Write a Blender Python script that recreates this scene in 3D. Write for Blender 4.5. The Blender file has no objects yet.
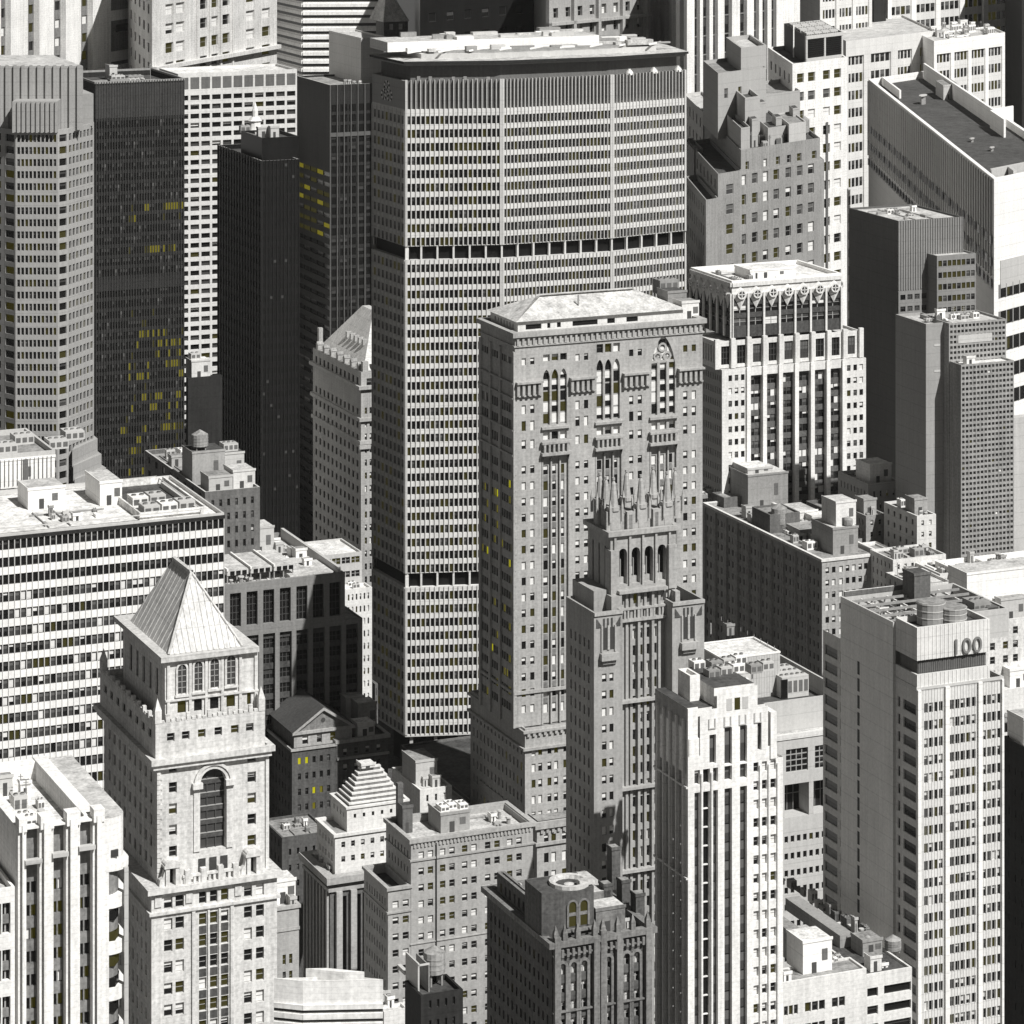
import bpy, math, random
from mathutils import Vector
from mathutils.bvhtree import BVHTree

# ------------------------------------------------------------------ camera, sky, sun, exposure
FPX = 3205.0      # focal length in pixels of the 1024 px frame
YH = -250.0       # image row of the horizon (above the frame)
HC = 340.0        # height of the viewpoint (observation deck)
GA = math.radians(23.2)   # turn of the street grid
scene = bpy.context.scene
cam_d = bpy.data.cameras.new('camera')
cam = bpy.data.objects.new('camera', cam_d)
scene.collection.objects.link(cam)
cam.location = (0, 0, HC)
cam.rotation_euler = (math.radians(90), 0, 0)
cam_d.sensor_width = 36.0
cam_d.lens = FPX / 1024.0 * 36.0
cam_d.shift_y = -(512 - YH) / 1024.0
cam_d.clip_start = 1.0
cam_d.clip_end = 30000.0
scene.camera = cam

SUN_AZ = math.degrees(-math.pi / 2 + GA) + 18.0    # angle of the direction to the sun, from +X
SUN_EL = 49.0
world = bpy.data.worlds.new('World')
scene.world = world
world.use_nodes = True
wn = world.node_tree.nodes
wl = world.node_tree.links
wn.clear()
sky = wn.new('ShaderNodeTexSky')
sky.sky_type = 'NISHITA'
sky.sun_disc = False
sky.sun_elevation = math.radians(SUN_EL)
sky.sun_rotation = math.radians(90 - SUN_AZ)
sky.air_density = 0.55
sky.dust_density = 0.2
sky.altitude = 300
bw = wn.new('ShaderNodeRGBToBW')
tint = wn.new('ShaderNodeMix')
tint.data_type = 'RGBA'
tint.blend_type = 'MULTIPLY'
tint.inputs[0].default_value = 1.0
tint.inputs[7].default_value = (1.0, 0.985, 0.955, 1)
bg = wn.new('ShaderNodeBackground')
bg.inputs[1].default_value = 0.05
wo = wn.new('ShaderNodeOutputWorld')
wl.new(sky.outputs[0], bw.inputs[0])
wl.new(bw.outputs[0], tint.inputs[6])
wl.new(tint.outputs[2], bg.inputs[0])
wl.new(bg.outputs[0], wo.inputs[0])
sd = bpy.data.lights.new('sun', 'SUN')
sd.energy = 5.0
sd.angle = math.radians(0.5)
sd.color = (1.0, 0.99, 0.97)
sun = bpy.data.objects.new('sun', sd)
scene.collection.objects.link(sun)
sdir = Vector((math.cos(math.radians(SUN_AZ)) * math.cos(math.radians(SUN_EL)),
               math.sin(math.radians(SUN_AZ)) * math.cos(math.radians(SUN_EL)),
               math.sin(math.radians(SUN_EL))))
sun.rotation_euler = sdir.to_track_quat('Z', 'Y').to_euler()
sun.location = (200, -200, 600)
scene.view_settings.view_transform = 'Standard'
scene.view_settings.look = 'None'
scene.view_settings.exposure = 0.3
scene.view_settings.gamma = 1.0
scene.cycles.max_bounces = 5
scene.cycles.diffuse_bounces = 3
scene.cycles.glossy_bounces = 2

# ------------------------------------------------------------------ materials
MATS = {}


def grey(a):
    return (a, a * 0.99, a * 0.965, 1.0)


def mat(name, alb, rough=0.85, kind='stone', var=0.25, emit=None, spec=0.25):
    """procedural grey material; var is how strongly dirt, streaks and grain vary it"""
    if name in MATS:
        return MATS[name]
    m = bpy.data.materials.new(name)
    m.use_nodes = True
    nt = m.node_tree
    N, L = nt.nodes, nt.links
    b = N['Principled BSDF']
    b.inputs['Roughness'].default_value = rough
    b.inputs['Specular IOR Level'].default_value = spec
    col = grey(alb) if not isinstance(alb, tuple) else alb + (1.0,)
    if kind == 'flat':
        b.inputs['Base Color'].default_value = col
    else:
        geo = N.new('ShaderNodeNewGeometry')
        n1 = N.new('ShaderNodeTexNoise')
        n1.inputs['Scale'].default_value = 0.09 if kind != 'roof' else 0.16
        n1.inputs['Detail'].default_value = 7
        n1.inputs['Roughness'].default_value = 0.65
        L.new(geo.outputs['Position'], n1.inputs['Vector'])
        mp = N.new('ShaderNodeMapping')
        mp.inputs['Scale'].default_value = (1.3, 1.3, 0.05) if kind not in ('roof',) else (0.5, 0.5, 0.5)
        L.new(geo.outputs['Position'], mp.inputs['Vector'])
        n2 = N.new('ShaderNodeTexNoise')
        n2.inputs['Scale'].default_value = 1.0
        n2.inputs['Detail'].default_value = 4
        L.new(mp.outputs[0], n2.inputs['Vector'])
        n3 = N.new('ShaderNodeTexNoise')
        n3.inputs['Scale'].default_value = 1.7
        n3.inputs['Detail'].default_value = 2
        L.new(geo.outputs['Position'], n3.inputs['Vector'])
        a1 = N.new('ShaderNodeMath'); a1.operation = 'ADD'
        L.new(n1.outputs[0], a1.inputs[0]); L.new(n2.outputs[0], a1.inputs[1])
        a2 = N.new('ShaderNodeMath'); a2.operation = 'ADD'
        L.new(a1.outputs[0], a2.inputs[0]); L.new(n3.outputs[0], a2.inputs[1])
        mr = N.new('ShaderNodeMapRange')
        mr.inputs['From Min'].default_value = 1.05
        mr.inputs['From Max'].default_value = 1.95
        mr.inputs['To Min'].default_value = 1.0 - var * 1.3
        mr.inputs['To Max'].default_value = 1.0 + var * 0.8
        L.new(a2.outputs[0], mr.inputs['Value'])
        last = mr.outputs[0]
        if kind in ('stone', 'brick', 'metal'):
            # courses of masonry: fine horizontal joints
            sx = N.new('ShaderNodeSeparateXYZ')
            L.new(geo.outputs['Position'], sx.inputs[0])
            w = N.new('ShaderNodeMath'); w.operation = 'MULTIPLY'
            w.inputs[1].default_value = {'stone': 1.1, 'brick': 2.6, 'metal': 0.27}[kind]
            L.new(sx.outputs[2], w.inputs[0])
            fr = N.new('ShaderNodeMath'); fr.operation = 'FRACT'
            L.new(w.outputs[0], fr.inputs[0])
            lt = N.new('ShaderNodeMath'); lt.operation = 'LESS_THAN'
            lt.inputs[1].default_value = 0.12 if kind != 'metal' else 0.05
            L.new(fr.outputs[0], lt.inputs[0])
            j = N.new('ShaderNodeMath'); j.operation = 'MULTIPLY'
            j.inputs[1].default_value = -0.10 if kind != 'metal' else -0.16
            L.new(lt.outputs[0], j.inputs[0])
            ad = N.new('ShaderNodeMath'); ad.operation = 'ADD'
            L.new(j.outputs[0], ad.inputs[0]); L.new(last, ad.inputs[1])
            last = ad.outputs[0]
        mx = N.new('ShaderNodeMix'); mx.data_type = 'RGBA'; mx.blend_type = 'MULTIPLY'
        mx.inputs[0].default_value = 1.0
        mx.inputs[6].default_value = col
        L.new(last, mx.inputs[7])
        L.new(mx.outputs[2], b.inputs['Base Color'])
    if emit:
        b.inputs['Emission Color'].default_value = emit[0] + (1.0,)
        b.inputs['Emission Strength'].default_value = emit[1]
    MATS[name] = m
    return m


mat('white_stone', 0.76, var=0.22)
mat('white_paint', 0.78, kind='metal', var=0.14)
mat('cream_stone', 0.60, var=0.32)
mat('pale_stone', 0.66, var=0.2)
mat('pale_panel', 0.62, kind='metal', var=0.16)
mat('tan_brick', 0.36, kind='brick', var=0.22)
mat('lime_stone', 0.37, var=0.26)
mat('grey_stone', 0.30, var=0.3)
mat('grey_brick', 0.33, kind='brick', var=0.22)
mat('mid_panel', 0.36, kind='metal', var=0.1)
mat('concrete', 0.46, kind='metal', var=0.12)
mat('precast', 0.62, kind='metal', var=0.16)
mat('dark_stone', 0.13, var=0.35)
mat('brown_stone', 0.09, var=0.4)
mat('dark_panel', 0.03, rough=0.6, kind='metal', var=0.3, spec=0.06)
mat('bronze', 0.05, rough=0.6, kind='metal', var=0.3, spec=0.1)
mat('black_glass', 0.012, rough=0.3, kind='metal', var=0.3, spec=0.2)
mat('black_metal', 0.02, rough=0.4, kind='metal', var=0.3)
mat('slab_grey', 0.10, kind='metal', var=0.14)
mat('spandrel_grey', 0.20, kind='stone', var=0.4)
mat('spandrel_dark', 0.07, kind='stone', var=0.5)
mat('louvre', 0.13, kind='metal', var=0.2)
mat('alu', 0.5, rough=0.5, kind='metal', var=0.1)
mat('steel', 0.28, rough=0.6, kind='metal', var=0.2)
mat('roof_white', 0.68, kind='roof', var=0.45)
mat('roof_light', 0.50, kind='roof', var=0.45)
mat('roof_mid', 0.27, kind='roof', var=0.5)
mat('roof_dark', 0.075, kind='roof', var=0.55)
mat('roof_slate', 0.07, kind='brick', var=0.3)
mat('roof_metal', 0.54, rough=0.6, kind='metal', var=0.3)
mat('asphalt', 0.05, kind='roof', var=0.4)
mat('paving', 0.07, kind='roof', var=0.3)
mat('road_paint', 0.75, kind='flat')
mat('tank_wood', 0.30, kind='metal', var=0.4)
mat('glass_dark', 0.010, rough=0.12, kind='flat', spec=0.3)
mat('glass_grey', 0.11, rough=0.25, kind='flat', spec=0.4)
mat('glass_mid', 0.05, rough=0.2, kind='flat', spec=0.4)
mat('blind', 0.68, kind='metal', var=0.12)
mat('frame_light', 0.30, kind='flat')  # tone lowered so frames stand in for the shadow outline of the reveals
mat('frame_dark', 0.06, kind='flat')
mat('lit_dim', (0.02, 0.018, 0.004), kind='flat', emit=((1.0, 0.86, 0.04), 0.017))
mat('lit_mid', (0.02, 0.018, 0.004), kind='flat', emit=((1.0, 0.86, 0.03), 0.12))
mat('lit_bright', (0.02, 0.018, 0.004), kind='flat', emit=((1.0, 0.93, 0.0), 0.42))
mat('lettering', 0.18, kind='flat')

# ------------------------------------------------------------------ mesh builder
coll = scene.collection


class MB:
    def __init__(s):
        s.v = []; s.f = []; s.m = []; s.mats = []

    def mi(s, m):
        if m not in s.mats:
            s.mats.append(m)
        return s.mats.index(m)

    def q(s, pts, m):
        n = len(s.v)
        s.v.extend([tuple(p) for p in pts])
        s.f.append(tuple(range(n, n + len(pts))))
        s.m.append(s.mi(m))

    def build(s, name, parent=None, loc=None):
        me = bpy.data.meshes.new(name)
        me.from_pydata(s.v, [], s.f)
        for m in s.mats:
            me.materials.append(MATS[m])
        if s.f: me.polygons.foreach_set('material_index', s.m)
        me.update()
        o = bpy.data.objects.new(name, me)
        coll.objects.link(o)
        if parent is not None:
            o.parent = parent
        if loc is not None:
            o.location = loc
        return o


UNIT = {'STD': ((math.cos(GA), math.sin(GA)), (-math.sin(GA), math.cos(GA)))}


def axes(xr, xl):
    """horizontal directions whose vanishing points fall at image columns xr and xl"""
    a = Vector((xr - 512, FPX)).normalized() if xr > 512 else -Vector((xr - 512, FPX)).normalized()
    c = Vector((xl - 512, FPX)).normalized()
    return (tuple(a), tuple(c))


class FR:
    """a vertical face: origin, unit run direction, outward normal, length"""
    def __init__(s, o, ex, L):
        s.o = o; s.ex = ex; s.n = (ex[1], -ex[0]); s.L = L

    def p(s, a, z, d=0.0):
        return (s.o[0] + s.ex[0] * a + s.n[0] * d, s.o[1] + s.ex[1] * a + s.n[1] * d, z)


BUILDINGS = []
OCC_V = []; OCC_F = []
rng = random.Random(7)
GROUPS = {'office_tower': 'office towers of midtown', 'stone_tower': 'stone towers of midtown',
          'low_building': 'lower buildings between the towers', 'stone_building': 'stone buildings between the towers'}


class Bd:
    def __init__(s, name, label, cat, cx, cy, Y, ax='STD', seed=None):
        s.name = name
        s.Y = Y; s.X = (cx - 512) * Y / FPX
        s.uv = UNIT[ax] if isinstance(ax, str) else ax
        s.root = bpy.data.objects.new(name, None)
        s.root.location = (s.X, s.Y, 0)
        s.root['label'] = label
        s.root['category'] = cat
        if name in GROUPS:
            s.root['group'] = GROUPS[name]
        s.root.empty_display_size = 5
        coll.objects.link(s.root)
        s.top = HC - (cy - YH) * Y / FPX
        s.walls = MB()
        s.recs = []
        s.s = FPX / Y
        s.r = random.Random(seed if seed is not None else len(BUILDINGS) + 11)
        BUILDINGS.append(s)

    # pixel <-> local
    def U(s, px, v=0.0):
        (ux, uy), (vx, vy) = s.uv
        k = (px - 512) / FPX
        return (k * (s.Y + v * vy) - s.X - v * vx) / (ux - k * uy)

    def V(s, px, u=0.0):
        (ux, uy), (vx, vy) = s.uv
        k = (px - 512) / FPX
        return (k * (s.Y + u * uy) - s.X - u * ux) / (vx - k * vy)

    def Z(s, py, u=0.0, v=0.0):
        (ux, uy), (vx, vy) = s.uv
        return HC - (py - YH) * (s.Y + u * uy + v * vy) / FPX

    def H(s, px):           # pixel height -> metres at the near corner's distance
        return px / s.s

    def P(s, u, v, z):
        (ux, uy), (vx, vy) = s.uv
        return (u * ux + v * vx, u * uy + v * vy, z)

    def fr(s, u0, v0, u1, v1):
        a = Vector(s.P(u0, v0, 0)[:2]); c = Vector(s.P(u1, v1, 0)[:2])
        d = c - a
        return FR(tuple(a), tuple(d.normalized()), d.length)

    def front(s, u0, u1, v):
        return s.fr(u0, v, u1, v)

    def left(s, u, v0, v1):
        return s.fr(u, v1, u, v0)

    def right(s, u, v0, v1):
        return s.fr(u, v0, u, v1)

    def back(s, u0, u1, v):
        return s.fr(u1, v, u0, v)

    def box(s, part, u0, u1, v0, v1, z0, z1, m, mb=None, top=None):
        own = mb is None
        if own:
            mb = MB()
        P = s.P
        c = [(u0, v0), (u1, v0), (u1, v1), (u0, v1)]
        for i in range(4):
            a, b = c[i], c[(i + 1) % 4]
            mb.q([P(a[0], a[1], z0), P(b[0], b[1], z0), P(b[0], b[1], z1), P(a[0], a[1], z1)], m)
        mb.q([P(*k, z1) for k in c], top or m)
        mb.q([P(*k, z0) for k in reversed(c)], m)
        if own:
            return mb.build(part, s.root)

    def prism(s, part, pts, z0, z1, m, mb=None, top=None, z2=None):
        """pts in local (u, v), counter-clockwise seen from above"""
        own = mb is None
        if own:
            mb = MB()
        n = len(pts)
        for i in range(n):
            a, b = pts[i], pts[(i + 1) % n]
            mb.q([s.P(*a, z0), s.P(*b, z0), s.P(*b, z1), s.P(*a, z1)], m)
        mb.q([s.P(*k, z1) for k in pts], top or m)
        mb.q([s.P(*k, z0) for k in reversed(pts)], m)
        if own:
            return mb.build(part, s.root)

    def ring(s, part, u0, u1, v0, v1, z0, z1, m, proj=0.5, inner=0.5, mb=None):
        own = mb is None
        if own:
            mb = MB()
        P = s.P
        o = [(u0 - proj, v0 - proj), (u1 + proj, v0 - proj), (u1 + proj, v1 + proj), (u0 - proj, v1 + proj)]
        i_ = [(u0 + inner, v0 + inner), (u1 - inner, v0 + inner), (u1 - inner, v1 - inner), (u0 + inner, v1 - inner)]
        for k in range(4):
            a, b = o[k], o[(k + 1) % 4]
            c, d = i_[k], i_[(k + 1) % 4]
            mb.q([P(*a, z0), P(*b, z0), P(*b, z1), P(*a, z1)], m)
            mb.q([P(*a, z1), P(*b, z1), P(*d, z1), P(*c, z1)], m)
            mb.q([P(*b, z0), P(*a, z0), P(*c, z0), P(*d, z0)], m)
            mb.q([P(*d, z0), P(*c, z0), P(*c, z1), P(*d, z1)], m)
        if own:
            return mb.build(part, s.root)

    def skin(s, fr, z0, z1, cols, rows, rec, m, a0=0.0, a1=None, d=0.0, rm=None, keep=None):
        """wall plane with real openings; rows and cols ascending"""
        mb = s.walls
        L = fr.L if a1 is None else a1
        rm = rm or m
        zc = z0
        for ri, (c, t) in enumerate(rows):
            if c > zc + 1e-4:
                mb.q([fr.p(a0, zc, d), fr.p(L, zc, d), fr.p(L, c, d), fr.p(a0, c, d)], m)
            ac = a0
            for ci, (a, b) in enumerate(cols):
                if keep and not keep(ci, ri):
                    continue
                if a > ac + 1e-4:
                    mb.q([fr.p(ac, c, d), fr.p(a, c, d), fr.p(a, t, d), fr.p(ac, t, d)], m)
                e = d - rec
                mb.q([fr.p(a, c, d), fr.p(b, c, d), fr.p(b, c, e), fr.p(a, c, e)], rm)
                mb.q([fr.p(a, t, e), fr.p(b, t, e), fr.p(b, t, d), fr.p(a, t, d)], rm)
                mb.q([fr.p(a, c, d), fr.p(a, c, e), fr.p(a, t, e), fr.p(a, t, d)], rm)
                mb.q([fr.p(b, c, e), fr.p(b, c, d), fr.p(b, t, d), fr.p(b, t, e)], rm)
                ac = b
            if L > ac + 1e-4:
                mb.q([fr.p(ac, c, d), fr.p(L, c, d), fr.p(L, t, d), fr.p(ac, t, d)], m)
            zc = t
        if z1 > zc + 1e-4:
            mb.q([fr.p(a0, zc, d), fr.p(L, zc, d), fr.p(L, z1, d), fr.p(a0, z1, d)], m)

    def win(s, fr, a, b, c, t, d, style, wt, vis=True):
        ks = list(wt.keys())
        v = s.r.choices(ks, [wt[k] for k in ks])[0]
        s.recs.append((fr, a, b, c, t, d, style, v, vis))

    def face(s, fr, z0, z1, sp, m, vis=True, d=0.0):
        """a facade from a spec dict (None: blank wall)"""
        if not sp:
            s.walls.q([fr.p(0, z0, d), fr.p(fr.L, z0, d), fr.p(fr.L, z1, d), fr.p(0, z1, d)], m)
            return
        L = fr.L
        cols = sp.get('cols')
        if cols is None:
            mg = sp.get('m', 0.8)
            n = sp.get('n') or max(1, round((L - 2 * mg) / sp['p']))
            pit = (L - 2 * mg) / n
            wf = sp.get('wf', 0.5)
            cols = []
            pr = sp.get('pair')
            for i in range(n):
                x = mg + (i + 0.5) * pit
                hw = pit * wf / 2
                if pr:
                    cols.append((x - hw, x - pr / 2)); cols.append((x + pr / 2, x + hw))
                else:
                    cols.append((x - hw, x + hw))
        cols = [c for c in cols if c[0] >= -0.01 and c[1] <= L + 0.01]
        rec = sp.get('rec', 0.35)
        st = sp.get('st', 'pane'); wt = sp.get('wt', WT_OFFICE)
        if 'strip' in sp:
            # deep vertical strips with spandrels and windows inside
            zt = z1 - s.H(sp.get('top', 4)); zb = z0 + sp.get('foot', 0.0)
            sd_ = sp['strip']
            s.skin(fr, z0, z1, cols, [(zb, zt)], sd_, m, d=d)
            rows = s.rows(zb, zt, sp)
            for (a, b) in cols:
                k = sp.get('split', 1)
                g = sp.get('gap', 0.15)
                w = (b - a) / k
                cc = [(a + i * w + g / 2, a + (i + 1) * w - g / 2) for i in range(k)]
                s.skin(fr, zb, zt, cc, rows, rec, sp.get('sm', 'spandrel_grey'), a0=a, a1=b, d=d - sd_)
                for (c, t) in rows:
                    for (p, q) in cc:
                        s.win(fr, p, q, c, t, d - sd_ - rec, st, wt, vis)
            return
        rows = s.rows(z0, z1, sp)
        keep = sp.get('keep')
        s.skin(fr, z0, z1, cols, rows, rec, m, d=d, rm=sp.get('rm'), keep=keep)
        for ri, (c, t) in enumerate(rows):
            for ci, (a, b) in enumerate(cols):
                if keep and not keep(ci, ri):
                    continue
                w_ = wt(ci, ri) if callable(wt) else wt
                s.win(fr, a, b, c, t, d - rec, st, w_, vis)

    def rows(s, z0, z1, sp):
        fh = s.H(sp['fp']) if 'fp' in sp else sp['fh']
        hf = sp.get('hf', 0.5)
        zt = z1 - s.H(sp.get('tp', sp.get('fp', 0) * 0.3))
        out = []
        skip = sp.get('skip', ())
        k = 0
        while zt - fh * hf > z0 + sp.get('low', 0.3):
            if k not in skip:
                out.append((zt - fh * hf, zt))
            zt -= fh
            k += 1
            if 'nr' in sp and k >= sp['nr']:
                break
        out.reverse()
        return out

    def block(s, u0, u1, v0, v1, z0, z1, m, f=None, l=None, r='f', b=None, roof='roof_mid', par=1.0, pw=0.45, pm=None):
        if r == 'f':
            r = f if (f and 'cols' not in f) else None
        s.face(s.front(u0, u1, v0), z0, z1, f, m)
        s.face(s.left(u0, v0, v1), z0, z1, l, m)
        s.face(s.right(u1, v0, v1), z0, z1, r, m, vis=False)
        s.face(s.back(u0, u1, v1), z0, z1, b, m, vis=False)
        P = s.P
        o = [(u0, v0), (u1, v0), (u1, v1), (u0, v1)]
        i_ = [(u0 + pw, v0 + pw), (u1 - pw, v0 + pw), (u1 - pw, v1 - pw), (u0 + pw, v1 - pw)]
        mb = s.walls
        pm = pm or m
        for k in range(4):
            a, c = o[k], o[(k + 1) % 4]
            e, g = i_[k], i_[(k + 1) % 4]
            mb.q([P(*a, z1), P(*c, z1), P(*g, z1), P(*e, z1)], pm)
            mb.q([P(*g, z1 - par), P(*e, z1 - par), P(*e, z1), P(*g, z1)], m)
        if roof:
            rb = MB()
            rb.q([P(*k, z1 - par) for k in i_], roof)
            rb.build('roof', s.root)
        # occluder for the visibility ranking
        n = len(OCC_V)
        for z in (z0, z1 - par):
            for k in o:
                p = P(*k, z)
                OCC_V.append((p[0] + s.X, p[1] + s.Y, p[2]))
        e = 0.0
        OCC_F.extend([(n + 4, n + 5, n + 6, n + 7), (n, n + 1, n + 5, n + 4), (n + 1, n + 2, n + 6, n + 5),
                      (n + 2, n + 3, n + 7, n + 6), (n + 3, n, n + 4, n + 7)])
        return z1 - par

    def T(s, pxn, py, pxr, v=0.0, pxl=None, z0=0.0, m='grey_stone', depth=None, **k):
        """tier from pixels: near corner column and row, right end column, left end column"""
        u0 = s.U(pxn, v); u1 = s.U(pxr, v)
        v1 = s.V(pxl, u0) if pxl is not None else v + depth
        z1 = s.Z(py, u0, v)
        s.block(u0, u1, v, v1, z0, z1, m, **k)
        return (u0, u1, v, v1, z1)

    def fc(s, pairs, u0, v=0.0):
        return [(s.U(a, v) - u0, s.U(b, v) - u0) for a, b in pairs]

    # ---- roof clutter, each a part of the building
    def unit(s, u, v, z, w, d, h, m='alu', part='air_unit'):
        mb = MB()
        s.box(None, u, u + w, v, v + d, z, z + h, m, mb=mb)
        n = max(2, int(w / 1.3))
        for i in range(n):        # fan cowls and side louvres
            cx = u + w * (i + 0.5) / n; rr = min(w / n, d) * 0.32
            pts = [(cx + rr * math.cos(t), v + d / 2 + rr * math.sin(t)) for t in [j * math.pi / 4 for j in range(8)]]
            s.prism(None, pts, z + h, z + h + 0.3, 'steel', mb=mb, top='glass_mid')
            s.box(None, u + w * (i + 0.15) / n, u + w * (i + 0.85) / n, v - 0.05, v, z + h * 0.25, z + h * 0.8, 'louvre', mb=mb)
        return mb.build(part, s.root)

    def hut(s, u, v, z, w, d, h, m='concrete', part='stair_hut', top='roof_mid'):
        mb = MB()
        s.box(None, u, u + w, v, v + d, z, z + h, m, mb=mb, top=top)
        s.box(None, u - .15, u + w + .15, v - .15, v, z + h - .35, z + h + .25, m, mb=mb)
        s.box(None, u - .15, u, v, v + d, z + h - .35, z + h + .25, m, mb=mb)
        dw = min(1.1, w * 0.3)
        s.box(None, u + w * .3, u + w * .3 + dw, v - .06, v, z, z + min(2.2, h * .7), 'frame_dark', mb=mb)
        if w > 4:
            s.box(None, u + w * .65, u + w * .65 + 1.3, v - .06, v, z + h * .35, z + h * .7, 'louvre', mb=mb)
        return mb.build(part, s.root)

    def tank(s, u, v, z, r=2.2, h=4.2, leg=2.2):
        mb = MB()
        for a in (0.8, 2.4, 3.9, 5.5):
            x, y = u + r * .75 * math.cos(a), v + r * .75 * math.sin(a)
            s.box(None, x - .15, x + .15, y - .15, y + .15, z, z + leg, 'steel', mb=mb)
        N = 14
        cyl = [(u + r * math.cos(i * 2 * math.pi / N), v + r * math.sin(i * 2 * math.pi / N)) for i in range(N)]
        s.prism(None, cyl, z + leg, z + leg + h, 'tank_wood', mb=mb)
        for hz in (.2, .45, .7):
            c2 = [(u + (r + .06) * math.cos(i * 2 * math.pi / N), v + (r + .06) * math.sin(i * 2 * math.pi / N)) for i in range(N)]
            s.prism(None, c2, z + leg + h * hz, z + leg + h * hz + .12, 'steel', mb=mb)
        for i in range(N):
            a, b = cyl[i], cyl[(i + 1) % N]
            mb.q([s.P(*a, z + leg + h + .01), s.P(*b, z + leg + h + .01), s.P(u, v, z + leg + h + r * .6)], 'roof_mid')
        return mb.build('water_tank', s.root)

    def duct(s, u0, v0, u1, v1, z, w=0.8, h=0.8, m='alu'):
        if abs(u1 - u0) > abs(v1 - v0):
            return s.box('duct', u0, u1, v0, v0 + w, z, z + h, m)
        return s.box('duct', u0, u0 + w, v0, v1, z, z + h, m)

    def vent(s, u, v, z, r=.4, h=1.2):
        mb = MB()
        pts = [(u + r * math.cos(t), v + r * math.sin(t)) for t in [j * math.pi / 4 for j in range(8)]]
        s.prism(None, pts, z, z + h, 'steel', mb=mb)
        pts = [(u + 1.5 * r * math.cos(t), v + 1.5 * r * math.sin(t)) for t in [j * math.pi / 4 for j in range(8)]]
        s.prism(None, pts, z + h, z + h + .3, 'alu', mb=mb)
        return mb.build('roof_vent', s.root)

    def clutter(s, u0, u1, v0, v1, z, n, seed=0, big=4.0, tank=0, mats=('alu', 'concrete', 'steel', 'white_paint', 'tan_brick')):
        r = random.Random(seed * 31 + 5)
        W, D = u1 - u0, v1 - v0
        placed = []
        for i in range(int(n * 1.6)):
            for _ in range(20):
                w = r.uniform(.35, 1) * min(big, W * .4); d = r.uniform(.35, 1) * min(big, D * .3); h = r.uniform(.8, 3.0) * min(1.2, big / 4)
                u = r.uniform(u0 + .8, max(u0 + .9, u1 - w - .8)); v = r.uniform(v0 + .8, max(v0 + .9, v1 - d - .8))
                if all(u + w < p[0] or u > p[1] or v + d < p[2] or v > p[3] for p in placed):
                    break
            else:
                continue
            placed.append((u - .3, u + w + .3, v - .3, v + d + .3))
            k = r.random()
            if k < .4:
                s.unit(u, v, z, w, d, h, r.choice(mats))
            elif k < .62:
                s.hut(u, v, z, w, d, h + .8, r.choice(mats))
            elif k < .85:
                if r.random() < .5:
                    s.duct(u, v, u + w * 1.6, v, z, .7, .7, r.choice(mats))
                else:
                    s.duct(u, v, u, v + d * 2, z, .7, .7, r.choice(mats))
            elif k < .93:
                s.vent(u + .5, v + .5, z, r.uniform(.3, .7), r.uniform(.8, 2))
            else:
                mb = MB()
                s.box(None, u, u + .14, v, v + .14, z, z + h + 2.6, 'steel', mb=mb)
                s.box(None, u - .7, u + .8, v, v + .1, z + h + 1.6, z + h + 1.7, 'steel', mb=mb)
                s.box(None, u - .4, u + .5, v, v + .1, z + h + 2.1, z + h + 2.2, 'steel', mb=mb)
                mb.build('antenna', s.root)
        if W > 8 and D > 8:      # thin pipe runs and a hatch
            for q in range(3):
                pv_ = v0 + D * r.uniform(.1, .9); pu_ = u0 + W * r.uniform(.1, .9)
                if q % 2:
                    s.box('pipe', u0 + .6, u1 - .6, pv_, pv_ + .22, z + .1, z + .35, 'steel')
                else:
                    s.box('pipe', pu_, pu_ + .22, v0 + .6, v1 - .6, z + .1, z + .35, 'steel')
        for i in range(tank):
            s.tank(u0 + W * r.uniform(.25, .75), v0 + D * r.uniform(.25, .75), z)

    def dentils(s, fr, z, h, d, pit, w, m, part='dentil_course'):
        mb = MB()
        n = int(fr.L / pit)
        off = (fr.L - n * pit) / 2
        for i in range(n):
            a = off + i * pit + (pit - w) / 2
            bx(mb, fr, a, a + w, z, z + h, 0, d, m)
        return mb.build(part, s.root)

    def archfill(s, fr, a, b, zs, zt, m, d=0.0, th=0.35, pointed=False, mb=None):
        """fills the corners over an arch whose opening is a..b, springing zs, top zt"""
        mb = mb or s.walls
        N = 10
        pts = []
        mid = (a + b) / 2; hw = (b - a) / 2
        for i in range(N + 1):
            x = a + (b - a) * i / N
            t = abs(x - mid) / hw
            if pointed:
                zz = zs + (zt - zs) * max(0.0, 1 - t ** 1.6) ** 0.75
            else:
                zz = zs + (zt - zs) * math.sqrt(max(0, 1 - t * t))
            pts.append((x, zz))
        for (x0, y0), (x1, y1) in zip(pts, pts[1:]):
            mb.q([fr.p(x0, y0, d), fr.p(x1, y1, d), fr.p(x1, zt, d), fr.p(x0, zt, d)], m)
            mb.q([fr.p(x0, y0, d - th), fr.p(x1, y1, d - th), fr.p(x1, y1, d), fr.p(x0, y0, d)], m)


def bx(mb, fr, a, b, c, t, d0, d1, m):
    """box on a face: run a..b, height c..t, outward d0..d1"""
    p = fr.p
    mb.q([p(a, c, d1), p(b, c, d1), p(b, t, d1), p(a, t, d1)], m)
    mb.q([p(a, c, d0), p(a, c, d1), p(a, t, d1), p(a, t, d0)], m)
    mb.q([p(b, c, d1), p(b, c, d0), p(b, t, d0), p(b, t, d1)], m)
    mb.q([p(a, t, d1), p(b, t, d1), p(b, t, d0), p(a, t, d0)], m)
    mb.q([p(a, c, d0), p(b, c, d0), p(b, c, d1), p(a, c, d1)], m)


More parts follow.
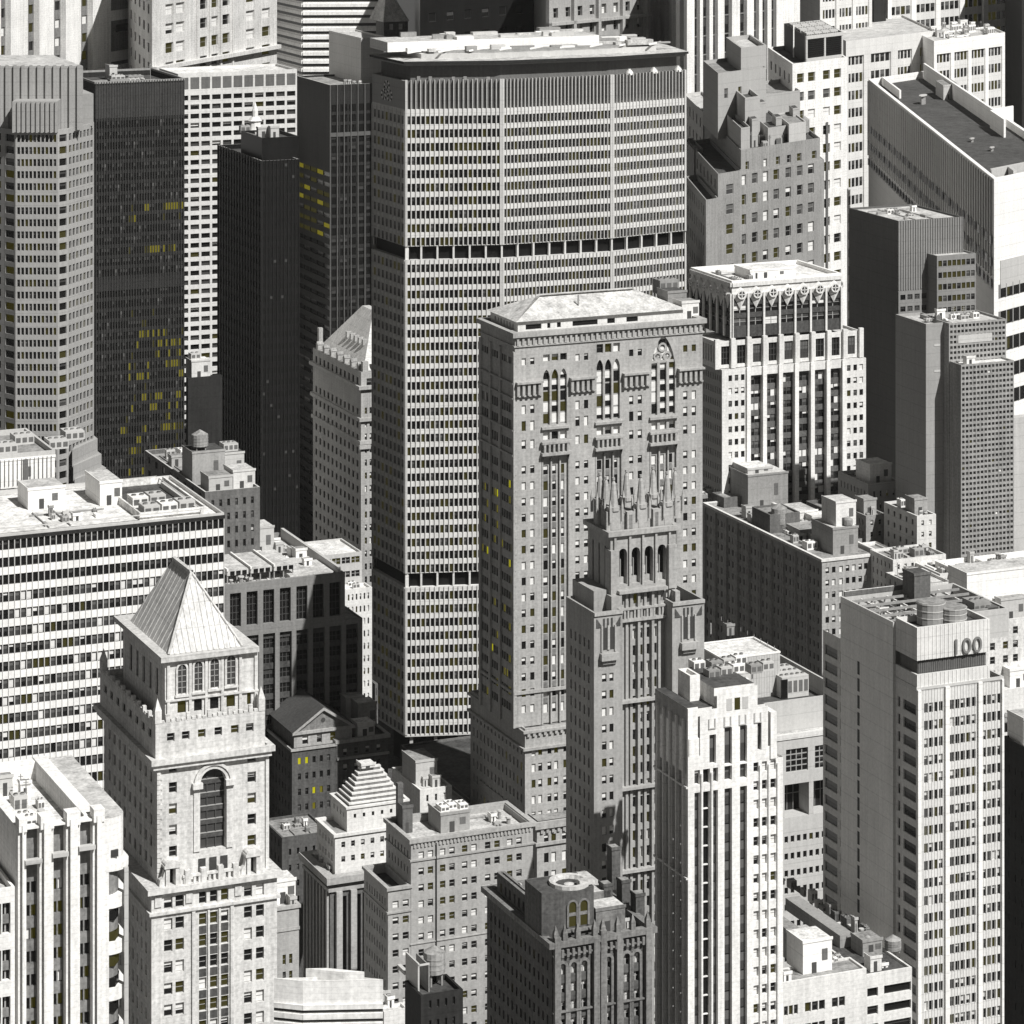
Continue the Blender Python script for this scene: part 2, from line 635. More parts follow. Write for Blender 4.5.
# window mixes: d dark, g grey, m mid, b blind down, h blind half down, o dim lit, y lit, Y bright lit
WT_OFFICE = {'d': 6, 'm': 3, 'g': 1.5, 'b': 1, 'h': 1.2, 'o': 1.2}
WT_STONE = {'d': 3, 'm': 1, 'h': 5, 'b': 2.2, 'o': 1.6, 'l': 1}
WT_DARK = {'d': 8, 'm': 3, 'o': .3, 'g': .3}
WT_SHADE = {'d': 6, 'm': 2, 'g': 1.6, 'b': .6}
WT_LIT = {'d': 6, 'm': 1, 'o': 2, 'y': 1.6}
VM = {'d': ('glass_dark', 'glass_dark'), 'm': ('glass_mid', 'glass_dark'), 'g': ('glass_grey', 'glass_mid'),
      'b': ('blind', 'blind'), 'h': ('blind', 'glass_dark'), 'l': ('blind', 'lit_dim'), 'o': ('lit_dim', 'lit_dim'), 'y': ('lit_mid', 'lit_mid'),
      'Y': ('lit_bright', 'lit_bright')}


def win_quads(w, h, style, v, frac=0.5):
    """list of (points, material) for a window w by h in its own x-z plane, facing -y"""
    top, bot = VM[v]
    out = []

    def q(x0, x1, z0, z1, m, y=0.0):
        out.append(([(x0, y, z0), (x1, y, z0), (x1, y, z1), (x0, y, z1)], m))
    def bar(x0, x1, z0, z1, m, y=-.06):
        q(x0, x1, z0, z1, m, y)
        out.append(([(x0, 0, z1), (x0, y, z1), (x1, y, z1), (x1, 0, z1)], m))
        out.append(([(x0, y, z0), (x0, y, z1), (x0, 0, z1), (x0, 0, z0)], m))
        out.append(([(x1, 0, z0), (x1, 0, z1), (x1, y, z1), (x1, y, z0)], m))
    if v == 'h':
        zz = h * (1 - frac)
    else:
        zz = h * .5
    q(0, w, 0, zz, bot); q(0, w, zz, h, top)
    if style == 'sash':
        f = min(.10, w * .07)
        fm = 'frame_light'
        bar(0, f, 0, h, fm); bar(w - f, w, 0, h, fm); bar(f, w - f, 0, f, fm); bar(f, w - f, h - f, h, fm)
        bar(f, w - f, h * .5 - f * .5, h * .5 + f * .5, fm)
    elif style == 'pair':
        f = .12
        bar(w / 2 - f, w / 2 + f, 0, h, 'frame_light'); bar(0, w, h - f, h, 'frame_light')
        bar(0, w / 2 - f, h * .5 - .06, h * .5 + .06, 'frame_light')
        bar(w / 2 + f, w, h * .5 - .06, h * .5 + .06, 'frame_light')
    elif style == 'grid':
        f = .08
        for k in (1, 2):
            bar(w * k / 3 - f, w * k / 3 + f, 0, h, 'frame_dark')
        n = max(2, int(h / 1.6))
        for k in range(1, n):
            q(0, w, h * k / n - f, h * k / n + f, 'frame_dark', -.07)
    elif style == 'dark':
        f = .07
        bar(0, f, 0, h, 'frame_dark'); bar(w - f, w, 0, h, 'frame_dark'); bar(f, w - f, 0, f, 'frame_dark')
    return out


WCACHE = {}


def window_mesh(w, h, style, v, k):
    key = (round(w, 2), round(h, 2), style, v, k)
    if key not in WCACHE:
        mb = MB()
        for pts, m in win_quads(w, h, style, v, (0.35, 0.5, 0.65)[k]):
            mb.q(pts, m)
        me = bpy.data.meshes.new('window')
        me.from_pydata(mb.v, [], mb.f)
        for m in mb.mats:
            me.materials.append(MATS[m])
        me.polygons.foreach_set('material_index', mb.m)
        WCACHE[key] = me
    return WCACHE[key]


def finish():
    bvh = BVHTree.FromPolygons(OCC_V, OCC_F)
    eye = Vector((0, 0, HC))
    for b in BUILDINGS:
        if b.walls.f:
            b.walls.build('wall', b.root)
        sc = []
        for i, rc in enumerate(b.recs):
            fr, a, e, c, t, d, style, v, vis = rc
            score = 0
            if vis:
                p = Vector(fr.p((a + e) / 2, (c + t) / 2, d + .8)) + Vector((b.X, b.Y, 0))
                px = 512 + FPX * p.x / p.y; py = YH + FPX * (HC - p.z) / p.y
                if -4 < px < 1028 and -4 < py < 1028:
                    dr = p - eye
                    L = dr.length
                    dr.normalize()
                    hit = bvh.ray_cast(eye, dr, L - 1.5)
                    face_on = abs(fr.n[0] * dr.x + fr.n[1] * dr.y)
                    score = (e - a) * (t - c) * face_on / p.y ** 2 * 1e6
                    if hit[0] is not None:
                        score *= 1e-4
            sc.append((score, i))
        sc.sort(key=lambda x: -x[0])
        solo = set(i for s_, i in sc[:100])
        if len(sc) > 100:
            # the rest only as one part
            pass
        rest = MB()
        rr = random.Random(3)
        for i, rc in enumerate(b.recs):
            fr, a, e, c, t, d, style, v, vis = rc
            k = rr.randrange(3)
            if i in solo:
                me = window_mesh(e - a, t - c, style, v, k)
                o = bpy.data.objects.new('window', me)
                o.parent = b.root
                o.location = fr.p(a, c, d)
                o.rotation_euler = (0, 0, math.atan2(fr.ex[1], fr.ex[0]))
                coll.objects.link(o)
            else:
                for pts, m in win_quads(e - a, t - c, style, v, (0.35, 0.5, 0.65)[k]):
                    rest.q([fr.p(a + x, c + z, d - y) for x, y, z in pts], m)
        if rest.f:
            o = rest.build('window', b.root)
            o['kind'] = 'stuff'


PLANT = {'air_unit', 'stair_hut', 'water_tank', 'duct', 'roof_vent', 'chimney', 'plant_room', 'penthouse', 'lift_house', 'cooling_tower',
         'beam', 'antenna', 'pipe', 'dish', 'lantern', 'roof_rail', 'chimney_stack', 'vent', 'roof_screen'}


def reparent_plant():
    """roof equipment becomes a sub-part of the roof it stands on"""
    for b in BUILDINGS:
        kids = [o for o in b.root.children if o.type == 'MESH']
        roofs = []
        for o in kids:
            if o.name.split('.')[0] in ('roof', 'roof_deck', 'roof_slab') and len(o.data.vertices):
                xs = [v.co.x for v in o.data.vertices]; ys = [v.co.y for v in o.data.vertices]; zs = [v.co.z for v in o.data.vertices]
                roofs.append((o, min(xs), max(xs), min(ys), max(ys), max(zs)))
        for o in kids:
            if o.name.split('.')[0] in PLANT and roofs and len(o.data.vertices):
                n = len(o.data.vertices)
                cx = sum(v.co.x for v in o.data.vertices) / n; cy = sum(v.co.y for v in o.data.vertices) / n
                zm = min(v.co.z for v in o.data.vertices)
                best = min(roofs, key=lambda r: abs(zm - r[5]) + (0 if r[1] - 1 < cx < r[2] + 1 and r[3] - 1 < cy < r[4] + 1 else 100))
                o.parent = best[0]


def setting(name, mb, kind='structure'):
    o = mb.build(name)
    o['kind'] = kind
    return o


# ------------------------------------------------------------------ ground and streets
g = MB()
g.q([(-1100, -300, 0), (1400, -300, 0), (1400, 2300, 0), (-1100, 2300, 0)], 'paving')
setting('ground', g)
_u, _v = UNIT['STD']


def gp(a, b, z):
    return (_u[0] * a + _v[0] * b, _u[1] * a + _v[1] * b, z)


rd = MB(); pv = MB(); ln = MB()
for k in range(-4, 6):            # cross streets
    b0 = 560 + k * 80
    rd.q([gp(-500, b0, .012), gp(900, b0, .012), gp(900, b0 + 11, .012), gp(-500, b0 + 11, .012)], 'asphalt')
    ln.q([gp(-500, b0 + 5.4, .03), gp(900, b0 + 5.4, .03), gp(900, b0 + 5.6, .03), gp(-500, b0 + 5.6, .03)], 'road_paint')
setting('street', rd)
rd = MB()
for a0 in (80, 240, 420, 610):
    rd.q([gp(a0, 100, .02), gp(a0 + 17, 100, .02), gp(a0 + 17, 2400, .02), gp(a0, 2400, .02)], 'asphalt')
    for x in (5.5, 11):
        ln.q([gp(a0 + x, 100, .035), gp(a0 + x + .2, 100, .035), gp(a0 + x + .2, 2400, .035), gp(a0 + x, 2400, .035)], 'road_paint')
setting('avenue', rd)
setting('road_marking', ln)

# one closed box of even, pale haze round everything, added to lift the blacks
hz = MB()
hx0, hx1, hy0, hy1, hz0, hz1 = -1300, 1600, -500, 2500, -1.0, 352.0
hc = [(hx0, hy0), (hx1, hy0), (hx1, hy1), (hx0, hy1)]
hm = bpy.data.materials.new('haze')
hm.use_nodes = True
hn = hm.node_tree.nodes
hn.clear()
pvn = hn.new('ShaderNodeVolumePrincipled')
pvn.inputs['Color'].default_value = (0.93, 0.925, 0.90, 1)
pvn.inputs['Density'].default_value = 0.000016
pvn.inputs['Anisotropy'].default_value = 0.1
hmo = hn.new('ShaderNodeOutputMaterial')
hm.node_tree.links.new(pvn.outputs[0], hmo.inputs['Volume'])
MATS['haze'] = hm
for i in range(4):
    a, c = hc[i], hc[(i + 1) % 4]
    hz.q([(*a, hz0), (*c, hz0), (*c, hz1), (*a, hz1)], 'haze')
hz.q([(*k, hz1) for k in hc], 'haze')
hz.q([(*k, hz0) for k in reversed(hc)], 'haze')
setting('haze', hz, 'stuff')
scene.cycles.volume_bounces = 0
WORLD = ((1.0, 0.0), (0.0, 1.0))


def facets(b, pts, z0, z1, specs, m, roof='roof_mid', par=1.0, part=None):
    """tower on a polygon plan: pts local (x, y) anticlockwise from above; specs per facet"""
    n = len(pts)
    c = Vector((sum(p[0] for p in pts) / n, sum(p[1] for p in pts) / n))
    for i in range(n):
        p, q = Vector(pts[i]), Vector(pts[(i + 1) % n])
        d = q - p
        fr = FR(tuple(p), tuple(d.normalized()), d.length)
        sp = specs[i] if i < len(specs) else None
        b.face(fr, z0, z1, sp, m, vis=i < len(specs))
    inn = []
    for p in pts:
        d = c - Vector(p)
        inn.append(tuple(Vector(p) + d.normalized() * 0.8))
    for i in range(n):
        p, q, r_, s_ = pts[i], pts[(i + 1) % n], inn[(i + 1) % n], inn[i]
        b.walls.q([(*p, z1), (*q, z1), (*r_, z1), (*s_, z1)], m)
        b.walls.q([(*r_, z1 - par), (*s_, z1 - par), (*s_, z1), (*r_, z1)], m)
    mb = MB()
    mb.q([(*p, z1 - par) for p in inn], roof)
    mb.build('roof', b.root)
    k = len(OCC_V)
    for z in (z0, z1):
        for p in pts:
            OCC_V.append((p[0] + b.X, p[1] + b.Y, z))
    OCC_F.append(tuple(range(k + n, k + 2 * n)))
    for i in range(n):
        j = (i + 1) % n
        OCC_F.append((k + i, k + j, k + n + j, k + n + i))


# ============ white fluted tower, bottom left
b = Bd('office_tower', 'white fluted tower with rounded corner balconies, lowest on the left edge', 'office tower', 18, 829, 509)
z = b.top
W = b.U(98); D = 34.0
sp = dict(cols=b.fc([(26.3, 39.5), (53.5, 66), (80, 92.8)], 0), strip=1.6, split=2, gap=.22, top=2, fp=23.3, hf=.5, tp=56, st='dark',
          wt={'d': 6, 'o': 4, 'b': 1}, rec=.35, sm='spandrel_grey', foot=0)
b.block(0, W, 0, D, 0, z, 'white_stone', f=sp, l=None, r=None, roof='roof_white', par=3.2, pw=1.8)
mb = MB()
for p0, p1 in ((18.3, 26.3), (40, 53.4), (66.3, 79.8), (93, 104)):
    b.box(None, b.U(p0), b.U(p1), -.5, 1.9, z - .5, z + 1.6, 'white_stone', mb=mb)
    b.box(None, b.U(p0) + .5, b.U(p1) - .5, -.7, -.5, 0, z + .6, 'white_stone', mb=mb)
mb.build('pier', b.root)
for p0, p1 in ((26.3, 39.5), (53.5, 66), (80, 92.8)):
    b.box('ledge', b.U(p0) - .3, b.U(p1) + .3, -.7, .5, b.Z(866 - (p0 - 18) * .12), b.Z(862 - (p0 - 18) * .12), 'concrete')
b.clutter(2.5, W - 3, 3, D - 3, z - 3.2, 14, 4, big=4, mats=('white_paint', 'alu', 'roof_white'))
mb = MB()
b.box(None, W - 1.8, W + .5, 2, D, z - 3, z + .2, 'white_stone', mb=mb)
mb.build('roof_wall', b.root)
# right wing with rounded corner
W1 = b.U(108.5); W2 = b.U(128)


def rcorner(u0, ux, R, v1, grow=0.0, n=6):
    pts = [(u0, -grow)]
    for i in range(n + 1):
        t = -math.pi / 2 + math.pi / 2 * i / n
        pts.append((ux - R + (R + grow) * math.cos(t), R + (R + grow) * math.sin(t)))
    pts += [(ux + grow, v1), (u0, v1)]
    return pts


zt = b.Z(820, W, 0)
R = 3.2
core = rcorner(W, W2 - .8, R, D, 0)
b.prism('corner_bay', core, 0, b.Z(871, W, 0), 'spandrel_grey')
b.prism('wing_block', rcorner(W, W2, R, D), b.Z(871, W, 0), zt, 'white_stone', top='roof_light')
b.box('wing_wall', W, W1, -.25, D - .1, 0, zt - .05, 'white_stone')
mb = MB()
zz = b.Z(871, W, 0)
per = b.H(46.7)
b.prism(None, rcorner(W1 - .5, W2 + .6, R, D, .3), b.Z(873, W, 0), b.Z(866, W, 0), 'white_stone', mb=mb)
mb.build('balcony', b.root)
for k in range(12):
    za = b.Z(897, W, 0) - k * per
    if za < 4: break
    b.prism('balcony', rcorner(W1 - .5, W2 + .3, R, D, .2), za - b.H(13.5), za, 'white_stone')
    for dz in (15, 36):
        wz = za - b.H(dz + 10.5)
        b.prism('window', rcorner(W1 + 1.1, W2 - .7, R, D * .8, 0.03), wz, wz + b.H(9), 'glass_dark' if (k + dz) % 4 else 'lit_dim')
    for j in range(4):
        t = -1.3 + j * .42
        x, y = W2 - .8 - R + (R + .1) * math.cos(t), R + (R + .1) * math.sin(t)
        b.box(None, x - .1, x + .1, y - .1, y + .1, za - b.H(46), za - b.H(13), 'concrete', mb=mb)
mbm = MB()
b.box(None, W1 + 2.6, W1 + 3.3, -.12, .4, 0, zz, 'concrete', mb=mbm)
mbm.build('mullion', b.root)
bw0 = b.U(111, 0)
b.box('window', bw0, bw0 + 1.2, -.08, .3, b.Z(859, W, 0), b.Z(852, W, 0), 'glass_mid')
# left wing
L0 = b.U(-40); L1 = b.U(17)
zl = b.Z(886, L1, 0)
b.block(L0, L1 - .4, -.2, D - 2, 0, zl, 'white_stone',
        f=dict(n=5, m=.6, wf=.86, fp=46.7, hf=.66, tp=15, st='pair', rec=.9, wt={'o': 3, 'd': 5}), r=None, roof='roof_light')
b.box('spandrel', L0, L1 - .4, -.12, .1, 0, zl - b.H(50), 'white_stone') if False else None
for k in range(6):
    zc = zl - b.H(15 + 46.7 * k)
    b.box('spandrel', L0 + .7, L1 - 1.2, .3, .6, zc - b.H(21.5), zc - b.H(12.5), 'spandrel_grey')

# ============ pyramid-roofed stone tower
b = Bd('stone_tower', 'tall cream stone tower with a steep metal pyramid roof and a big arched window', 'stone tower', 165, 655, 560)
b.root.name = 'pyramid_roof_tower'
S = 'cream_stone'
ze = b.top
u1 = b.U(252); v1 = b.V(118, 0)
# storey box under the roof
b.T(165, 657, 258, 0, 123, z0=b.Z(735), m=S, roof=None, par=.5,
    f=dict(cols=b.fc([(177.5, 186), (194, 202), (210, 218.5), (226.5, 235), (247, 251)], 0), fp=40, hf=.30, tp=46, nr=1, st='dark', wt={'o': 4, 'd': 3}),
    l=dict(n=5, m=3, wf=.4, fp=60, hf=.45, tp=18, nr=1, st='dark', wt=WT_SHADE))
f = b.front(0, b.U(258), 0)
mb = MB()
for a, c in ((177.5, 186), (194, 202), (210, 218.5), (226.5, 235)):
    A, C = b.U(a), b.U(c)
    zt_ = b.Z(667 - (a - 165) * .07); zb_ = b.Z(696 - (a - 165) * .07)
    wmb = MB()
    hw = (C - A) / 2
    n = 8
    arc = [((A + C) / 2 + hw * math.cos(t), zt_ - hw + hw * math.sin(t)) for t in [math.pi * i / n for i in range(n + 1)]]
    poly = [(A, zb_), (C, zb_)] + arc
    wmb.q([f.p(x, zz_, .05) for x, zz_ in poly], 'glass_mid')
    for j in range(1, 5):
        zz_ = zb_ + (zt_ - zb_) * j / 5
        bx(wmb, f, A, C, zz_ - .05, zz_ + .05, .05, .14, 'frame_light')
    bx(wmb, f, (A + C) / 2 - .06, (A + C) / 2 + .06, zb_, zt_, .05, .14, 'frame_light')
    wmb.build('arched_window', b.root)
    # surround
    for x0, x1 in ((A - .35, A), (C, C + .35)):
        bx(mb, f, x0, x1, zb_ - .3, zt_ - hw, 0, .3, S)
    for i in range(n):
        t0, t1 = math.pi * i / n, math.pi * (i + 1) / n
        q = [((A + C) / 2 + rr * math.cos(t), zt_ - hw + rr * math.sin(t)) for rr, t in ((hw, t0), (hw + .35, t0), (hw + .35, t1), (hw, t1))]
        mb.q([f.p(x, zz_, .3) for x, zz_ in q], S)
    bx(mb, f, A - .5, C + .5, zb_ - .6, zb_ - .25, 0, .5, S)
for px in (168, 190, 206, 222, 240, 255.5):
    bx(mb, f, b.U(px) - .25, b.U(px) + .25, b.Z(730), b.Z(660), 0, .35, S)
bx(mb, f, 0, f.L, b.Z(702), b.Z(700), 0, .4, S)
mb.build('window_surround', b.root)
# eave and roof
eu0, eu1, ev0, ev1 = b.U(169, .4), b.U(242, .4), .4, b.V(131, b.U(169, .4))
eR, eV = b.U(257.5), b.V(119, 0)
z0 = b.Z(656)
b.box('eave', -1.0, eR, -1.0, eV, z0 - .9, z0, 'roof_metal')
mb = MB()
ru = b.U(191.5, (ev1) * .32); 
# near ridge end: find v so that it stands in the middle of the width
cu = (eu0 + eu1) / 2
z0 = z0 + .02
va = b.V(191.5, cu); za = b.Z(573, cu, va)
vb = b.V(173.5, cu); zb_ = b.Z(559, cu, vb)
zb_ = za
RA = (cu, va, za); RB = (cu, vb, za)
c0, c1, c2, c3 = (eu0, ev0, z0), (eu1, ev0, z0), (eu1, ev1 + .5, z0), (eu0, ev1 + .5, z0)


def tri(mb, *pts, m='roof_metal'):
    mb.q([b.P(*p) for p in pts], m)


tri(mb, c0, c1, RA); tri(mb, c1, c2, RB, RA); tri(mb, c2, c3, RB); tri(mb, c3, c0, RA, RB)
rf = mb.build('roof', b.root)
mb = MB()


def seam(p, q, w=.12, m='roof_metal', up=.14):
    p = Vector(b.P(*p)); q = Vector(b.P(*q))
    d = (q - p).normalized()
    s_ = d.cross(Vector((0, 0, 1))).normalized() * w
    n = s_.cross(d).normalized() * up
    if n.z < 0: n = -n
    mb.q([p - s_ + n, p + s_ + n, q + s_ + n, q - s_ + n], m)
    mb.q([p - s_, p - s_ + n, q - s_ + n, q - s_], m)
    mb.q([p + s_ + n, p + s_, q + s_, q + s_ + n], m)


def lerp(a, c, t):
    return tuple(a[i] + (c[i] - a[i]) * t for i in range(3))


for i in range(1, 13):
    t = i / 13
    e = lerp(c0, c1, t)
    if t < .5: tp = lerp(c0, RA, t * 2)
    else: tp = lerp(RA, c1, (t - .5) * 2)
    seam(e, (e[0], tp[1], tp[2]))
for i in range(1, 12):
    e = lerp(c0, c3, i / 12)
    if e[1] < va:
        k = (e[1] - ev0) / (va - ev0); tp = lerp(c0, RA, k)
    elif e[1] > vb:
        k = (ev1 + .5 - e[1]) / (ev1 + .5 - vb); tp = lerp(c3, RB, k)
    else:
        tp = lerp(RA, RB, (e[1] - va) / (vb - va))
    seam(e, (tp[0], e[1], tp[2]), w=.06, up=.07)
seam(RA, RB, .35, up=.5); seam(c0, RA, .2, up=.25); seam(c1, RA, .2, up=.25)
mb.build('roof_seam', b.root)
# parapet storey with square windows
uT, uR = b.U(155.5, -2.2), b.U(265, -2.2)
vT = b.V(100, uT)
b.block(uT, uR, -2.2, vT, b.Z(760, uT, -2.2), b.Z(724, uT, -2.2), S, roof='roof_mid', par=.8,
        f=dict(cols=[(b.U(p, -2.2) - uT, b.U(p + 7.6, -2.2) - uT) for p in (167, 182, 198, 214.5, 231, 246)], fp=40, hf=.21, tp=11, nr=1, st='sash', wt={'o': 4, 'd': 4, 'h': 2}, rec=.5),
        l=dict(n=8, m=1.5, wf=.5, fp=40, hf=.2, tp=10, nr=1, st='dark', wt=WT_SHADE))
# ornamental cresting on the parapet
mb = MB()
zc = b.Z(724, uT, -2.2)
k = 0
uu = uT
rr = random.Random(5)
while uu < uR - .5:
    h = (.6, .35, .8, .45)[k % 4]
    b.box(None, uu, uu + .7, -2.25, -1.6, zc, zc + h, S, mb=mb)
    if k % 4 == 2:
        N = [(uu + .35 + .45 * math.cos(j * .785), -1.9 + .3 * math.sin(j * .785)) for j in range(8)]
        b.prism(None, N, zc + h, zc + h + .5, S, mb=mb)
    uu += .95; k += 1
vv = -1.5; k = 0
while vv < vT - 1:
    b.box(None, uT - .05, uT + .6, vv, vv + .7, zc, zc + (1.1 if k % 3 == 0 else .5), S, mb=mb)
    vv += 1.1; k += 1
for (pu, pv) in ((uT, -2.2), (uR - 1.1, -2.2), (uT, vT - 1.2)):
    b.box(None, pu - .1, pu + 1.1, pv - .1, pv + 1.1, zc, zc + 2.2, S, mb=mb)
    mb.q([b.P(pu - .1, pv - .1, zc + 2.2), b.P(pu + 1.1, pv - .1, zc + 2.2), b.P(pu + .5, pv + .5, zc + 4.3)], S)
    mb.q([b.P(pu - .1, pv + 1.1, zc + 2.2), b.P(pu - .1, pv - .1, zc + 2.2), b.P(pu + .5, pv + .5, zc + 4.3)], S)
    mb.q([b.P(pu + 1.1, pv - .1, zc + 2.2), b.P(pu + 1.1, pv + 1.1, zc + 2.2), b.P(pu + .5, pv + .5, zc + 4.3)], S)
mb.build('cresting', b.root)
# main cornice
zc = b.Z(759, uT, -2.2)
b.ring('cornice', uT, uR + .6, -2.2, vT, zc - 1.0, zc, S, proj=1.0, inner=.1)
b.ring('cornice', uT, uR + .6, -2.2, vT, zc - 1.9, zc - 1.0, S, proj=.5, inner=.1)
# upper shaft with the great arched window
uA, uB = b.U(157, -1.8), b.U(268.5, -1.8)
vA = b.V(104, uA)
zb0 = b.Z(892, uA, -1.8)
zt0 = zc - 1.9
fr = b.front(uA, uB, -1.8)
A, C = b.U(200, -1.8) - uA, b.U(226, -1.8) - uA
zs, zt_, zlow = b.Z(790, uA, -1.8), b.Z(776, uA, -1.8), b.Z(857, uA, -1.8)
lc = [(b.U(p, -1.8) - uA, b.U(p + 8, -1.8) - uA) for p in (169,)]
rcs = [(b.U(p, -1.8) - uA, b.U(p + 8.5, -1.8) - uA) for p in (247.5,)]
rws = []
for k in range(5):
    t = b.Z(763 + 21.3 * k, uA, -1.8)
    rws.append((t - b.H(11), t))
rws = rws[::-1]
b.skin(fr, zb0, zt0, lc, rws, .5, S, a0=0, a1=A - 1.0)
b.skin(fr, zb0, zt0, rcs, rws, .5, S, a0=C + 1.0)
for (c, t) in rws:
    for a, e in lc + rcs:
        b.win(fr, a, e, c, t, -.5, 'sash', WT_STONE)
b.skin(fr, zb0, zt0, [(A, C)], [(zlow, zt_)], 1.2, S, a0=A - 1.0, a1=C + 1.0)
b.archfill(fr, A, C, zs, zt_, S, th=1.2)
wm = MB()
bx(wm, fr, A, C, zlow, zt_, -1.3, -1.2, 'glass_mid')
for k in range(1, 3):
    x = A + (C - A) * k / 3
    bx(wm, fr, x - .1, x + .1, zlow, zt_, -1.2, -1.0, 'frame_dark')
for k in range(1, 6):
    zz_ = zlow + (zt_ - zlow) * k / 6
    bx(wm, fr, A, C, zz_ - .5, zz_ + .3, -1.2, -.95, 'spandrel_dark')
    bx(wm, fr, A, C, zz_ + .3, zz_ + .42, -1.2, -.9, 'frame_light')
wm.build('arched_window', b.root)
sm = MB()
n = 12; mid = (A + C) / 2; hw = (C - A) / 2
for i in range(n):
    t0, t1 = math.pi * i / n, math.pi * (i + 1) / n
    for r0, r1, d in ((hw + .05, hw + .7, .25), (hw + .7, hw + 1.2, .5)):
        q = [(mid + r_ * math.cos(t), zs + r_ * (zt_ - zs) / hw * math.sin(t)) for r_, t in ((r0, t0), (r1, t0), (r1, t1), (r0, t1))]
        sm.q([fr.p(x, zz_, d) for x, zz_ in q], S)
    q = [(mid + (hw + 1.2) * math.cos(t), zs + (hw + 1.2) * (zt_ - zs) / hw * math.sin(t)) for t in (t0, t1)]
    sm.q([fr.p(q[0][0], q[0][1], .5), fr.p(q[0][0], q[0][1], 0), fr.p(q[1][0], q[1][1], 0), fr.p(q[1][0], q[1][1], .5)], S)
for s0 in (A - 1.2, C + .05):
    bx(sm, fr, s0, s0 + 1.15, zlow, zs, 0, .25, S)
    bx(sm, fr, s0 - .3, s0 + 1.5, zs - .6, zs + .4, 0, .9, S)
bx(sm, fr, 0, .6, zb0, zt0, 0, .3, S)
bx(sm, fr, fr.L - .6, fr.L, zb0, zt0, 0, .3, S)
sm.build('arch_surround', b.root)
k = 0
qm = MB()
zz_ = zb0
while zz_ < zt0 - 1:      # quoins
    bx(qm, fr, 0 - .1, .9 if k % 2 else .5, zz_, zz_ + .75, 0, .42, S)
    zz_ += .85; k += 1
qm.build('quoin', b.root)
b.face(b.left(uA, -1.8, vA), zb0, zt0, dict(n=9, m=2, wf=.4, fp=21.3, hf=.5, tp=8, st='dark', wt=WT_SHADE), S)
b.face(b.right(uB, -1.8, vA), zb0, zt0, dict(n=9, m=2, wf=.4, fp=21.3, hf=.5, tp=8, st='sash', wt=WT_STONE), S, vis=False)
b.face(b.back(uA, uB, vA), zb0, zt0, None, S)
# lower shaft and its cornices and niches
uC, uD = b.U(151.5, -4), b.U(277, -4)
vC = b.V(99, uC)
zc2 = b.Z(889, uC, -4)
b.ring('cornice', uC, uD, -4, vC, zc2 - .9, zc2, S, proj=.9, inner=3)
b.ring('cornice', uC, uD, -4, vC, b.Z(916, uC, -4), b.Z(913, uC, -4), S, proj=.5, inner=.5)
pm = [(164, 172.5), (175.5, 184), (199, 206.5), (210, 217.5), (221, 228.5), (244, 252), (256, 264)]
cols = [(b.U(a, -4) - uC, b.U(e, -4) - uC) for a, e in pm]
sp = dict(cols=cols, fp=21.4, hf=.56, tp=5, st='sash', rec=.45,
          wt=lambda c, r: {'o': 6, 'd': 3, 'b': 2.5, 'h': 1} if 2 <= c <= 4 else {'b': 4, 'd': 4, 'h': 3, 'o': 4})
b.block(uC, uD, -4, vC, 0, zc2 - .9, S, f=sp, r=dict(p=5, wf=.4, fp=21.8, hf=.5, st='sash', wt=WT_STONE), roof=None, par=.3,
        l=dict(n=11, m=2, wf=.36, fp=21.8, hf=.5, tp=32, st='sash', wt={'d': 4, 'm': 3, 'g': 2, 'b': .8}))
fr2 = b.front(uC, uD, -4)
om = MB()
for a, e in ((191, 198), (229.5, 235)):      # pilasters framing the middle bays
    bx(om, fr2, b.U(a, -4) - uC + .1, b.U(a, -4) - uC + .7, 0, b.Z(917, uC, -4), 0, .35, S)
for a in (207.4, 218.3):
    bx(om, fr2, b.U(a, -4) - uC, b.U(a, -4) - uC + .35, 0, b.Z(918, uC, -4), 0, .3, S)
for a in (158, 189, 238):
    bx(om, fr2, b.U(a, -4) - uC - .6, b.U(a, -4) - uC + .6, b.Z(908, uC, -4), b.Z(897, uC, -4), 0, .25, S)
zw = zc2 - .9 - b.H(26.4)
while zw > 3:
    for a, e in cols[2:5]:
        bx(om, fr2, a, e, zw - b.H(21.4) + .15, zw - b.H(21.4 * .56) - .1, -.02, .03, 'spandrel_dark')
    zw -= b.H(21.4)
om.build('pilaster', b.root)
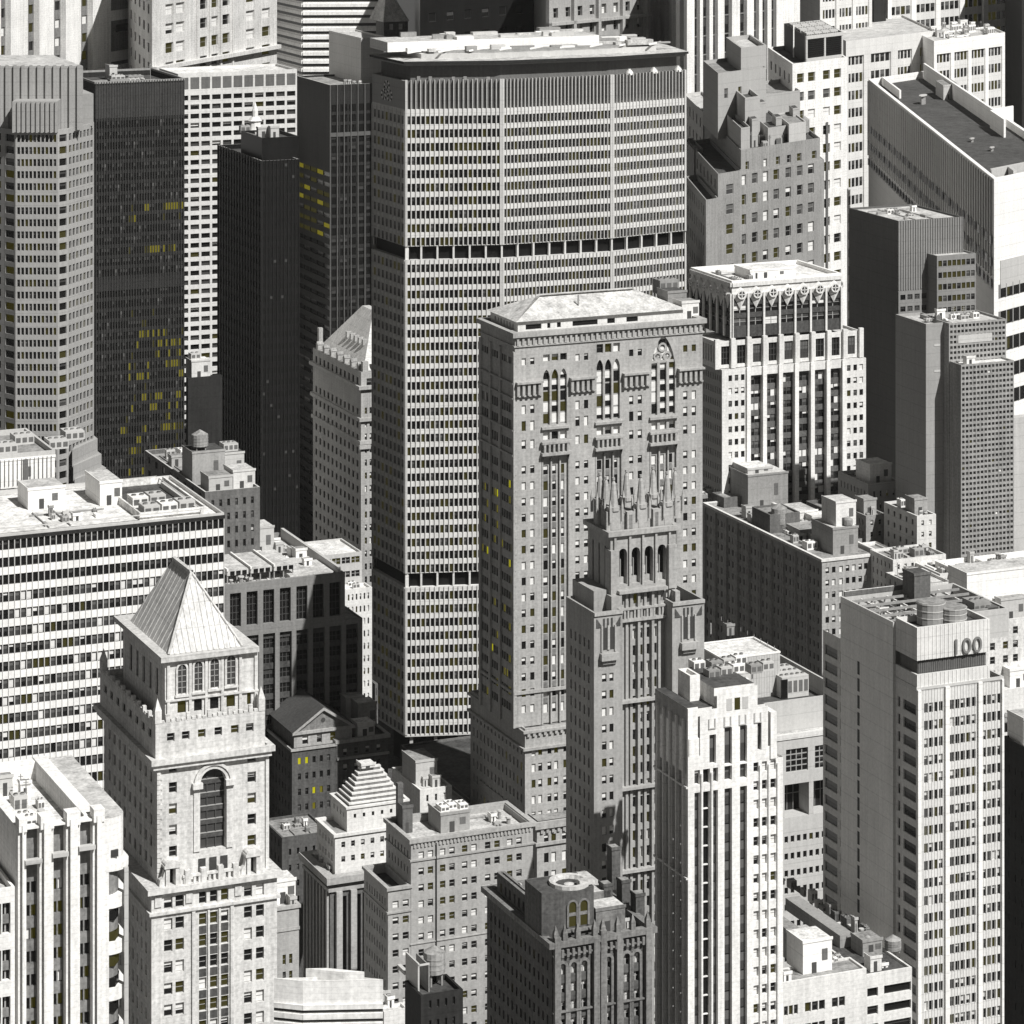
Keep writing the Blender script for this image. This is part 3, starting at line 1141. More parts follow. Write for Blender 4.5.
# aedicules and balustrade standing on the lower cornice
for p0, p1 in ((160.5, 182), (242, 262)):
    a0, a1 = b.U(p0, -3), b.U(p1, -3)
    zz0, zz1 = zc2, zc2 + b.H(25)
    mb = MB()
    w = a1 - a0
    b.box(None, a0 + w * .18, a0 + w * .36, -3.9, -1.8, zz0, zz0 + (zz1 - zz0) * .7, S, mb=mb)
    b.box(None, a0 + w * .64, a0 + w * .82, -3.9, -1.8, zz0, zz0 + (zz1 - zz0) * .7, S, mb=mb)
    b.box(None, a0 + w * .1, a0 + w * .9, -4.1, -1.8, zz0 + (zz1 - zz0) * .7, zz0 + (zz1 - zz0) * .8, S, mb=mb)
    N = 8; mid = (a0 + a1) / 2
    prev = None
    for i in range(N + 1):
        t = math.pi * i / N
        p = (mid + w * .38 * math.cos(t), zz0 + (zz1 - zz0) * .8 + (zz1 - zz0) * .2 * math.sin(t))
        if prev:
            mb.q([b.P(prev[0], -4.1, prev[1]), b.P(p[0], -4.1, p[1]), b.P(mid, -4.1, zz0 + (zz1 - zz0) * .8)][::-1], S)
            mb.q([b.P(prev[0], -4.1, prev[1]), b.P(p[0], -4.1, p[1]), b.P(p[0], -1.8, p[1]), b.P(prev[0], -1.8, prev[1])], S)
        prev = p
    for sgn, base in ((-1, a0 + w * .15), (1, a0 + w * .85)):     # scroll brackets
        pts = [(base, zz0), (base + sgn * w * .25, zz0), (base + sgn * w * .22, zz0 + (zz1 - zz0) * .25), (base + sgn * w * .08, zz0 + (zz1 - zz0) * .35), (base, zz0 + (zz1 - zz0) * .6)]
        if sgn < 0: pts = pts[::-1]
        mb.q([b.P(x, -3.6, y) for x, y in pts], S)
        for (x0, y0), (x1, y1) in zip(pts, pts[1:]):
            mb.q([b.P(x0, -3.6, y0), b.P(x0, -2.4, y0), b.P(x1, -2.4, y1), b.P(x1, -3.6, y1)], S)
    b.box(None, a0 + w * .37, a0 + w * .63, -2.1, -1.95, zz0, zz0 + (zz1 - zz0) * .68, 'glass_dark', mb=mb)
    mb.build('aedicule', b.root)
mb = MB()
u = b.U(184, -4)
while u < b.U(240, -4):
    b.box(None, u, u + .45, -3.9, -3.4, zc2, zc2 + 1.1, S, mb=mb)
    u += .9
b.box(None, b.U(183, -4), b.U(241, -4), -4, -3.3, zc2 + 1.1, zc2 + 1.5, S, mb=mb)
for px in (188, 204, 221, 236):
    u = b.U(px, -4); b.box(None, u - .5, u + .5, -4.1, -3.1, zc2, zc2 + 2.3, S, mb=mb)
mb.build('balustrade', b.root)
mb = MB()
for px in (199, 210, 221):
    u = b.U(px, -2.2)
    b.box(None, u, u + 1.3, -1.95, -1.85, zc2, b.Z(866, uC, -1.8), 'glass_mid', mb=mb)
mb.build('window', b.root)

# ============ banded white office slab on the left
b = Bd('office_tower', 'wide white banded office slab with a white roof, left of the pyramid roofed tower', 'office tower', 224, 515, 700)
uL = b.U(-70)
vB = b.V(170.5, 0)
z1 = b.top
fr = b.front(uL, 0, 0)
L = -uL
nc = 50
pit = L / nc
cols = [(i * pit + .12, (i + 1) * pit - .12) for i in range(nc)]


def wtc(c, r):
    h = math.sin(c * .9 + r * 2.1) + math.sin(c * .33 + r * 5.7)
    return {'o': 6, 'd': 3} if h > 1.35 else {'g': 8, 'm': 3.5, 'b': 1.8, 'd': 1.3, 'h': 1.8}


nrow = 16
rows = []
for k in range(nrow):
    t = z1 - b.H(3.5 + 16.9 * k)
    rows.append((t - b.H(9.4), t))
rows = rows[::-1]
b.skin(fr, 0, z1, cols, rows, .35, 'white_paint', rm='frame_dark')
for ri, (c, t) in enumerate(rows):
    for ci, (a, e) in enumerate(cols):
        b.win(fr, a, e, c, t, -.35, 'dark', {'d': 5, 'm': 2} if ri >= nrow - 3 else wtc(ci, ri))
mb = MB()
for i in range(0, nc + 1):
    bx(mb, fr, i * pit - .07, i * pit + .07, 0, z1 - .2, 0, .12, 'alu')
mb.build('mullion', b.root)
b.box('fascia', uL, 0.15, -.25, .3, z1 - b.H(3.0), z1 + .02, 'dark_panel')
b.face(b.right(0, 0, vB), 0, z1, dict(p=3, wf=.8, fp=16.9, hf=.55, tp=4, st='pane', wt=WT_OFFICE), 'white_paint', vis=False)
b.face(b.back(uL, 0, vB), 0, z1, None, 'white_paint')
b.face(b.left(uL, 0, vB), 0, z1, None, 'white_paint')
mb = MB()
mb.q([b.P(uL, 0, z1 - .3), b.P(0, 0, z1 - .3), b.P(0, vB, z1 - .3), b.P(uL, vB, z1 - .3)], 'roof_white')
mb.build('roof', b.root)
b.ring('parapet', uL, 0, 0, vB, z1 - .3, z1 + .5, 'alu', proj=.02, inner=.4)
b.ring('roof_rail', uL + 3, -4, 3, vB - 2, z1 + .9, z1 + 1.1, 'alu', proj=.1, inner=.1)
# roof plant: big penthouse, boxes
zr = z1 - .3
va = b.V(112, b.U(112, 5)) 
def rb(px0, px1, pyb, h, dep, m, part='plant_room', top='roof_light'):
    """box on the roof: its front base at image row pyb"""
    Yd = FPX * (HC - zr) / (pyb - YH)
    (ux, uy), (vx, vy) = b.uv
    X0 = (px0 - 512) * Yd / FPX - b.X; Y0 = Yd - b.Y
    # local u, v of that point (orthogonal axes)
    u = X0 * ux + Y0 * uy; v = X0 * vx + Y0 * vy
    u1_ = b.U(px1, v)
    return b.hut(u, v, zr, u1_ - u, dep, h, m, part, top), (u, v, u1_)
rb(28, 65, 510, b.H(21), 9, 'white_paint')
rb(100, 122, 506, b.H(24), 12, 'white_paint')
_, (pu, pv, pu1) = rb(-30, 55, 492, b.H(30), 26, 'white_paint', 'penthouse', 'roof_mid')
b.ring('penthouse_parapet', pu, pu1, pv, pv + 26, zr + b.H(30), zr + b.H(30) + 1.2, 'concrete', proj=.1, inner=.5)
for i in range(4):
    b.unit(pu + 8 + i * 6, pv + 6 + (i % 2) * 8, zr + b.H(30), 4.5, 5, 2.0, 'alu')
mb = MB()
for i in range(20):
    x = pu + (pu1 - pu) * i / 20
    b.box(None, x, x + .15, pv - .2, pv, zr + .5, zr + b.H(30), 'louvre', mb=mb)
b.box(None, b.U(23, pv), b.U(28, pv), pv - .25, pv, zr, zr + b.H(29), 'louvre', mb=mb)
mb.build('panel_joint', b.root)
# sunken equipment well at the right end
uw0, uw1 = b.U(135, 8), b.U(185, 8)
b.ring('well_wall', uw0, -3, 4, vB - 4, zr, zr + 1.6, 'roof_white', proj=.2, inner=.2)
mb = MB()
mb.q([b.P(uw0 + .3, 4.3, zr + .1), b.P(-3.3, 4.3, zr + .1), b.P(-3.3, vB - 4.3, zr + .1), b.P(uw0 + .3, vB - 4.3, zr + .1)], 'roof_dark')
mb.build('well_floor', b.root)
for i in range(5):
    b.unit(uw0 + 1.5 + (i % 3) * 4.2, 6 + (i // 3) * 7 + i * .6, zr + .1, 3.6, 4.5, 2.2, ('alu', 'white_paint')[i % 2])
b.duct(uw0 + 13, 6, uw0 + 13, vB - 8, zr + .1, 1.0, 1.2, 'alu')
b.clutter(uL + 25, uw0 - 4, 4, vB - 20, zr, 5, 9, big=2.2)

# ============ ribbed grey tower, far left
b = Bd('office_tower', 'tall pale grey gridded tower with a ribbed top and chamfered corners at the left edge', 'office tower', 58, 130, 880, ax=WORLD)
X = lambda px, dy: (px - 512) * (880 + dy) / FPX - b.X
pts = [(X(-34, 14), 14), (X(4, 3.5), 3.5), (X(15.5, 0), 0), (X(58, 0), 0), (X(68, 3), 3), (X(94, 17), 17), (X(90, 45), 45), (X(-34, 45), 45)]
GS = 'grey_stone'
mat('ribbed_stone', 0.33, kind='metal', var=.14)
zb = b.top
gsp = dict(m=.3, wf=.74, fp=12.05, hf=.60, tp=5, rec=.45, st='pane', wt={'d': 5, 'm': 3, 'o': 3, 'g': 1}, low=b.H(2))
gs = lambda n, **k: dict(gsp, n=n, **k)
facets(b, pts, 0, zb, [gs(2), gs(1, wf=.85, hf=.6), gs(5, pair=.35, wf=.84), gs(1, wf=.85, hf=.6), gs(7, wf=.66)], 'ribbed_stone', par=.6)
# ribbed mechanical crown
cx0, cx1 = X(-34, 6), X(83, 6)
zk = b.Z(66, 0, 6)
b.walls.q([(cx0, 6, zb - 1), (cx1, 6, zb - 1), (cx1, 6, zk), (cx0, 6, zk)], 'ribbed_stone')
b.prism('crown', [(cx0, 6.05), (cx1, 6.05), (cx1 - 13, 38), (cx0, 38)], zb - .8, zk, 'ribbed_stone', top='roof_light')
mb = MB()
x = cx0
f = FR((cx0, 6), (1, 0), cx1 - cx0)
i = 0
while i * 2.2 < f.L:
    bx(mb, f, i * 2.2, i * 2.2 + .8, zb - .6, zk + .3, 0, .7, 'ribbed_stone')
    i += 1
f = FR((X(12.5, -1.0), -1.0), (1, 0), X(57.5, -1) - X(12.5, -1))
b.box(None, f.o[0], f.o[0] + f.L, -1.0, 5.9, zb - .5, b.Z(101, 0, 0), 'ribbed_stone', mb=mb)
for i in range(10):
    a = i * f.L / 9.5
    bx(mb, f, a, a + .55, zb - .6, b.Z(101, 0, 0), 0, .5, 'ribbed_stone')
mb.build('rib', b.root)
b.prism('crown_step', [(X(79, 14), 15), (X(93, 14), 15), (X(93, 14) - 9, 38), (X(79, 14) - 9, 38)], zb - .6, b.Z(94, 0, 14), 'ribbed_stone')
# flared base
mb = MB()
for k, (dx, yy) in enumerate(((1.0, 440), (2.2, 455), (3.6, 468))):
    b.prism(None, [(pts[4][0] + 1 + dx * .3, 2 - k * .5), (pts[5][0] + dx, 17 - k * .8), (pts[5][0] - 8, 40), (pts[4][0], 40)], 0, b.Z(yy, 0, 15), 'ribbed_stone', mb=mb)
mb.build('base', b.root)

# ============ dark slab with yellow lit rows
b = Bd('office_tower', 'dark mullioned slab with scattered yellow lit windows beside the pale gridded tower', 'office tower', 95, 84, 950)
uR = b.U(184.5)


def wte(c, r):
    k = NR_E - r        # from the top
    import zlib
    h = math.sin(c * .8 + k * 1.3) + math.sin(c * .31 - k * .9)
    if k in (9, 10, 13, 20, 21, 22, 23, 24, 26, 27, 29, 31, 33, 34) and c > 11 and h > -.1:
        return {'y': 5, 'o': 4, 'd': 4}
    if k > 17 and c > 8 and h > .7:
        return {'y': 2, 'o': 4, 'd': 5}
    if k < 16 and h > .3:
        return {'g': 1.6, 'm': 4, 'd': 5}
    return {'d': 8, 'm': 3, 'g': .2, 'Y': .015}


z1 = b.top
NR_E = len(b.rows(0, z1, dict(fp=10.6, hf=.66, tp=38, skip=(15,))))
b.block(0, uR, 0, 34, 0, z1, 'dark_panel', r=None, roof='roof_dark', par=1.5,
        f=dict(n=33, m=.3, wf=.8, fp=10.6, hf=.66, tp=38, rec=.1, st='pane', wt=wte, skip=(15,)))
f = b.front(0, uR, 0)
mb = MB()
for i in range(34):
    a = .3 + (f.L - .6) * i / 33
    bx(mb, f, a - .11, a + .11, 0, z1 + .5, 0, .28, 'bronze')
mb.build('mullion', b.root)
bm = MB()
bx(bm, f, 0, f.L, z1 - b.H(35), z1 - b.H(2), 0.02, .1, 'bronze')
bm.build('louvre_band', b.root)
bm = MB(); bx(bm, f, 0, f.L, b.Z(292), b.Z(281), 0.02, .12, 'dark_panel'); bm.build('louvre_band', b.root)
b.ring('parapet', 0, uR, 0, 34, z1, z1 + .6, 'steel', proj=.1, inner=.3)
b.clutter(3, uR - 3, 4, 30, z1 - 1.5, 6, 2, big=6, mats=('steel', 'alu'))

# ============ pale grid tower behind
b = Bd('office_tower', 'cream grid fronted tower seen between the dark slab and the black glass tower', 'office tower', 178, 74, 1105)
uR = b.U(297)
b.block(0, uR, 0, 22, 0, b.top, 'pale_panel', r=None, roof='roof_white', par=.8,
        f=dict(n=11, m=.2, wf=.80, fp=9.25, hf=.55, tp=22, rec=.7, st='pane', wt={'d': 5, 'm': 4, 'g': 5, 'h': 2, 'o': 1}))
f = b.front(0, uR, 0)
mb = MB()
pit = (f.L - .4) / 11
for i in range(11):
    bx(mb, f, .2 + pit * i + pit * .1, .2 + pit * i + pit * .9, b.Z(89.5), b.Z(78), .02, .1, 'louvre')
mb.build('louvre_panel', b.root)

# ============ black glass tower
b = Bd('office_tower', 'plain black glass tower rising left of the huge lens shaped office tower', 'office tower', 262, 160, 1000)
BG = 'black_glass'
fs = dict(n=10, m=.2, wf=.8, fp=12, hf=.5, rec=.05, st='pane', wt={'d': 14, 'm': 1.0})
z1 = b.Z(160)
ax_ = b.T(262, 161, 299, 0, 218, m=BG, f=dict(fs, n=10), l=dict(fs, n=16), par=1.5, roof='roof_dark', pm='steel')
b.T(262, 138, 299, 5, 241, z0=z1 - 1.4, m=BG, roof='roof_dark', par=1)
mb = MB()
f = b.front(0, ax_[1], 0)
for i in range(11):
    a = f.L * i / 10
    bx(mb, f, a - .1, a + .1, 0, z1, 0, .25, 'black_metal')
f = b.left(0, 0, ax_[3])
for i in range(16):
    a = f.L * i / 16
    bx(mb, f, a - .1, a + .1, 0, z1, 0, .25, 'black_metal')
mb.build('mullion', b.root)
b.clutter(1, ax_[1] - 1, 7, 30, b.Z(138, 0, 5) - 1, 4, 3, big=4)

# ============ dark tower with lit side, behind the lens shaped one
b = Bd('office_tower', 'dark striped tower with yellow lit floors on its side, left behind the lens shaped tower', 'office tower', 330, 85, 1245)
z1 = b.top


def wk(c, r):
    k = NR_K - 1 - r
    if k < 7 and ((c + k) % 3) == 0: return {'y': 2, 'o': 1}
    if k < 7: return {'g': 3, 'o': 2}
    if 18 < k < 26: return {'m': 3, 'g': 1.5, 'd': 2}
    return {'d': 5, 'm': 1}


spk = dict(n=5, m=.2, wf=.98, fp=10.3, hf=.45, tp=88, rec=.3, st='pane', wt=wk)
NR_K = len(b.rows(0, z1, spk))
q_ = b.T(330, 85, 392, 0, 297, m='dark_panel', f=dict(n=7, m=.3, wf=.8, fp=10.3, hf=.7, tp=20, rec=.2, st='pane', wt={'d': 8, 'm': 1.5}),
         l=spk, roof='roof_mid', par=.8, pm='concrete')
f = b.front(0, q_[1], 0)
mb = MB()
for i in range(9):
    a = f.L * i / 9
    bx(mb, f, a - .18, a + .18, 0, z1, 0, .5, 'slab_grey')
mb.build('mullion', b.root)
mb = MB(); bx(mb, f, 0, f.L, b.Z(137), b.Z(133), 0, .3, 'slab_grey'); mb.build('band', b.root)
# grey penthouse box on it
b.T(361, 38, 388.5, 8, 329, z0=z1 - .8, m='concrete', roof='roof_light', par=.6)
b.clutter(6, 20, 1, 7, z1 - .8, 4, 8, big=2)

# ============ small white cupola tower peeping over the black one
b = Bd('stone_tower', 'little white tiered cupola peeping over the top of the plain black glass tower', 'cupola tower', 250, 131, 1062)
b.root.name = 'cupola_tower'
q_ = b.T(250, 131, 266, 0, 244, m='pale_stone', roof='roof_white', par=.2, f=dict(n=3, m=.5, wf=.4, fp=9, hf=.5, tp=4, st='dark', wt=WT_OFFICE))
uc_, vc_ = (q_[0] + q_[1]) / 2, (q_[2] + q_[3]) / 2
mb = MB()
for r0, r1, z0_, z1_ in ((2.1, 1.9, 0, 3.2), (2.4, 1.2, 3.2, 4.6), (1.1, 1.0, 4.6, 6.6), (1.0, .12, 6.6, 9.4)):
    for j in range(10):
        t0, t1 = j * .6283, (j + 1) * .6283
        mb.q([b.P(uc_ + r0 * math.cos(t0), vc_ + r0 * math.sin(t0), q_[4] + z0_ - .2), b.P(uc_ + r0 * math.cos(t1), vc_ + r0 * math.sin(t1), q_[4] + z0_ - .2),
              b.P(uc_ + r1 * math.cos(t1), vc_ + r1 * math.sin(t1), q_[4] + z1_ - .2), b.P(uc_ + r1 * math.cos(t0), vc_ + r1 * math.sin(t0), q_[4] + z1_ - .2)], 'white_stone')
mb.build('cupola', b.root)

# ============ chateau-roofed tower
b = Bd('stone_tower', 'stone tower with a steep copper hipped roof, half hidden by the lens shaped tower', 'stone tower', 361, 402, 1180)
b.root.name = 'chateau_roof_tower'
z1 = b.Z(402)
lsp = dict(n=11, m=1.5, wf=.42, fp=13, hf=.52, tp=8, st='dark', rec=.5, wt={'d': 5, 'm': 4, 'g': 2})
q_ = b.T(361, 402, 432, 0, 313, m='grey_stone', l=lsp, roof=None, par=.5,
         f=dict(n=14, m=1, wf=.45, fp=13, hf=.5, tp=6, st='sash', wt=WT_STONE, rec=.5))
b.walls.mats[b.walls.mats.index('grey_stone')] = 'lime_stone'
for yy, p in ((386, 1.2), (418, .9), (441, .6)):
    b.ring('cornice', 0, q_[1], 0, q_[3], b.Z(yy + 3.5), b.Z(yy), 'lime_stone', proj=p, inner=.1)
b.block(-.0, q_[1], 0.0, q_[3], z1 + .01, b.Z(372), 'lime_stone', roof=None, par=.3, f=dict(n=6, m=1, wf=.45, fp=18, hf=.4, tp=7, nr=1, st='sash', wt=WT_STONE),
        l=dict(n=11, m=1.5, wf=.42, fp=18, hf=.4, tp=7, nr=1, st='dark', wt=WT_SHADE))
mb = MB()
zt = b.Z(372); u1 = q_[1]; v1 = q_[3]
hr = b.H(50)
e0, e1, e2, e3 = (1.5, 1.5, zt), (u1 - 1.5, 1.5, zt), (u1 - 1.5, v1 - 1.5, zt), (1.5, v1 - 1.5, zt)
k0, k1, k2, k3 = (u1 * .45, v1 * .40, zt + hr), (u1 * .55, v1 * .40, zt + hr), (u1 * .55, v1 * .62, zt + hr), (u1 * .45, v1 * .62, zt + hr)
for a in ((e0, e1, k1, k0), (e1, e2, k2, k1), (e2, e3, k3, k2), (e3, e0, k0, k3), (k0, k1, k2, k3)):
    mb.q([b.P(*p) for p in a], 'roof_metal')
mb.q([b.P(.2, .2, zt), b.P(u1 - .2, .2, zt), b.P(u1 - .2, v1 - .2, zt), b.P(.2, v1 - .2, zt)], 'roof_mid')
rf = mb.build('roof', b.root)
for k in range(7):
    vv = 3 + k * (v1 - 8) / 6
    mb = MB()
    b.box(None, 0.2, 2.4, vv, vv + 2.0, zt, zt + 1.9, 'lime_stone', mb=mb)
    mb.q([b.P(.1, vv - .2, zt + 1.9), b.P(.1, vv + 2.2, zt + 1.9), b.P(.1, vv + 1.0, zt + 3.0)][::-1], 'lime_stone')
    mb.q([b.P(.1, vv - .2, zt + 1.9), b.P(2.6, vv - .2, zt + 1.9), b.P(2.6, vv + 1.0, zt + 3.0), b.P(.1, vv + 1.0, zt + 3.0)], 'roof_mid')
    mb.q([b.P(.1, vv + 2.2, zt + 1.9), b.P(2.6, vv + 2.2, zt + 1.9), b.P(2.6, vv + 1.0, zt + 3.0), b.P(.1, vv + 1.0, zt + 3.0)][::-1], 'roof_mid')
    mb.build('dormer', b.root)
for k in range(5):      # small lucarnes up the roof slope
    t = .45
    vv = 6 + k * (v1 - 14) / 4
    b.box('lucarne', u1 * .45 * t - .4, u1 * .45 * t + 1.6, v1 * .4 * t + vv * .45, v1 * .4 * t + vv * .45 + 1.3, zt + hr * t - 1, zt + hr * t + 1.2, 'lime_stone')
fr = b.front(0, u1, 0)
for k in range(4):
    a = .8 + k * 4.2
    b.box('dormer', a, a + 2.2, .2, 2.2, zt, zt + 3.6, 'lime_stone')
b.dentils(b.left(0, 0, v1), b.Z(418) - 1.6, 1.2, .8, 1.6, .8, 'lime_stone')
b.box('balcony', -.9, 3.5, -.9, 0, b.Z(449), b.Z(445), 'lime_stone')
b.box('chimney', 1, 2.6, v1 - 4, v1 - 2.2, zt, zt + 8, 'lime_stone')

# ============ low things behind the white slab
b = Bd('low_building', 'old dark brick block with water tanks, behind the white banded slab roof', 'brick building', 205, 492, 830)
z1 = b.top
q_ = b.T(205, 492, 260, 0, 145, m='dark_stone', roof='roof_mid', par=1.2, pm='concrete',
         f=dict(n=6, m=1, wf=.35, fp=14, hf=.5, tp=9, st='dark', wt=WT_SHADE), l=dict(n=8, m=1, wf=.35, fp=14, hf=.5, st='dark', wt=WT_SHADE))
zr = z1 - 1.2
b.hut(2, 3, zr, 6.5, 7, 4.2, 'concrete', 'penthouse'); b.hut(9, 4, zr, 6, 8, 5, 'pale_panel', 'penthouse', 'roof_light')
b.hut(-.5 + 1.5, 14, zr, 9, 9, 8.5, 'grey_brick', 'penthouse', 'roof_dark'); b.hut(10, 16, zr, 6, 7, 7, 'concrete', 'penthouse', 'roof_dark')
b.tank(4, 17, zr + 8.5, 2.2, 3.0, 1.0)
b.unit(11, 18, zr + 7, 4, 4, 2, 'alu')
b.clutter(1, q_[1] - 1, 26, q_[3] - 3, zr, 6, 21)

b = Bd('low_building', 'thin dark block behind the black glass tower with a small lit penthouse', 'office block', 196, 385, 985)
q_ = b.T(188, 378, 222, 0, 186, m='dark_panel', roof='roof_dark', par=.6)
b.hut(q_[0] + 1.5, 1, q_[4] - .6, 6, 6, 5.5, 'pale_panel', 'penthouse', 'roof_white')
b.unit(q_[0] + 2, 3, q_[4] + 4.9, 3, 3, 1.8, 'alu')

# ============ modern dark block with stone piers
b = Bd('office_tower', 'boxy dark glazed block with grey stone piers and a plant filled flat roof', 'office block', 214, 598, 800)
GP = 'steel'
mat('pier_stone', 0.22, var=.2)
z1 = b.Z(582, b.U(228), 0)
uL = b.U(196); uR = b.U(345)
z1 = b.Z(578, uR * .6, 0)
pairs = [(230 + 16.6 * i, 241 + 16.6 * i) for i in range(7)]
pairs = [p for p in pairs if p[1] < 343]
spx = dict(cols=b.fc(pairs, uL), fh=b.H(50), hf=.68, tp=9, nr=1, rec=1.0, st='grid', wt={'d': 1})
vB = b.V(285, uR)
zm = b.Z(625, b.U(300), 0)
b.block(uL, uR, 0, vB, zm, z1, 'pier_stone', f=spx, r=None, roof='roof_light', par=1.3, pw=1.0)
uR2 = b.U(362.5)
pairs2 = [(230 + 16.6 * i, 242 + 16.6 * i) for i in range(8)]
b.block(uL, uR2, .02, vB - 2, 0, zm, 'pier_stone', r=None, roof='roof_mid', par=.3, pw=.5,
        f=dict(cols=b.fc(pairs2, uL), strip=.8, fp=15.4, hf=.62, tp=6, top=5, st='grid', sm='spandrel_dark', wt={'d': 7, 'm': 3, 'g': .6}))
zr = z1 - 1.3
# ribbed plant enclosure
for i in range(3):
    u0 = b.U(226, 6) + i * 6.2
    mb = MB()
    b.box(None, u0, u0 + 5.6, 5, 21, zr + 2.2, zr + 3.4, 'alu', mb=mb)
    b.prism(None, [(u0, 5), (u0 + 5.6, 5), (u0 + 5.6, 21), (u0, 21)], zr + 3.4, zr + 3.5, 'roof_light', mb=mb)
    for k in range(3):
        b.box(None, u0 + k * 2.5, u0 + k * 2.5 + .3, 5.2, 5.5, zr, zr + 2.2, 'steel', mb=mb)
    b.box(None, u0 - .2, u0 + .2, 4.6, 21.2, zr + 3.4, zr + 4.0, 'white_paint', mb=mb)
    for k in range(3):
        b.box(None, u0 + .8 + k * 1.6, u0 + 1.9 + k * 1.6, 4.8, 5, zr + 2.3, zr + 3.3, 'glass_dark', mb=mb)
    mb.build('cooling_tower', b.root)
b.clutter(b.U(228, 1), b.U(280, 1), 1, 5, zr, 5, 31, big=2)
b.box('roof_deck', b.U(290, 3), uR - 2, 3, 16, zr, zr + 1.1, 'roof_light')
b.hut(uR - 7, 11, zr + 1.1, 2, 2, 1.6, 'white_paint')
b.hut(b.U(251, 30), 30, zr, b.U(274, 30) - b.U(251, 30), 8, b.H(29), 'concrete', 'lift_house', 'roof_light')
b.box('roof_wall', uR - 1.6, uR - .8, 1, vB - 1, zr, zr + 2.6, 'concrete')
b.duct(b.U(255, 18), 18, uR - 3, 19, zr, 1.4, 1.3, 'alu'); b.duct(b.U(268, 20), 19, b.U(268, 20), 34, zr, 1.2, 1.4, 'white_paint')
b.hut(uR - 6.5, 19, zr, 3, 3, 3.4, 'white_paint')
b.clutter(b.U(262, 22), uR - 3, 20, 36, zr, 12, 33, big=3.0, mats=('alu', 'white_paint', 'concrete'))
# ============ low wing beyond the dark block
b = Bd('low_building', 'pale low annexe with ribbon windows squeezed between the dark block and the copper roofed tower', 'annexe', 335, 556, 900)
q_ = b.T(320, 556, 362, 0, 300, m='concrete', roof='roof_white', par=.6, f=dict(n=4, m=.5, wf=.85, fp=14, hf=.45, tp=4, st='pair', wt={'o': 2, 'd': 2, 'm': 2}))
q2 = b.T(345, 590, 372, -6, 338, m='pale_stone', roof='roof_white', par=.6, f=dict(n=6, m=.5, wf=.4, fp=12.5, hf=.5, tp=5, st='sash', wt=WT_STONE))
b.clutter(q2[0] + .5, q2[1] - .5, -5, 8, q2[4] - .6, 5, 12, big=2.2, mats=('white_paint', 'alu'))
b = Bd('low_building', 'squat dark podium block at the foot of the lens shaped tower, on its left', 'podium', 376, 674, 962)
b.T(375, 684, 378, 0, 352, m='dark_stone', roof='roof_dark', par=.8, f=dict(p=4, wf=.5, fp=14, hf=.5, st='dark', wt=WT_DARK))

# ============ the huge lens-plan office tower
b = Bd('office_tower', 'huge broad pale office tower with a lens shaped plan and two dark belts', 'office tower', 405, 81, 972, ax=WORLD, seed=99)
b.root.name = 'lens_plan_tower'
P_ = [(-43.4, 994), (-32.4, 972), (-3.04, 975.5), (30.9, 988.5), (54.5, 1004)]
pts = [(x - b.X, y - b.Y) for x, y in P_]
dv = (-.394 * 26, .919 * 26)
c_ = pts[0]
endr = (pts[4][0] + dv[0] * .55, pts[4][1] + dv[1] * .95)
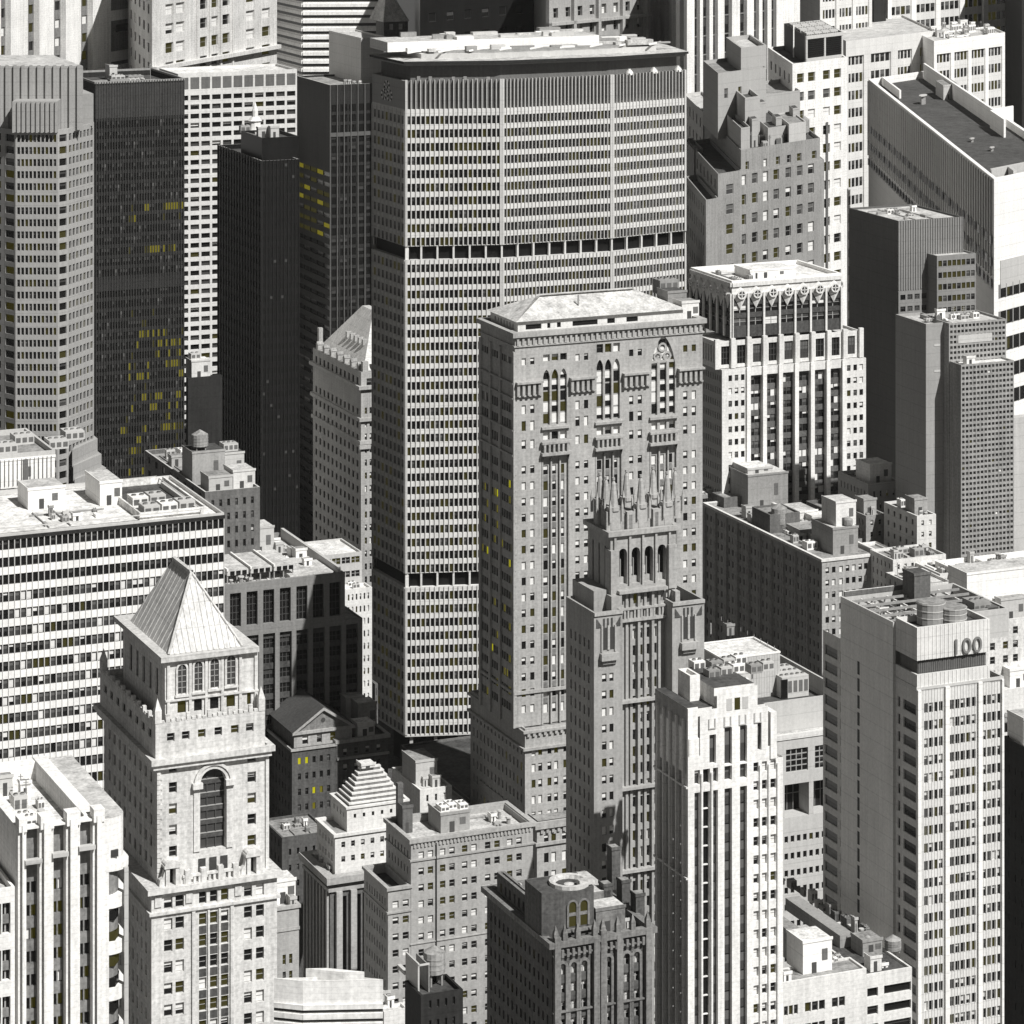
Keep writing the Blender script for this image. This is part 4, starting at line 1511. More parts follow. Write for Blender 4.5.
# the far side mirrors the near side about the long axis
mid = Vector(((c_[0] + endr[0]) / 2, (c_[1] + endr[1]) / 2))
back = [tuple(2 * mid - Vector(p)) for p in (pts[1], pts[2], pts[3])]
poly = pts + [endr] + [back[0], back[1], back[2]]
PC = 'precast'
ztop = b.Z(81)
ylev = [(111.5, 246.5, 10), (260, 573.5, 24), (587.5, 735, 11)]
ncs = [8, 20, 30, 22]
for i in range(4):
    p, q = Vector(pts[i]), Vector(pts[i + 1])
    d = q - p
    fr = FR(tuple(p), tuple(d.normalized()), d.length)
    n = ncs[i]
    m_ = .35
    pit = (fr.L - 2 * m_) / n
    wf = .70 if i else .76
    cols = [(m_ + pit * (k + .5 - wf / 2), m_ + pit * (k + .5 + wf / 2)) for k in range(n)]
    mm = PC if i else 'mid_panel'
    rows = []
    for (ya, yb, nr) in ylev:
        zt_, zb_ = b.Z(ya), b.Z(yb)
        ph = (zt_ - zb_) / nr
        for k in range(nr):
            t = zt_ - ph * k - ph * .36
            rows.append((t - ph * .62, t, 'w'))
    zbot = b.Z(735)
    # top louvres, belts
    L4 = [(b.Z(107.5), b.Z(83))]
    B1 = [(b.Z(259), b.Z(248))]
    B2 = [(b.Z(586.5), b.Z(575))]
    rws = sorted([(a, c) for a, c, _ in rows])
    seg = [r for r in rws if r[1] < B2[0][0]]
    b.skin(fr, zbot, b.Z(587.5), cols, seg, .45, PC)
    seg2 = [r for r in rws if r[0] > B2[0][1] and r[1] < B1[0][0]]
    b.skin(fr, b.Z(573.5), b.Z(260), cols, seg2, .45, PC)
    seg3 = [r for r in rws if r[0] > B1[0][1]]
    b.skin(fr, b.Z(246.5), b.Z(109.5), cols, seg3, .45, PC)
    for (a, c) in rws:
        for (x, y) in cols:
            b.win(fr, x, y, a, c, -.45, 'pane', {'d': 6, 'm': 2, 'o': 2.4, 'g': .8} if i else {'m': 2, 'g': 6, 'o': 1.6})
    # belts: recessed dark storeys behind a few columns
    for (ya, yb) in ((246.5, 260), (573.5, 587.5)):
        mbk = MB()
        bx(mbk, fr, 0, fr.L, b.Z(yb), b.Z(ya), -1.6, -1.5, 'black_glass')
        mbk.q([fr.p(0, b.Z(ya), 0), fr.p(fr.L, b.Z(ya), 0), fr.p(fr.L, b.Z(ya), -1.6), fr.p(0, b.Z(ya), -1.6)][::-1], PC)
        mbk.q([fr.p(0, b.Z(yb), 0), fr.p(fr.L, b.Z(yb), 0), fr.p(fr.L, b.Z(yb), -1.6), fr.p(0, b.Z(yb), -1.6)], PC)
        mbk.build('recessed_storey', b.root)
    nb = max(2, round(fr.L / 5.2))
    for k in (range(nb + 1) if i else (nb,)):
        a = fr.L * k / nb
        for (ya, yb) in ((246.5, 260), (573.5, 587.5)):
            cmb = MB()
            bx(cmb, fr, max(0, a - .28), min(fr.L, a + .28), b.Z(yb), b.Z(ya), -1.2, -.1, PC)
            cmb.build('column', b.root)
    # louvred top
    lm = MB()
    bx(lm, fr, 0, fr.L, b.Z(109.5), ztop, -.9, -.75, 'louvre')
    lm.q([fr.p(0, b.Z(109.5), 0), fr.p(fr.L, b.Z(109.5), 0), fr.p(fr.L, b.Z(109.5), -.9), fr.p(0, b.Z(109.5), -.9)], PC)
    if i == 0:
        bx(lm, fr, 0, fr.L, b.Z(109.5), ztop, -.7, -.05, 'mid_panel')
    lm.build('louvre_band', b.root)
    # mullion ribs over everything
    rm = MB()
    for k in range(n + 1):
        a = m_ + pit * k
        w = .11 if 0 < k < n else .34
        if i == 0: w *= .4
        for (ya, yb) in ((80.2, 246.5), (260, 573.5), (587.5, 735)):
            if i == 0 and ya < 100: ya = 111
            bx(rm, fr, max(0, a - w), min(fr.L, a + w), b.Z(yb), b.Z(ya), 0 if yb != 246.5 else -.7, .28, 'alu')
    rm.build('mullion', b.root)
    if i == 0:
        # round emblem of three linked rings on the blank top panel
        em = MB()
        ec, ez = fr.L * .45, b.Z(96)
        for (ox, oz) in ((0, 1.3), (-1.2, -.7), (1.2, -.7), (0, 0)):
            for j in range(12):
                t0, t1 = j * math.pi / 6, (j + 1) * math.pi / 6
                qd = [(ec + (ox + rr_ * math.cos(t)) * 1.7, ez + (oz + rr_ * math.sin(t)) * 1.35) for rr_, t in ((.8, t0), (1.35, t0), (1.35, t1), (.8, t1))]
                em.q([fr.p(x, z_, .02 + .02 * abs(ox)) for x, z_ in qd], 'white_paint' if j % 2 else 'frame_dark')
        em.build('emblem', b.root)
for i in range(4, len(poly)):
    p, q = Vector(poly[i]), Vector(poly[(i + 1) % len(poly)])
    d = q - p
    fr = FR(tuple(p), tuple(d.normalized()), d.length)
    b.face(fr, b.Z(735), ztop, dict(p=1.6, m=.4, wf=.6, fp=13.2, hf=.6, tp=35, rec=.4, st='pane', wt=WT_OFFICE), PC, vis=False)
k = len(OCC_V); n = len(poly)
for z in (b.Z(735), ztop):
    for p in poly:
        OCC_V.append((p[0] + b.X, p[1] + b.Y, z))
OCC_F.append(tuple(range(k + n, k + 2 * n)))
for i in range(n):
    j = (i + 1) % n
    OCC_F.append((k + i, k + j, k + n + j, k + n + i))
b.prism('soffit', poly, b.Z(737), b.Z(735) - .01, PC)


def inset(poly, d):
    n = len(poly); out = []
    for i in range(n):
        p0, p1, p2 = Vector(poly[i - 1]), Vector(poly[i]), Vector(poly[(i + 1) % n])
        e0 = (p1 - p0).normalized(); e1 = (p2 - p1).normalized()
        n0 = Vector((-e0.y, e0.x)); n1 = Vector((-e1.y, e1.x))
        bis = (n0 + n1)
        bis = bis / bis.dot(n0) if bis.dot(n0) > .2 else n0
        out.append(tuple(p1 + bis * d))
    return out


b.prism('roof', inset(poly, .9), ztop - 1, ztop - .3, 'roof_mid')
# recessed attic and the thin projecting top slab
zs = b.Z(66)
b.prism('attic', inset(poly, 2.6), ztop - .3, zs + .1, 'louvre')
b.prism('roof_slab', inset(poly, .2), zs, zs + .7, 'steel', top='roof_light')
b.prism('roof_slab', inset(poly, -.7), zs + .7, zs + 1.4, 'dark_panel', top='roof_light')
zz = zs + 1.4
b.prism('roof_deck', inset(poly, 8), zz, zz + 1.4, 'alu', top='roof_light')
b.prism('roof_deck', inset(poly, 10), zz + 1.4, zz + 2.0, 'steel', top='roof_mid')
e_ = Vector(pts[3]) - Vector(pts[2]); e_.normalize(); f_ = Vector((-e_.y, e_.x))
cm = Vector(pts[2]) + e_ * 17


def lp(a, c):
    w = cm + e_ * a + f_ * c
    return (w.x, w.y)


b.prism('penthouse', [lp(-48, 17), lp(22, 17), lp(22, 34), lp(-48, 34)], zz + 2.0, zz + 5.0, 'white_paint', top='roof_light')
rr = random.Random(8)
for k in range(44):
    a = rr.uniform(-44, 40); c = rr.uniform(11, 33)
    w, d, h = rr.uniform(1.5, 9), rr.uniform(.6, 3), rr.uniform(.5, 1.6)
    zq = zz + 5.0 if (c > 17 and a < 16) else zz + 2.0
    c = min(c, 14) if c <= 17 else c
    b.prism(('air_unit', 'duct', 'stair_hut')[k % 3], [lp(a, c), lp(a + w, c), lp(a + w, c + d), lp(a, c + d)], zq, zq + h, ('white_paint', 'alu', 'roof_light', 'steel')[k % 4])
for k in range(9):        # diagonal bracing pipes on the deck
    a = -44 + k * 10
    b.prism('pipe', [lp(a, 10), lp(a + .5, 10), lp(a + 7, 16.5), lp(a + 6.5, 16.5)], zz + 2.0, zz + 2.5, 'white_paint')
for k, px in enumerate((636, 661, 686)):      # floodlight domes near the right end of the attic
    q = Vector(pts[3]) + (Vector(pts[4]) - Vector(pts[3])) * (.25 + .33 * k) + Vector((-.3, .9)) * 1.4
    mbd = MB()
    for st_ in range(5):
        r0 = 1.3 * math.cos(st_ * .31)
        N_ = [(q.x + r0 * math.cos(j * .628), q.y + r0 * math.sin(j * .628)) for j in range(10)]
        b.prism(None, N_, ztop - .3 + st_ * .36, ztop - .3 + (st_ + 1) * .36, 'white_paint', mb=mbd)
    mbd.build('dish', b.root)
for k in range(7):
    q = Vector(pts[1]) + (Vector(pts[2]) - Vector(pts[1])) * (.12 + .12 * k) + Vector((0, 1.6))
    b.prism('air_unit', [(q.x, q.y), (q.x + 1.0, q.y), (q.x + 1.0, q.y + .6), (q.x, q.y + .6)], ztop - .3, ztop + rr.uniform(.3, 1.3), 'steel')
# stilts under the tower and its podium
for i in range(1, 4):
    p, q = Vector(pts[i]), Vector(pts[i + 1])
    for k in range(4):
        w = p + (q - p) * (k + .25) / 4 + Vector((0, 1.6))
        b.prism('stilt', [(w.x - .5, w.y - .5), (w.x + .5, w.y - .5), (w.x + .5, w.y + .5), (w.x - .5, w.y + .5)], 8, b.Z(737), 'concrete')
b.prism('podium', [(-26, -9), (48, -2), (70, 60), (-26, 60)], 0, b.Z(777), 'dark_stone', top='roof_dark')
b.prism('lobby', inset(poly, 6), b.Z(777), b.Z(737), 'black_glass')

# ============ slim-bayed gothic office tower (central)
b = Bd('stone_tower', 'broad grey stone tower with tall gothic arched bays and a white hipped roof', 'stone tower', 515, 335, 745)
b.root.name = 'gothic_bay_tower'
S = 'lime_stone'
u1 = b.U(702.5); v1 = b.V(480.5, 0)
zt = b.top
z720 = b.Z(728)
fr = b.front(0, u1, 0)
lf = b.left(0, 0, v1)
bays = [(541.5, 569), (595, 622), (649.5, 677)]
piers = [(515, 541.5), (569, 595), (622, 649.5), (677, 702.5)]
rel = lambda px: b.U(px)
# window columns: pairs in the piers, three in each bay
pc = []
for a, c in piers:
    m_ = (a + c) / 2
    pc += [(rel(m_ - 6.6), rel(m_ - 2.4)), (rel(m_ + 2.0), rel(m_ + 6.2))]
bc = []
for a, c in bays:
    w = c - a
    for k in range(3):
        bc.append((rel(a + 2.2 + k * (w - 3) / 3), rel(a + 2.2 + k * (w - 3) / 3 + 5.4)))
zA = b.Z(383)        # corbel table of the piers
zB = b.Z(449)
# piers: full height pair columns with gaps
rows_low = []
t = b.Z(467)
while t > z720 + b.H(20):
    rows_low.append((t - b.H(8), t)); t -= b.H(15.95)
rows_low = rows_low[::-1]
rows_up = [(b.Z(415), b.Z(406)), (b.Z(430), b.Z(421)), (b.Z(449), b.Z(439))][::-1]
rows_up = [(b.Z(450), b.Z(441)), (b.Z(432), b.Z(422)), (b.Z(415), b.Z(406))]
rows_top = [(b.Z(366), b.Z(359))]
for i, (a, c) in enumerate(piers):
    A, C = rel(a), rel(c)
    cs = [x for x in pc if A <= x[0] < C]
    R_ = rows_low + rows_up + rows_top
    b.skin(fr, z720, zt, cs, R_, .35, S, a0=A, a1=C)
    for (e, f) in R_:
        for (x, y) in cs:
            b.win(fr, x, y, e, f, -.35, 'pane', {'h': 6, 'b': 3, 'd': 1.3, 'o': 1.2})
dbay = .7
for i, (a, c) in enumerate(bays):
    A, C = rel(a), rel(c)
    cs = [x for x in bc if A <= x[0] < C]
    f2 = fr
    # lower part: strips
    sy = i * -2.6
    R_ = []
    t = b.Z(469)
    while t > z720 + b.H(10):
        R_.append((t - b.H(9.5), t)); t -= b.H(15.95)
    R_ = R_[::-1]
    b.skin(f2, z720, b.Z(455), cs, R_, .3, 'spandrel_grey' if False else S, a0=A, a1=C, d=-dbay)
    for (e, f) in R_:
        for (x, y) in cs:
            b.win(f2, x, y, e, f, -dbay - .3, 'pane', {'h': 4, 'b': 3, 'd': 2, 'o': 2})
    # slim colonnettes between the strips
    cm_ = MB()
    for k in range(4):
        x = A + (C - A) * (.02 + .32 * k)
        bx(cm_, fr, x, x + .35, z720, b.Z(462), -dbay, -.05, S)
    # spandrel fill darker
    for (x, y) in cs:
        for (e, f), (g_, h_) in zip(R_, R_[1:]):
            bx(cm_, fr, x, y, f + .1, g_ - .1, -dbay, -dbay + .05, 'spandrel_grey')
    cm_.build('colonnette', b.root)
    # upper gothic group
    zs0 = (b.Z(376), b.Z(373), b.Z(372))[i] + 0
    ztop_ = (b.Z(371.5), b.Z(366), b.Z(347))[i] - .2
    zlow = b.Z(428)
    ca = [(A + (C - A) * (.06 + .31 * k), A + (C - A) * (.06 + .31 * k + .24)) for k in range(3)]
    zsp = ztop_ - (b.H(7) if i < 2 else b.H(26))
    if i < 2:
        b.skin(fr, b.Z(455), zt, ca, [(b.Z(443), b.Z(435)), (zlow, ztop_), (b.Z(364), b.Z(357))] if i == 0 else [(b.Z(443), b.Z(435)), (zlow, ztop_), (b.Z(360), b.Z(351))], .7, S, a0=A, a1=C)
        for (x, y) in ca:
            b.archfill(fr, x, y, zsp, ztop_, S, pointed=True, th=.7)
            b.win(fr, x, y, b.Z(364) if i == 0 else b.Z(360), b.Z(357) if i == 0 else b.Z(351), -.7, 'pane', WT_STONE)
    else:
        b.skin(fr, b.Z(455), zt, [(A + .5, C - .5)], [(b.Z(443), b.Z(435)), (zlow, ztop_)], .7, S, a0=A, a1=C)
        b.archfill(fr, A + .5, C - .5, zsp - b.H(2), ztop_, S, pointed=True, th=.7)
        gm = MB()
        for k in (1, 2):
            x = A + (C - A) * k / 3
            bx(gm, fr, x - .35, x + .35, b.Z(443), zsp, -.65, -.05, S)
        # tracery discs
        for ox, oz in ((-.17, .2), (.17, .2), (0, .55)):
            for j in range(10):
                t0, t1 = j * math.pi / 5, (j + 1) * math.pi / 5
                cx_, cz_ = (A + C) / 2 + ox * (C - A), zsp + oz * (ztop_ - zsp)
                rr_ = (C - A) * .15
                gm.q([fr.p(cx_ + rr_ * q0 * math.cos(t_), cz_ + rr_ * q0 * math.sin(t_), -.4) for q0, t_ in ((.6, t0), (1.05, t0), (1.05, t1), (.6, t1))], S)
        bx(gm, fr, A + .5, C - .5, zsp - .3, zsp + .3, -.6, -.2, S)
        gm.build('tracery', b.root)
    # glazing with blinds in storeys
    nst = 7 if i == 2 else 5
    for (x, y) in ca:
        for k in range(nst):
            za = zlow + (ztop_ - zlow) * k / nst; zb_ = zlow + (ztop_ - zlow) * (k + 1) / nst
            b.win(fr, x, y, za + .3, zb_ - .1, -.69, 'pane', {'b': 3, 'h': 4, 'o': 2, 'd': 1})
        b.win(fr, x, y, b.Z(443), b.Z(435), -.69, 'pane', {'h': 4, 'b': 3, 'd': 1})
    bk = MB(); bx(bk, fr, A, C, zlow - .2, ztop_ + .2, -.9, -.75, 'frame_light'); bk.build('glazing_bar', b.root)
    # balcony
    bm = MB()
    bx(bm, fr, A - .3, C + .3, b.Z(458), b.Z(455), 0, 1.3, S)
    for k in range(6):
        x = A + (C - A) * (k + .15) / 6
        bx(bm, fr, x, x + .5, b.Z(455), b.Z(446.5), .5, 1.2, S)
    bx(bm, fr, A - .3, C + .3, b.Z(446.5), b.Z(444), .3, 1.3, S)
    bx(bm, fr, A - .1, C + .1, b.Z(432), b.Z(429.5), 0, .7, S)
    bm.build('balcony', b.root)
# corbel tables on the piers
for i, (a, c) in enumerate(piers):
    A, C = rel(a), rel(c)
    bm = MB()
    bx(bm, fr, A, C, b.Z(384), b.Z(382), 0, 1.5, S)
    for k in range(5):
        x = A + (C - A) * (k + .1) / 5
        bx(bm, fr, x, x + (C - A) * .1, b.Z(396), b.Z(384), 0, 1.1, S)
    bx(bm, fr, A, C, b.Z(397.5), b.Z(396), 0, .5, S)
    bm.build('corbel_table', b.root)
# top arcade and cornice
am = MB()
nA = 36
for k in range(nA):
    x = u1 * (k + .25) / nA
    bx(am, fr, x, x + .55, b.Z(346), b.Z(338.5), 0, .45, S)
am.build('arcade', b.root)
b.ring('cornice', 0, u1, 0, v1, zt - .6, zt + .5, S, proj=.8, inner=.8)
b.ring('string_course', 0, u1, 0, v1, b.Z(347.5), b.Z(346), S, proj=.35, inner=.1)
b.skin(lf, z720, zt, *(lambda n, w: ([(w * (k + .3), w * (k + .3) + 1.3) for k in range(n)],))(14, lf.L / 14), rows_low[:] + rows_up + rows_top, .35, S)
for (e, f) in rows_low + rows_up + rows_top:
    for k in range(14):
        x = lf.L / 14 * (k + .3)
        b.win(lf, x, x + 1.3, e, f, -.35, 'pane', {'d': 6, 'm': 3, 'g': 1, 'y': 1.3, 'Y': .3} if e < b.Z(480) else WT_SHADE)
lm_ = MB()
for k in (0, 4, 8, 13.4):
    x = lf.L / 14 * k
    bx(lm_, lf, x, x + 1.2, z720, b.Z(352), 0, .5, S)
for yy in (383, 398, 430, 455):
    bx(lm_, lf, 0, lf.L, b.Z(yy + 1.5), b.Z(yy), 0, .7, S)
lm_.build('string_course', b.root)
b.face(b.right(u1, 0, v1), z720, zt, dict(p=3.4, wf=.4, fp=15.95, hf=.5, tp=20, st='pane', wt=WT_STONE), S, vis=False)
b.face(b.back(0, u1, v1), z720, zt, None, S)
rb_ = MB()
rb_.q([b.P(.5, .5, zt - .5), b.P(u1 - .5, .5, zt - .5), b.P(u1 - .5, v1 - .5, zt - .5), b.P(.5, v1 - .5, zt - .5)], 'roof_light')
rb_.build('roof', b.root)
# attic and hipped roof
a0, a1, c0_, c1_ = 1.8, b.U(683, 2.5), 2.5, v1 - 2
za, zb_ = zt - .5, b.Z(322, 0, 2.5)
b.block(a0, a1, c0_, c1_, za, zb_, 'pale_stone', roof=None, par=.1,
        f=dict(cols=[(2, 6), (7.5, 8.3), (10, 11), (14, 20.5), (23, 25), (28, 31)], fh=4, hf=.3, tp=4, nr=1, rec=.4, st='dark', wt={'d': 1}),
        l=dict(n=7, m=2, wf=.4, fh=4, hf=.35, tp=4, nr=1, st='dark', wt=WT_SHADE))
mb = MB()
hh = b.H(21)
e = [(a0 - .8, c0_ - .8, zb_), (a1 + .8, c0_ - .8, zb_), (a1 + .8, c1_ + .8, zb_), (a0 - .8, c1_ + .8, zb_)]
k_ = [(a0 + 9, c0_ + 9, zb_ + hh * .9), (a1 - 10, c0_ + 9, zb_ + hh * .9), (a1 - 10, c1_ - 9, zb_ + hh * .9), (a0 + 9, c1_ - 9, zb_ + hh * .9)]
for i in range(4):
    j = (i + 1) % 4
    mb.q([b.P(*e[i]), b.P(*e[j]), b.P(*k_[j]), b.P(*k_[i])], 'roof_light')
mb.q([b.P(*p) for p in k_], 'roof_light'); mb.q([b.P(*p) for p in reversed(e)], 'roof_light')
mb.build('hipped_roof', b.root)
b.hut(b.U(682, 4), 4, zt - .5, b.U(699, 4) - b.U(682, 4), 5, b.H(19), 'pale_stone', 'lift_house', 'roof_mid')
b.hut(b.U(668, 12), 12, zt - .5, 5, 6, b.H(24), 'steel', 'plant_room', 'roof_dark')
b.unit(b.U(660, 20), 20, zt + 3, 5, 4, 3.5, 'steel')
b.box('lamp_post', a0 + 17, a0 + 17.3, 6, 6.3, zb_ + 2, zb_ + 4.5, 'steel')
# widened base
S2 = S
q_ = b.T(525, 729, 704, -2.2, 470.5, m=S, roof='roof_mid', par=.5,
         f=dict(n=11, m=1, wf=.66, fp=15.95, hf=.52, tp=20, st='pane', wt={'h': 5, 'b': 3, 'd': 3, 'o': 2}, pair=.7),
         l=dict(n=14, m=1, wf=.36, fp=15.95, hf=.5, tp=20, st='pane', wt={'d': 7, 'm': 3, 'y': 1, 'Y': .25}))
for yy, p in ((692, .4),):
    b.ring('string_course', 0, u1, 0, v1, b.Z(yy + 3), b.Z(yy), S, proj=p, inner=.1)
for yy, p in ((731, .6), (748, .7)):
    b.ring('cornice', q_[0], q_[1], -2.2, q_[3], b.Z(yy + 2.5, q_[0], -2.2), b.Z(yy, q_[0], -2.2), S, proj=p, inner=.1)
b.dentils(b.front(q_[0], q_[1], -2.2), b.Z(737, q_[0], -2.2), 1.0, .5, 1.4, .7, S)
q3 = b.T(537, 822, 704, -8, 484, m=S, roof='roof_mid', par=.5,
         f=dict(n=9, m=1, wf=.66, fp=18, hf=.55, tp=14, st='pane', wt={'h': 5, 'b': 3, 'd': 3, 'o': 2}, pair=.7), l=dict(n=10, m=1, wf=.36, fp=18, hf=.5, st='pane', wt=WT_SHADE))
b.ring('cornice', q3[0], q3[1], -8, q3[3], b.Z(829, q3[0], -8), b.Z(822, q3[0], -8), S, proj=.7, inner=.6)
b.ring('cornice', q3[0], q3[1], -8, q3[3], b.Z(846, q3[0], -8), b.Z(843, q3[0], -8), S, proj=.5, inner=.1)
b.dentils(b.front(q3[0], q3[1], -8), b.Z(834, q3[0], -8), 1.0, .4, 1.4, .7, S)

# ============ slender tower with a crown of pinnacles
b = Bd('stone_tower', 'slender gothic tower crowned by eight stone pinnacles, in front of the arched bay tower', 'stone tower', 594, 613, 665)
b.root.name = 'pinnacle_tower'
S = 'grey_brick'
uR = b.U(622.5); uM = b.U(660); uE0 = b.U(671); uE = b.U(703)
vB = b.V(566, 0)
z1 = b.top
psp = dict(cols=b.fc([(602, 606.5), (609.5, 613.5)], 0), fp=17, hf=.5, tp=62, rec=.35, st='pane', wt={'h': 5, 'b': 2, 'd': 2, 'o': 1})
lsp = dict(n=5, m=1.5, wf=.34, fp=17, hf=.55, tp=30, rec=.4, st='dark', wt=WT_SHADE)
b.block(0, uR, 0, vB, 0, z1, S, f=psp, l=lsp, r=None, roof='roof_dark', par=2.4)
# right pier, a little lower down the picture because it stands forward of nothing else
zR = b.Z(602, uE0, 0)
psr = dict(cols=[(b.U(682) - uE0, b.U(685.5) - uE0), (b.U(689) - uE0, b.U(692.5) - uE0)], fp=17, hf=.5, tp=75, rec=.35, st='pane', wt={'h': 5, 'b': 2, 'd': 2})
b.block(uE0, uE, -.6, vB, 0, zR, S, f=psr, l=None, r=lsp, roof='roof_dark', par=2.4)
# recessed centre
vC = 3.0
zC = b.Z(588, uR, vC)
csp = [b.U(p, vC) - uR for p in (632, 635.5, 639, 642.5, 646, 649.5, 653, 656.5, 661.5, 665)]
csp = [(csp[i], csp[i + 1]) for i in range(0, len(csp), 2)]
b.block(uR, uE0, vC, vB - 2, 0, zC, S, f=dict(cols=csp, fp=17, hf=.62, tp=26, rec=.5, st='pane', wt={'d': 3, 'm': 3, 'b': 1.5, 'h': 2, 'o': 1.6}), r=None, roof='roof_mid', par=.5)
fc_ = b.front(uR, uE0, vC)
mb = MB()
for px in (626, 630.5, 637.6, 644.5, 651.5, 658.5):
    x = b.U(px, vC) - uR
    bx(mb, fc_, x - .28, x + .28, 0, zC - 1, 0, .8 if px in (637.6, 651.5) else .5, S)
for yy in (700, 787, 870):
    bx(mb, fc_, .1, fc_.L - .1, b.Z(yy + 3, uR, vC), b.Z(yy, uR, vC), 0, 1.4, 'lime_stone')
mb.build('buttress', b.root)
# ornament on the piers: blind arches, corbels, small balconies
for u0, f in ((0, b.front(0, uR, 0)), (uE0, b.front(uE0, uE, -.6))):
    zt_ = z1 if u0 == 0 else zR
    om = MB()
    bx(om, f, 0, f.L, zt_ - .7, zt_, 0, .35, 'lime_stone')
    m_ = f.L * .5
    for s_ in (-1, 1):
        p0 = m_ + s_ * f.L * .42
        om.q([f.p(p0, zt_ - 3.2, .15), f.p(p0 - s_ * 1.4, zt_ - 3.2, .15), f.p(p0, zt_ - 1.2, .15)][::s_], 'spandrel_dark')
    for k in range(3):
        bx(om, f, m_ - 1.2 + k * .9, m_ - .8 + k * .9, zt_ - 3.4, zt_ - 1.4, .0, .12, 'spandrel_dark')
    for k in range(2):
        bx(om, f, m_ - 1.3 + k * 1.6, m_ - .3 + k * 1.6, zt_ - b.H(38), zt_ - b.H(16), .0, .1, 'glass_mid')
    bx(om, f, m_ - 1.7, m_ - 1.35, zt_ - b.H(40), zt_ - b.H(14), 0, .35, 'lime_stone')
    bx(om, f, m_ + 1.35, m_ + 1.7, zt_ - b.H(40), zt_ - b.H(14), 0, .35, 'lime_stone')
    bx(om, f, m_ - .25, m_ + .25, zt_ - b.H(38), zt_ - b.H(14), 0, .3, 'lime_stone')
    bx(om, f, m_ - 2.0, m_ + 2.0, zt_ - b.H(48), zt_ - b.H(41), 0, 1.2, 'lime_stone')
    bx(om, f, m_ - 1.4, m_ + 1.4, zt_ - b.H(52), zt_ - b.H(48), 0, .6, S)
    om.build('pier_ornament', b.root)
# upper stage
vU = 3.6
uA, uB = b.U(610.5, vU), b.U(676, vU)
zU = b.Z(535, uA, vU)
vUB = b.V(588, uA)
arches = [(b.U(p, vU) - uA, b.U(p + 8.6, vU) - uA) for p in (618.6, 631.6, 644.6, 657.6)]
zsB = b.Z(594, uA, vU)
fu = b.front(uA, uB, vU)
ar = [(b.Z(586, uA, vU), b.Z(550, uA, vU))]
b.skin(fu, zsB - 2, zU, arches, ar, 1.6, 'lime_stone')
for a, c in arches:
    b.archfill(fu, a, c, ar[0][1] - 1.1, ar[0][1], 'lime_stone', th=.8)
    wm = MB()
    bx(wm, fu, a, c, ar[0][0], ar[0][1], -1.7, -1.6, 'glass_dark')
    bx(wm, fu, (a + c) / 2 - .08, (a + c) / 2 + .08, ar[0][0], ar[0][1] - 2.5, -1.6, -1.3, 'frame_light')
    bx(wm, fu, a, c, ar[0][0], ar[0][0] + 1.3, -1.6, -1.1, 'lime_stone')
    bx(wm, fu, a + .2, a + .8, ar[0][0] + 1.6, ar[0][0] + 3.2, -1.6, -1.5, 'blind')
    wm.build('arched_window', b.root)
pm_ = MB()
for px in (614.5, 629.4, 642.4, 655.4, 669):
    x = b.U(px, vU) - uA
    bx(pm_, fu, x - .24, x + .24, zsB - 4, zU + .3, 0, .5, 'lime_stone')
for s0 in (uA, uB - 1.8):
    b.box(None, s0 - .3, s0 + 1.6, vU - .9, vU + 2, zsB, zU - 3.2, 'lime_stone', mb=pm_)
pm_.build('buttress', b.root)
b.face(b.left(uA, vU, vUB), zsB - 3, zU, dict(n=3, m=1, wf=.25, fh=30, hf=.36, tp=14, nr=1, st='dark', wt={'d': 1}), S)
b.face(b.right(uB, vU, vUB), zsB - 3, zU, None, S); b.face(b.back(uA, uB, vUB), zsB - 3, zU, None, S)
rb_ = MB(); rb_.q([b.P(uA, vU, zU - .1), b.P(uB, vU, zU - .1), b.P(uB, vUB, zU - .1), b.P(uA, vUB, zU - .1)], 'roof_mid'); rb_.build('roof', b.root)
b.ring('cornice', uA, uB, vU, vUB, zU - .3, zU + .7, 'lime_stone', proj=.8, inner=.4)
# pavilion under the upper stage and the shoulder on the left
b.box('shoulder', b.U(611.5, vU - 2.2), b.U(622, vU - 2.2), vU - 2.2, vU + 4, b.Z(625, uA, vU), b.Z(594, uA, vU), S)
b.box('shoulder', b.U(590, 6), uA + .4, vU + .5, vUB, z1 - 2.5, b.Z(590, uA, vU), S)
b.box('shoulder', b.U(670, vU), b.U(680, 1), 1.0, vUB, zR - 2.5, b.Z(588, uB, vU), 'lime_stone')
mb = MB()
for px in (624, 637.5, 650, 662):
    x = b.U(px, vC) - uR
    for dx in (-1.2, -.4, .4):
        bx(mb, fc_, x + dx, x + dx + .4, b.Z(619, uR, vC), b.Z(611, uR, vC), 0, .9, 'lime_stone')
    bx(mb, fc_, x - .9, x - .2, b.Z(605, uR, vC), b.Z(596, uR, vC), .0, .1, 'lit_dim' if px == 637.5 else 'glass_mid')
    bx(mb, fc_, x + .2, x + .9, b.Z(605, uR, vC), b.Z(596, uR, vC), .0, .1, 'glass_mid')
bx(mb, fc_, 0, fc_.L, b.Z(593, uR, vC), b.Z(590, uR, vC), 0, 1.6, 'lime_stone')
bx(mb, fc_, 0, fc_.L, b.Z(622, uR, vC), b.Z(619, uR, vC), 0, 1.1, 'lime_stone')
bx(mb, fc_, 0, fc_.L, b.Z(610.5, uR, vC), b.Z(608.5, uR, vC), 0, .9, 'lime_stone')
mb.build('blind_arcade', b.root)
# pinnacle crown
zP = zU + .7
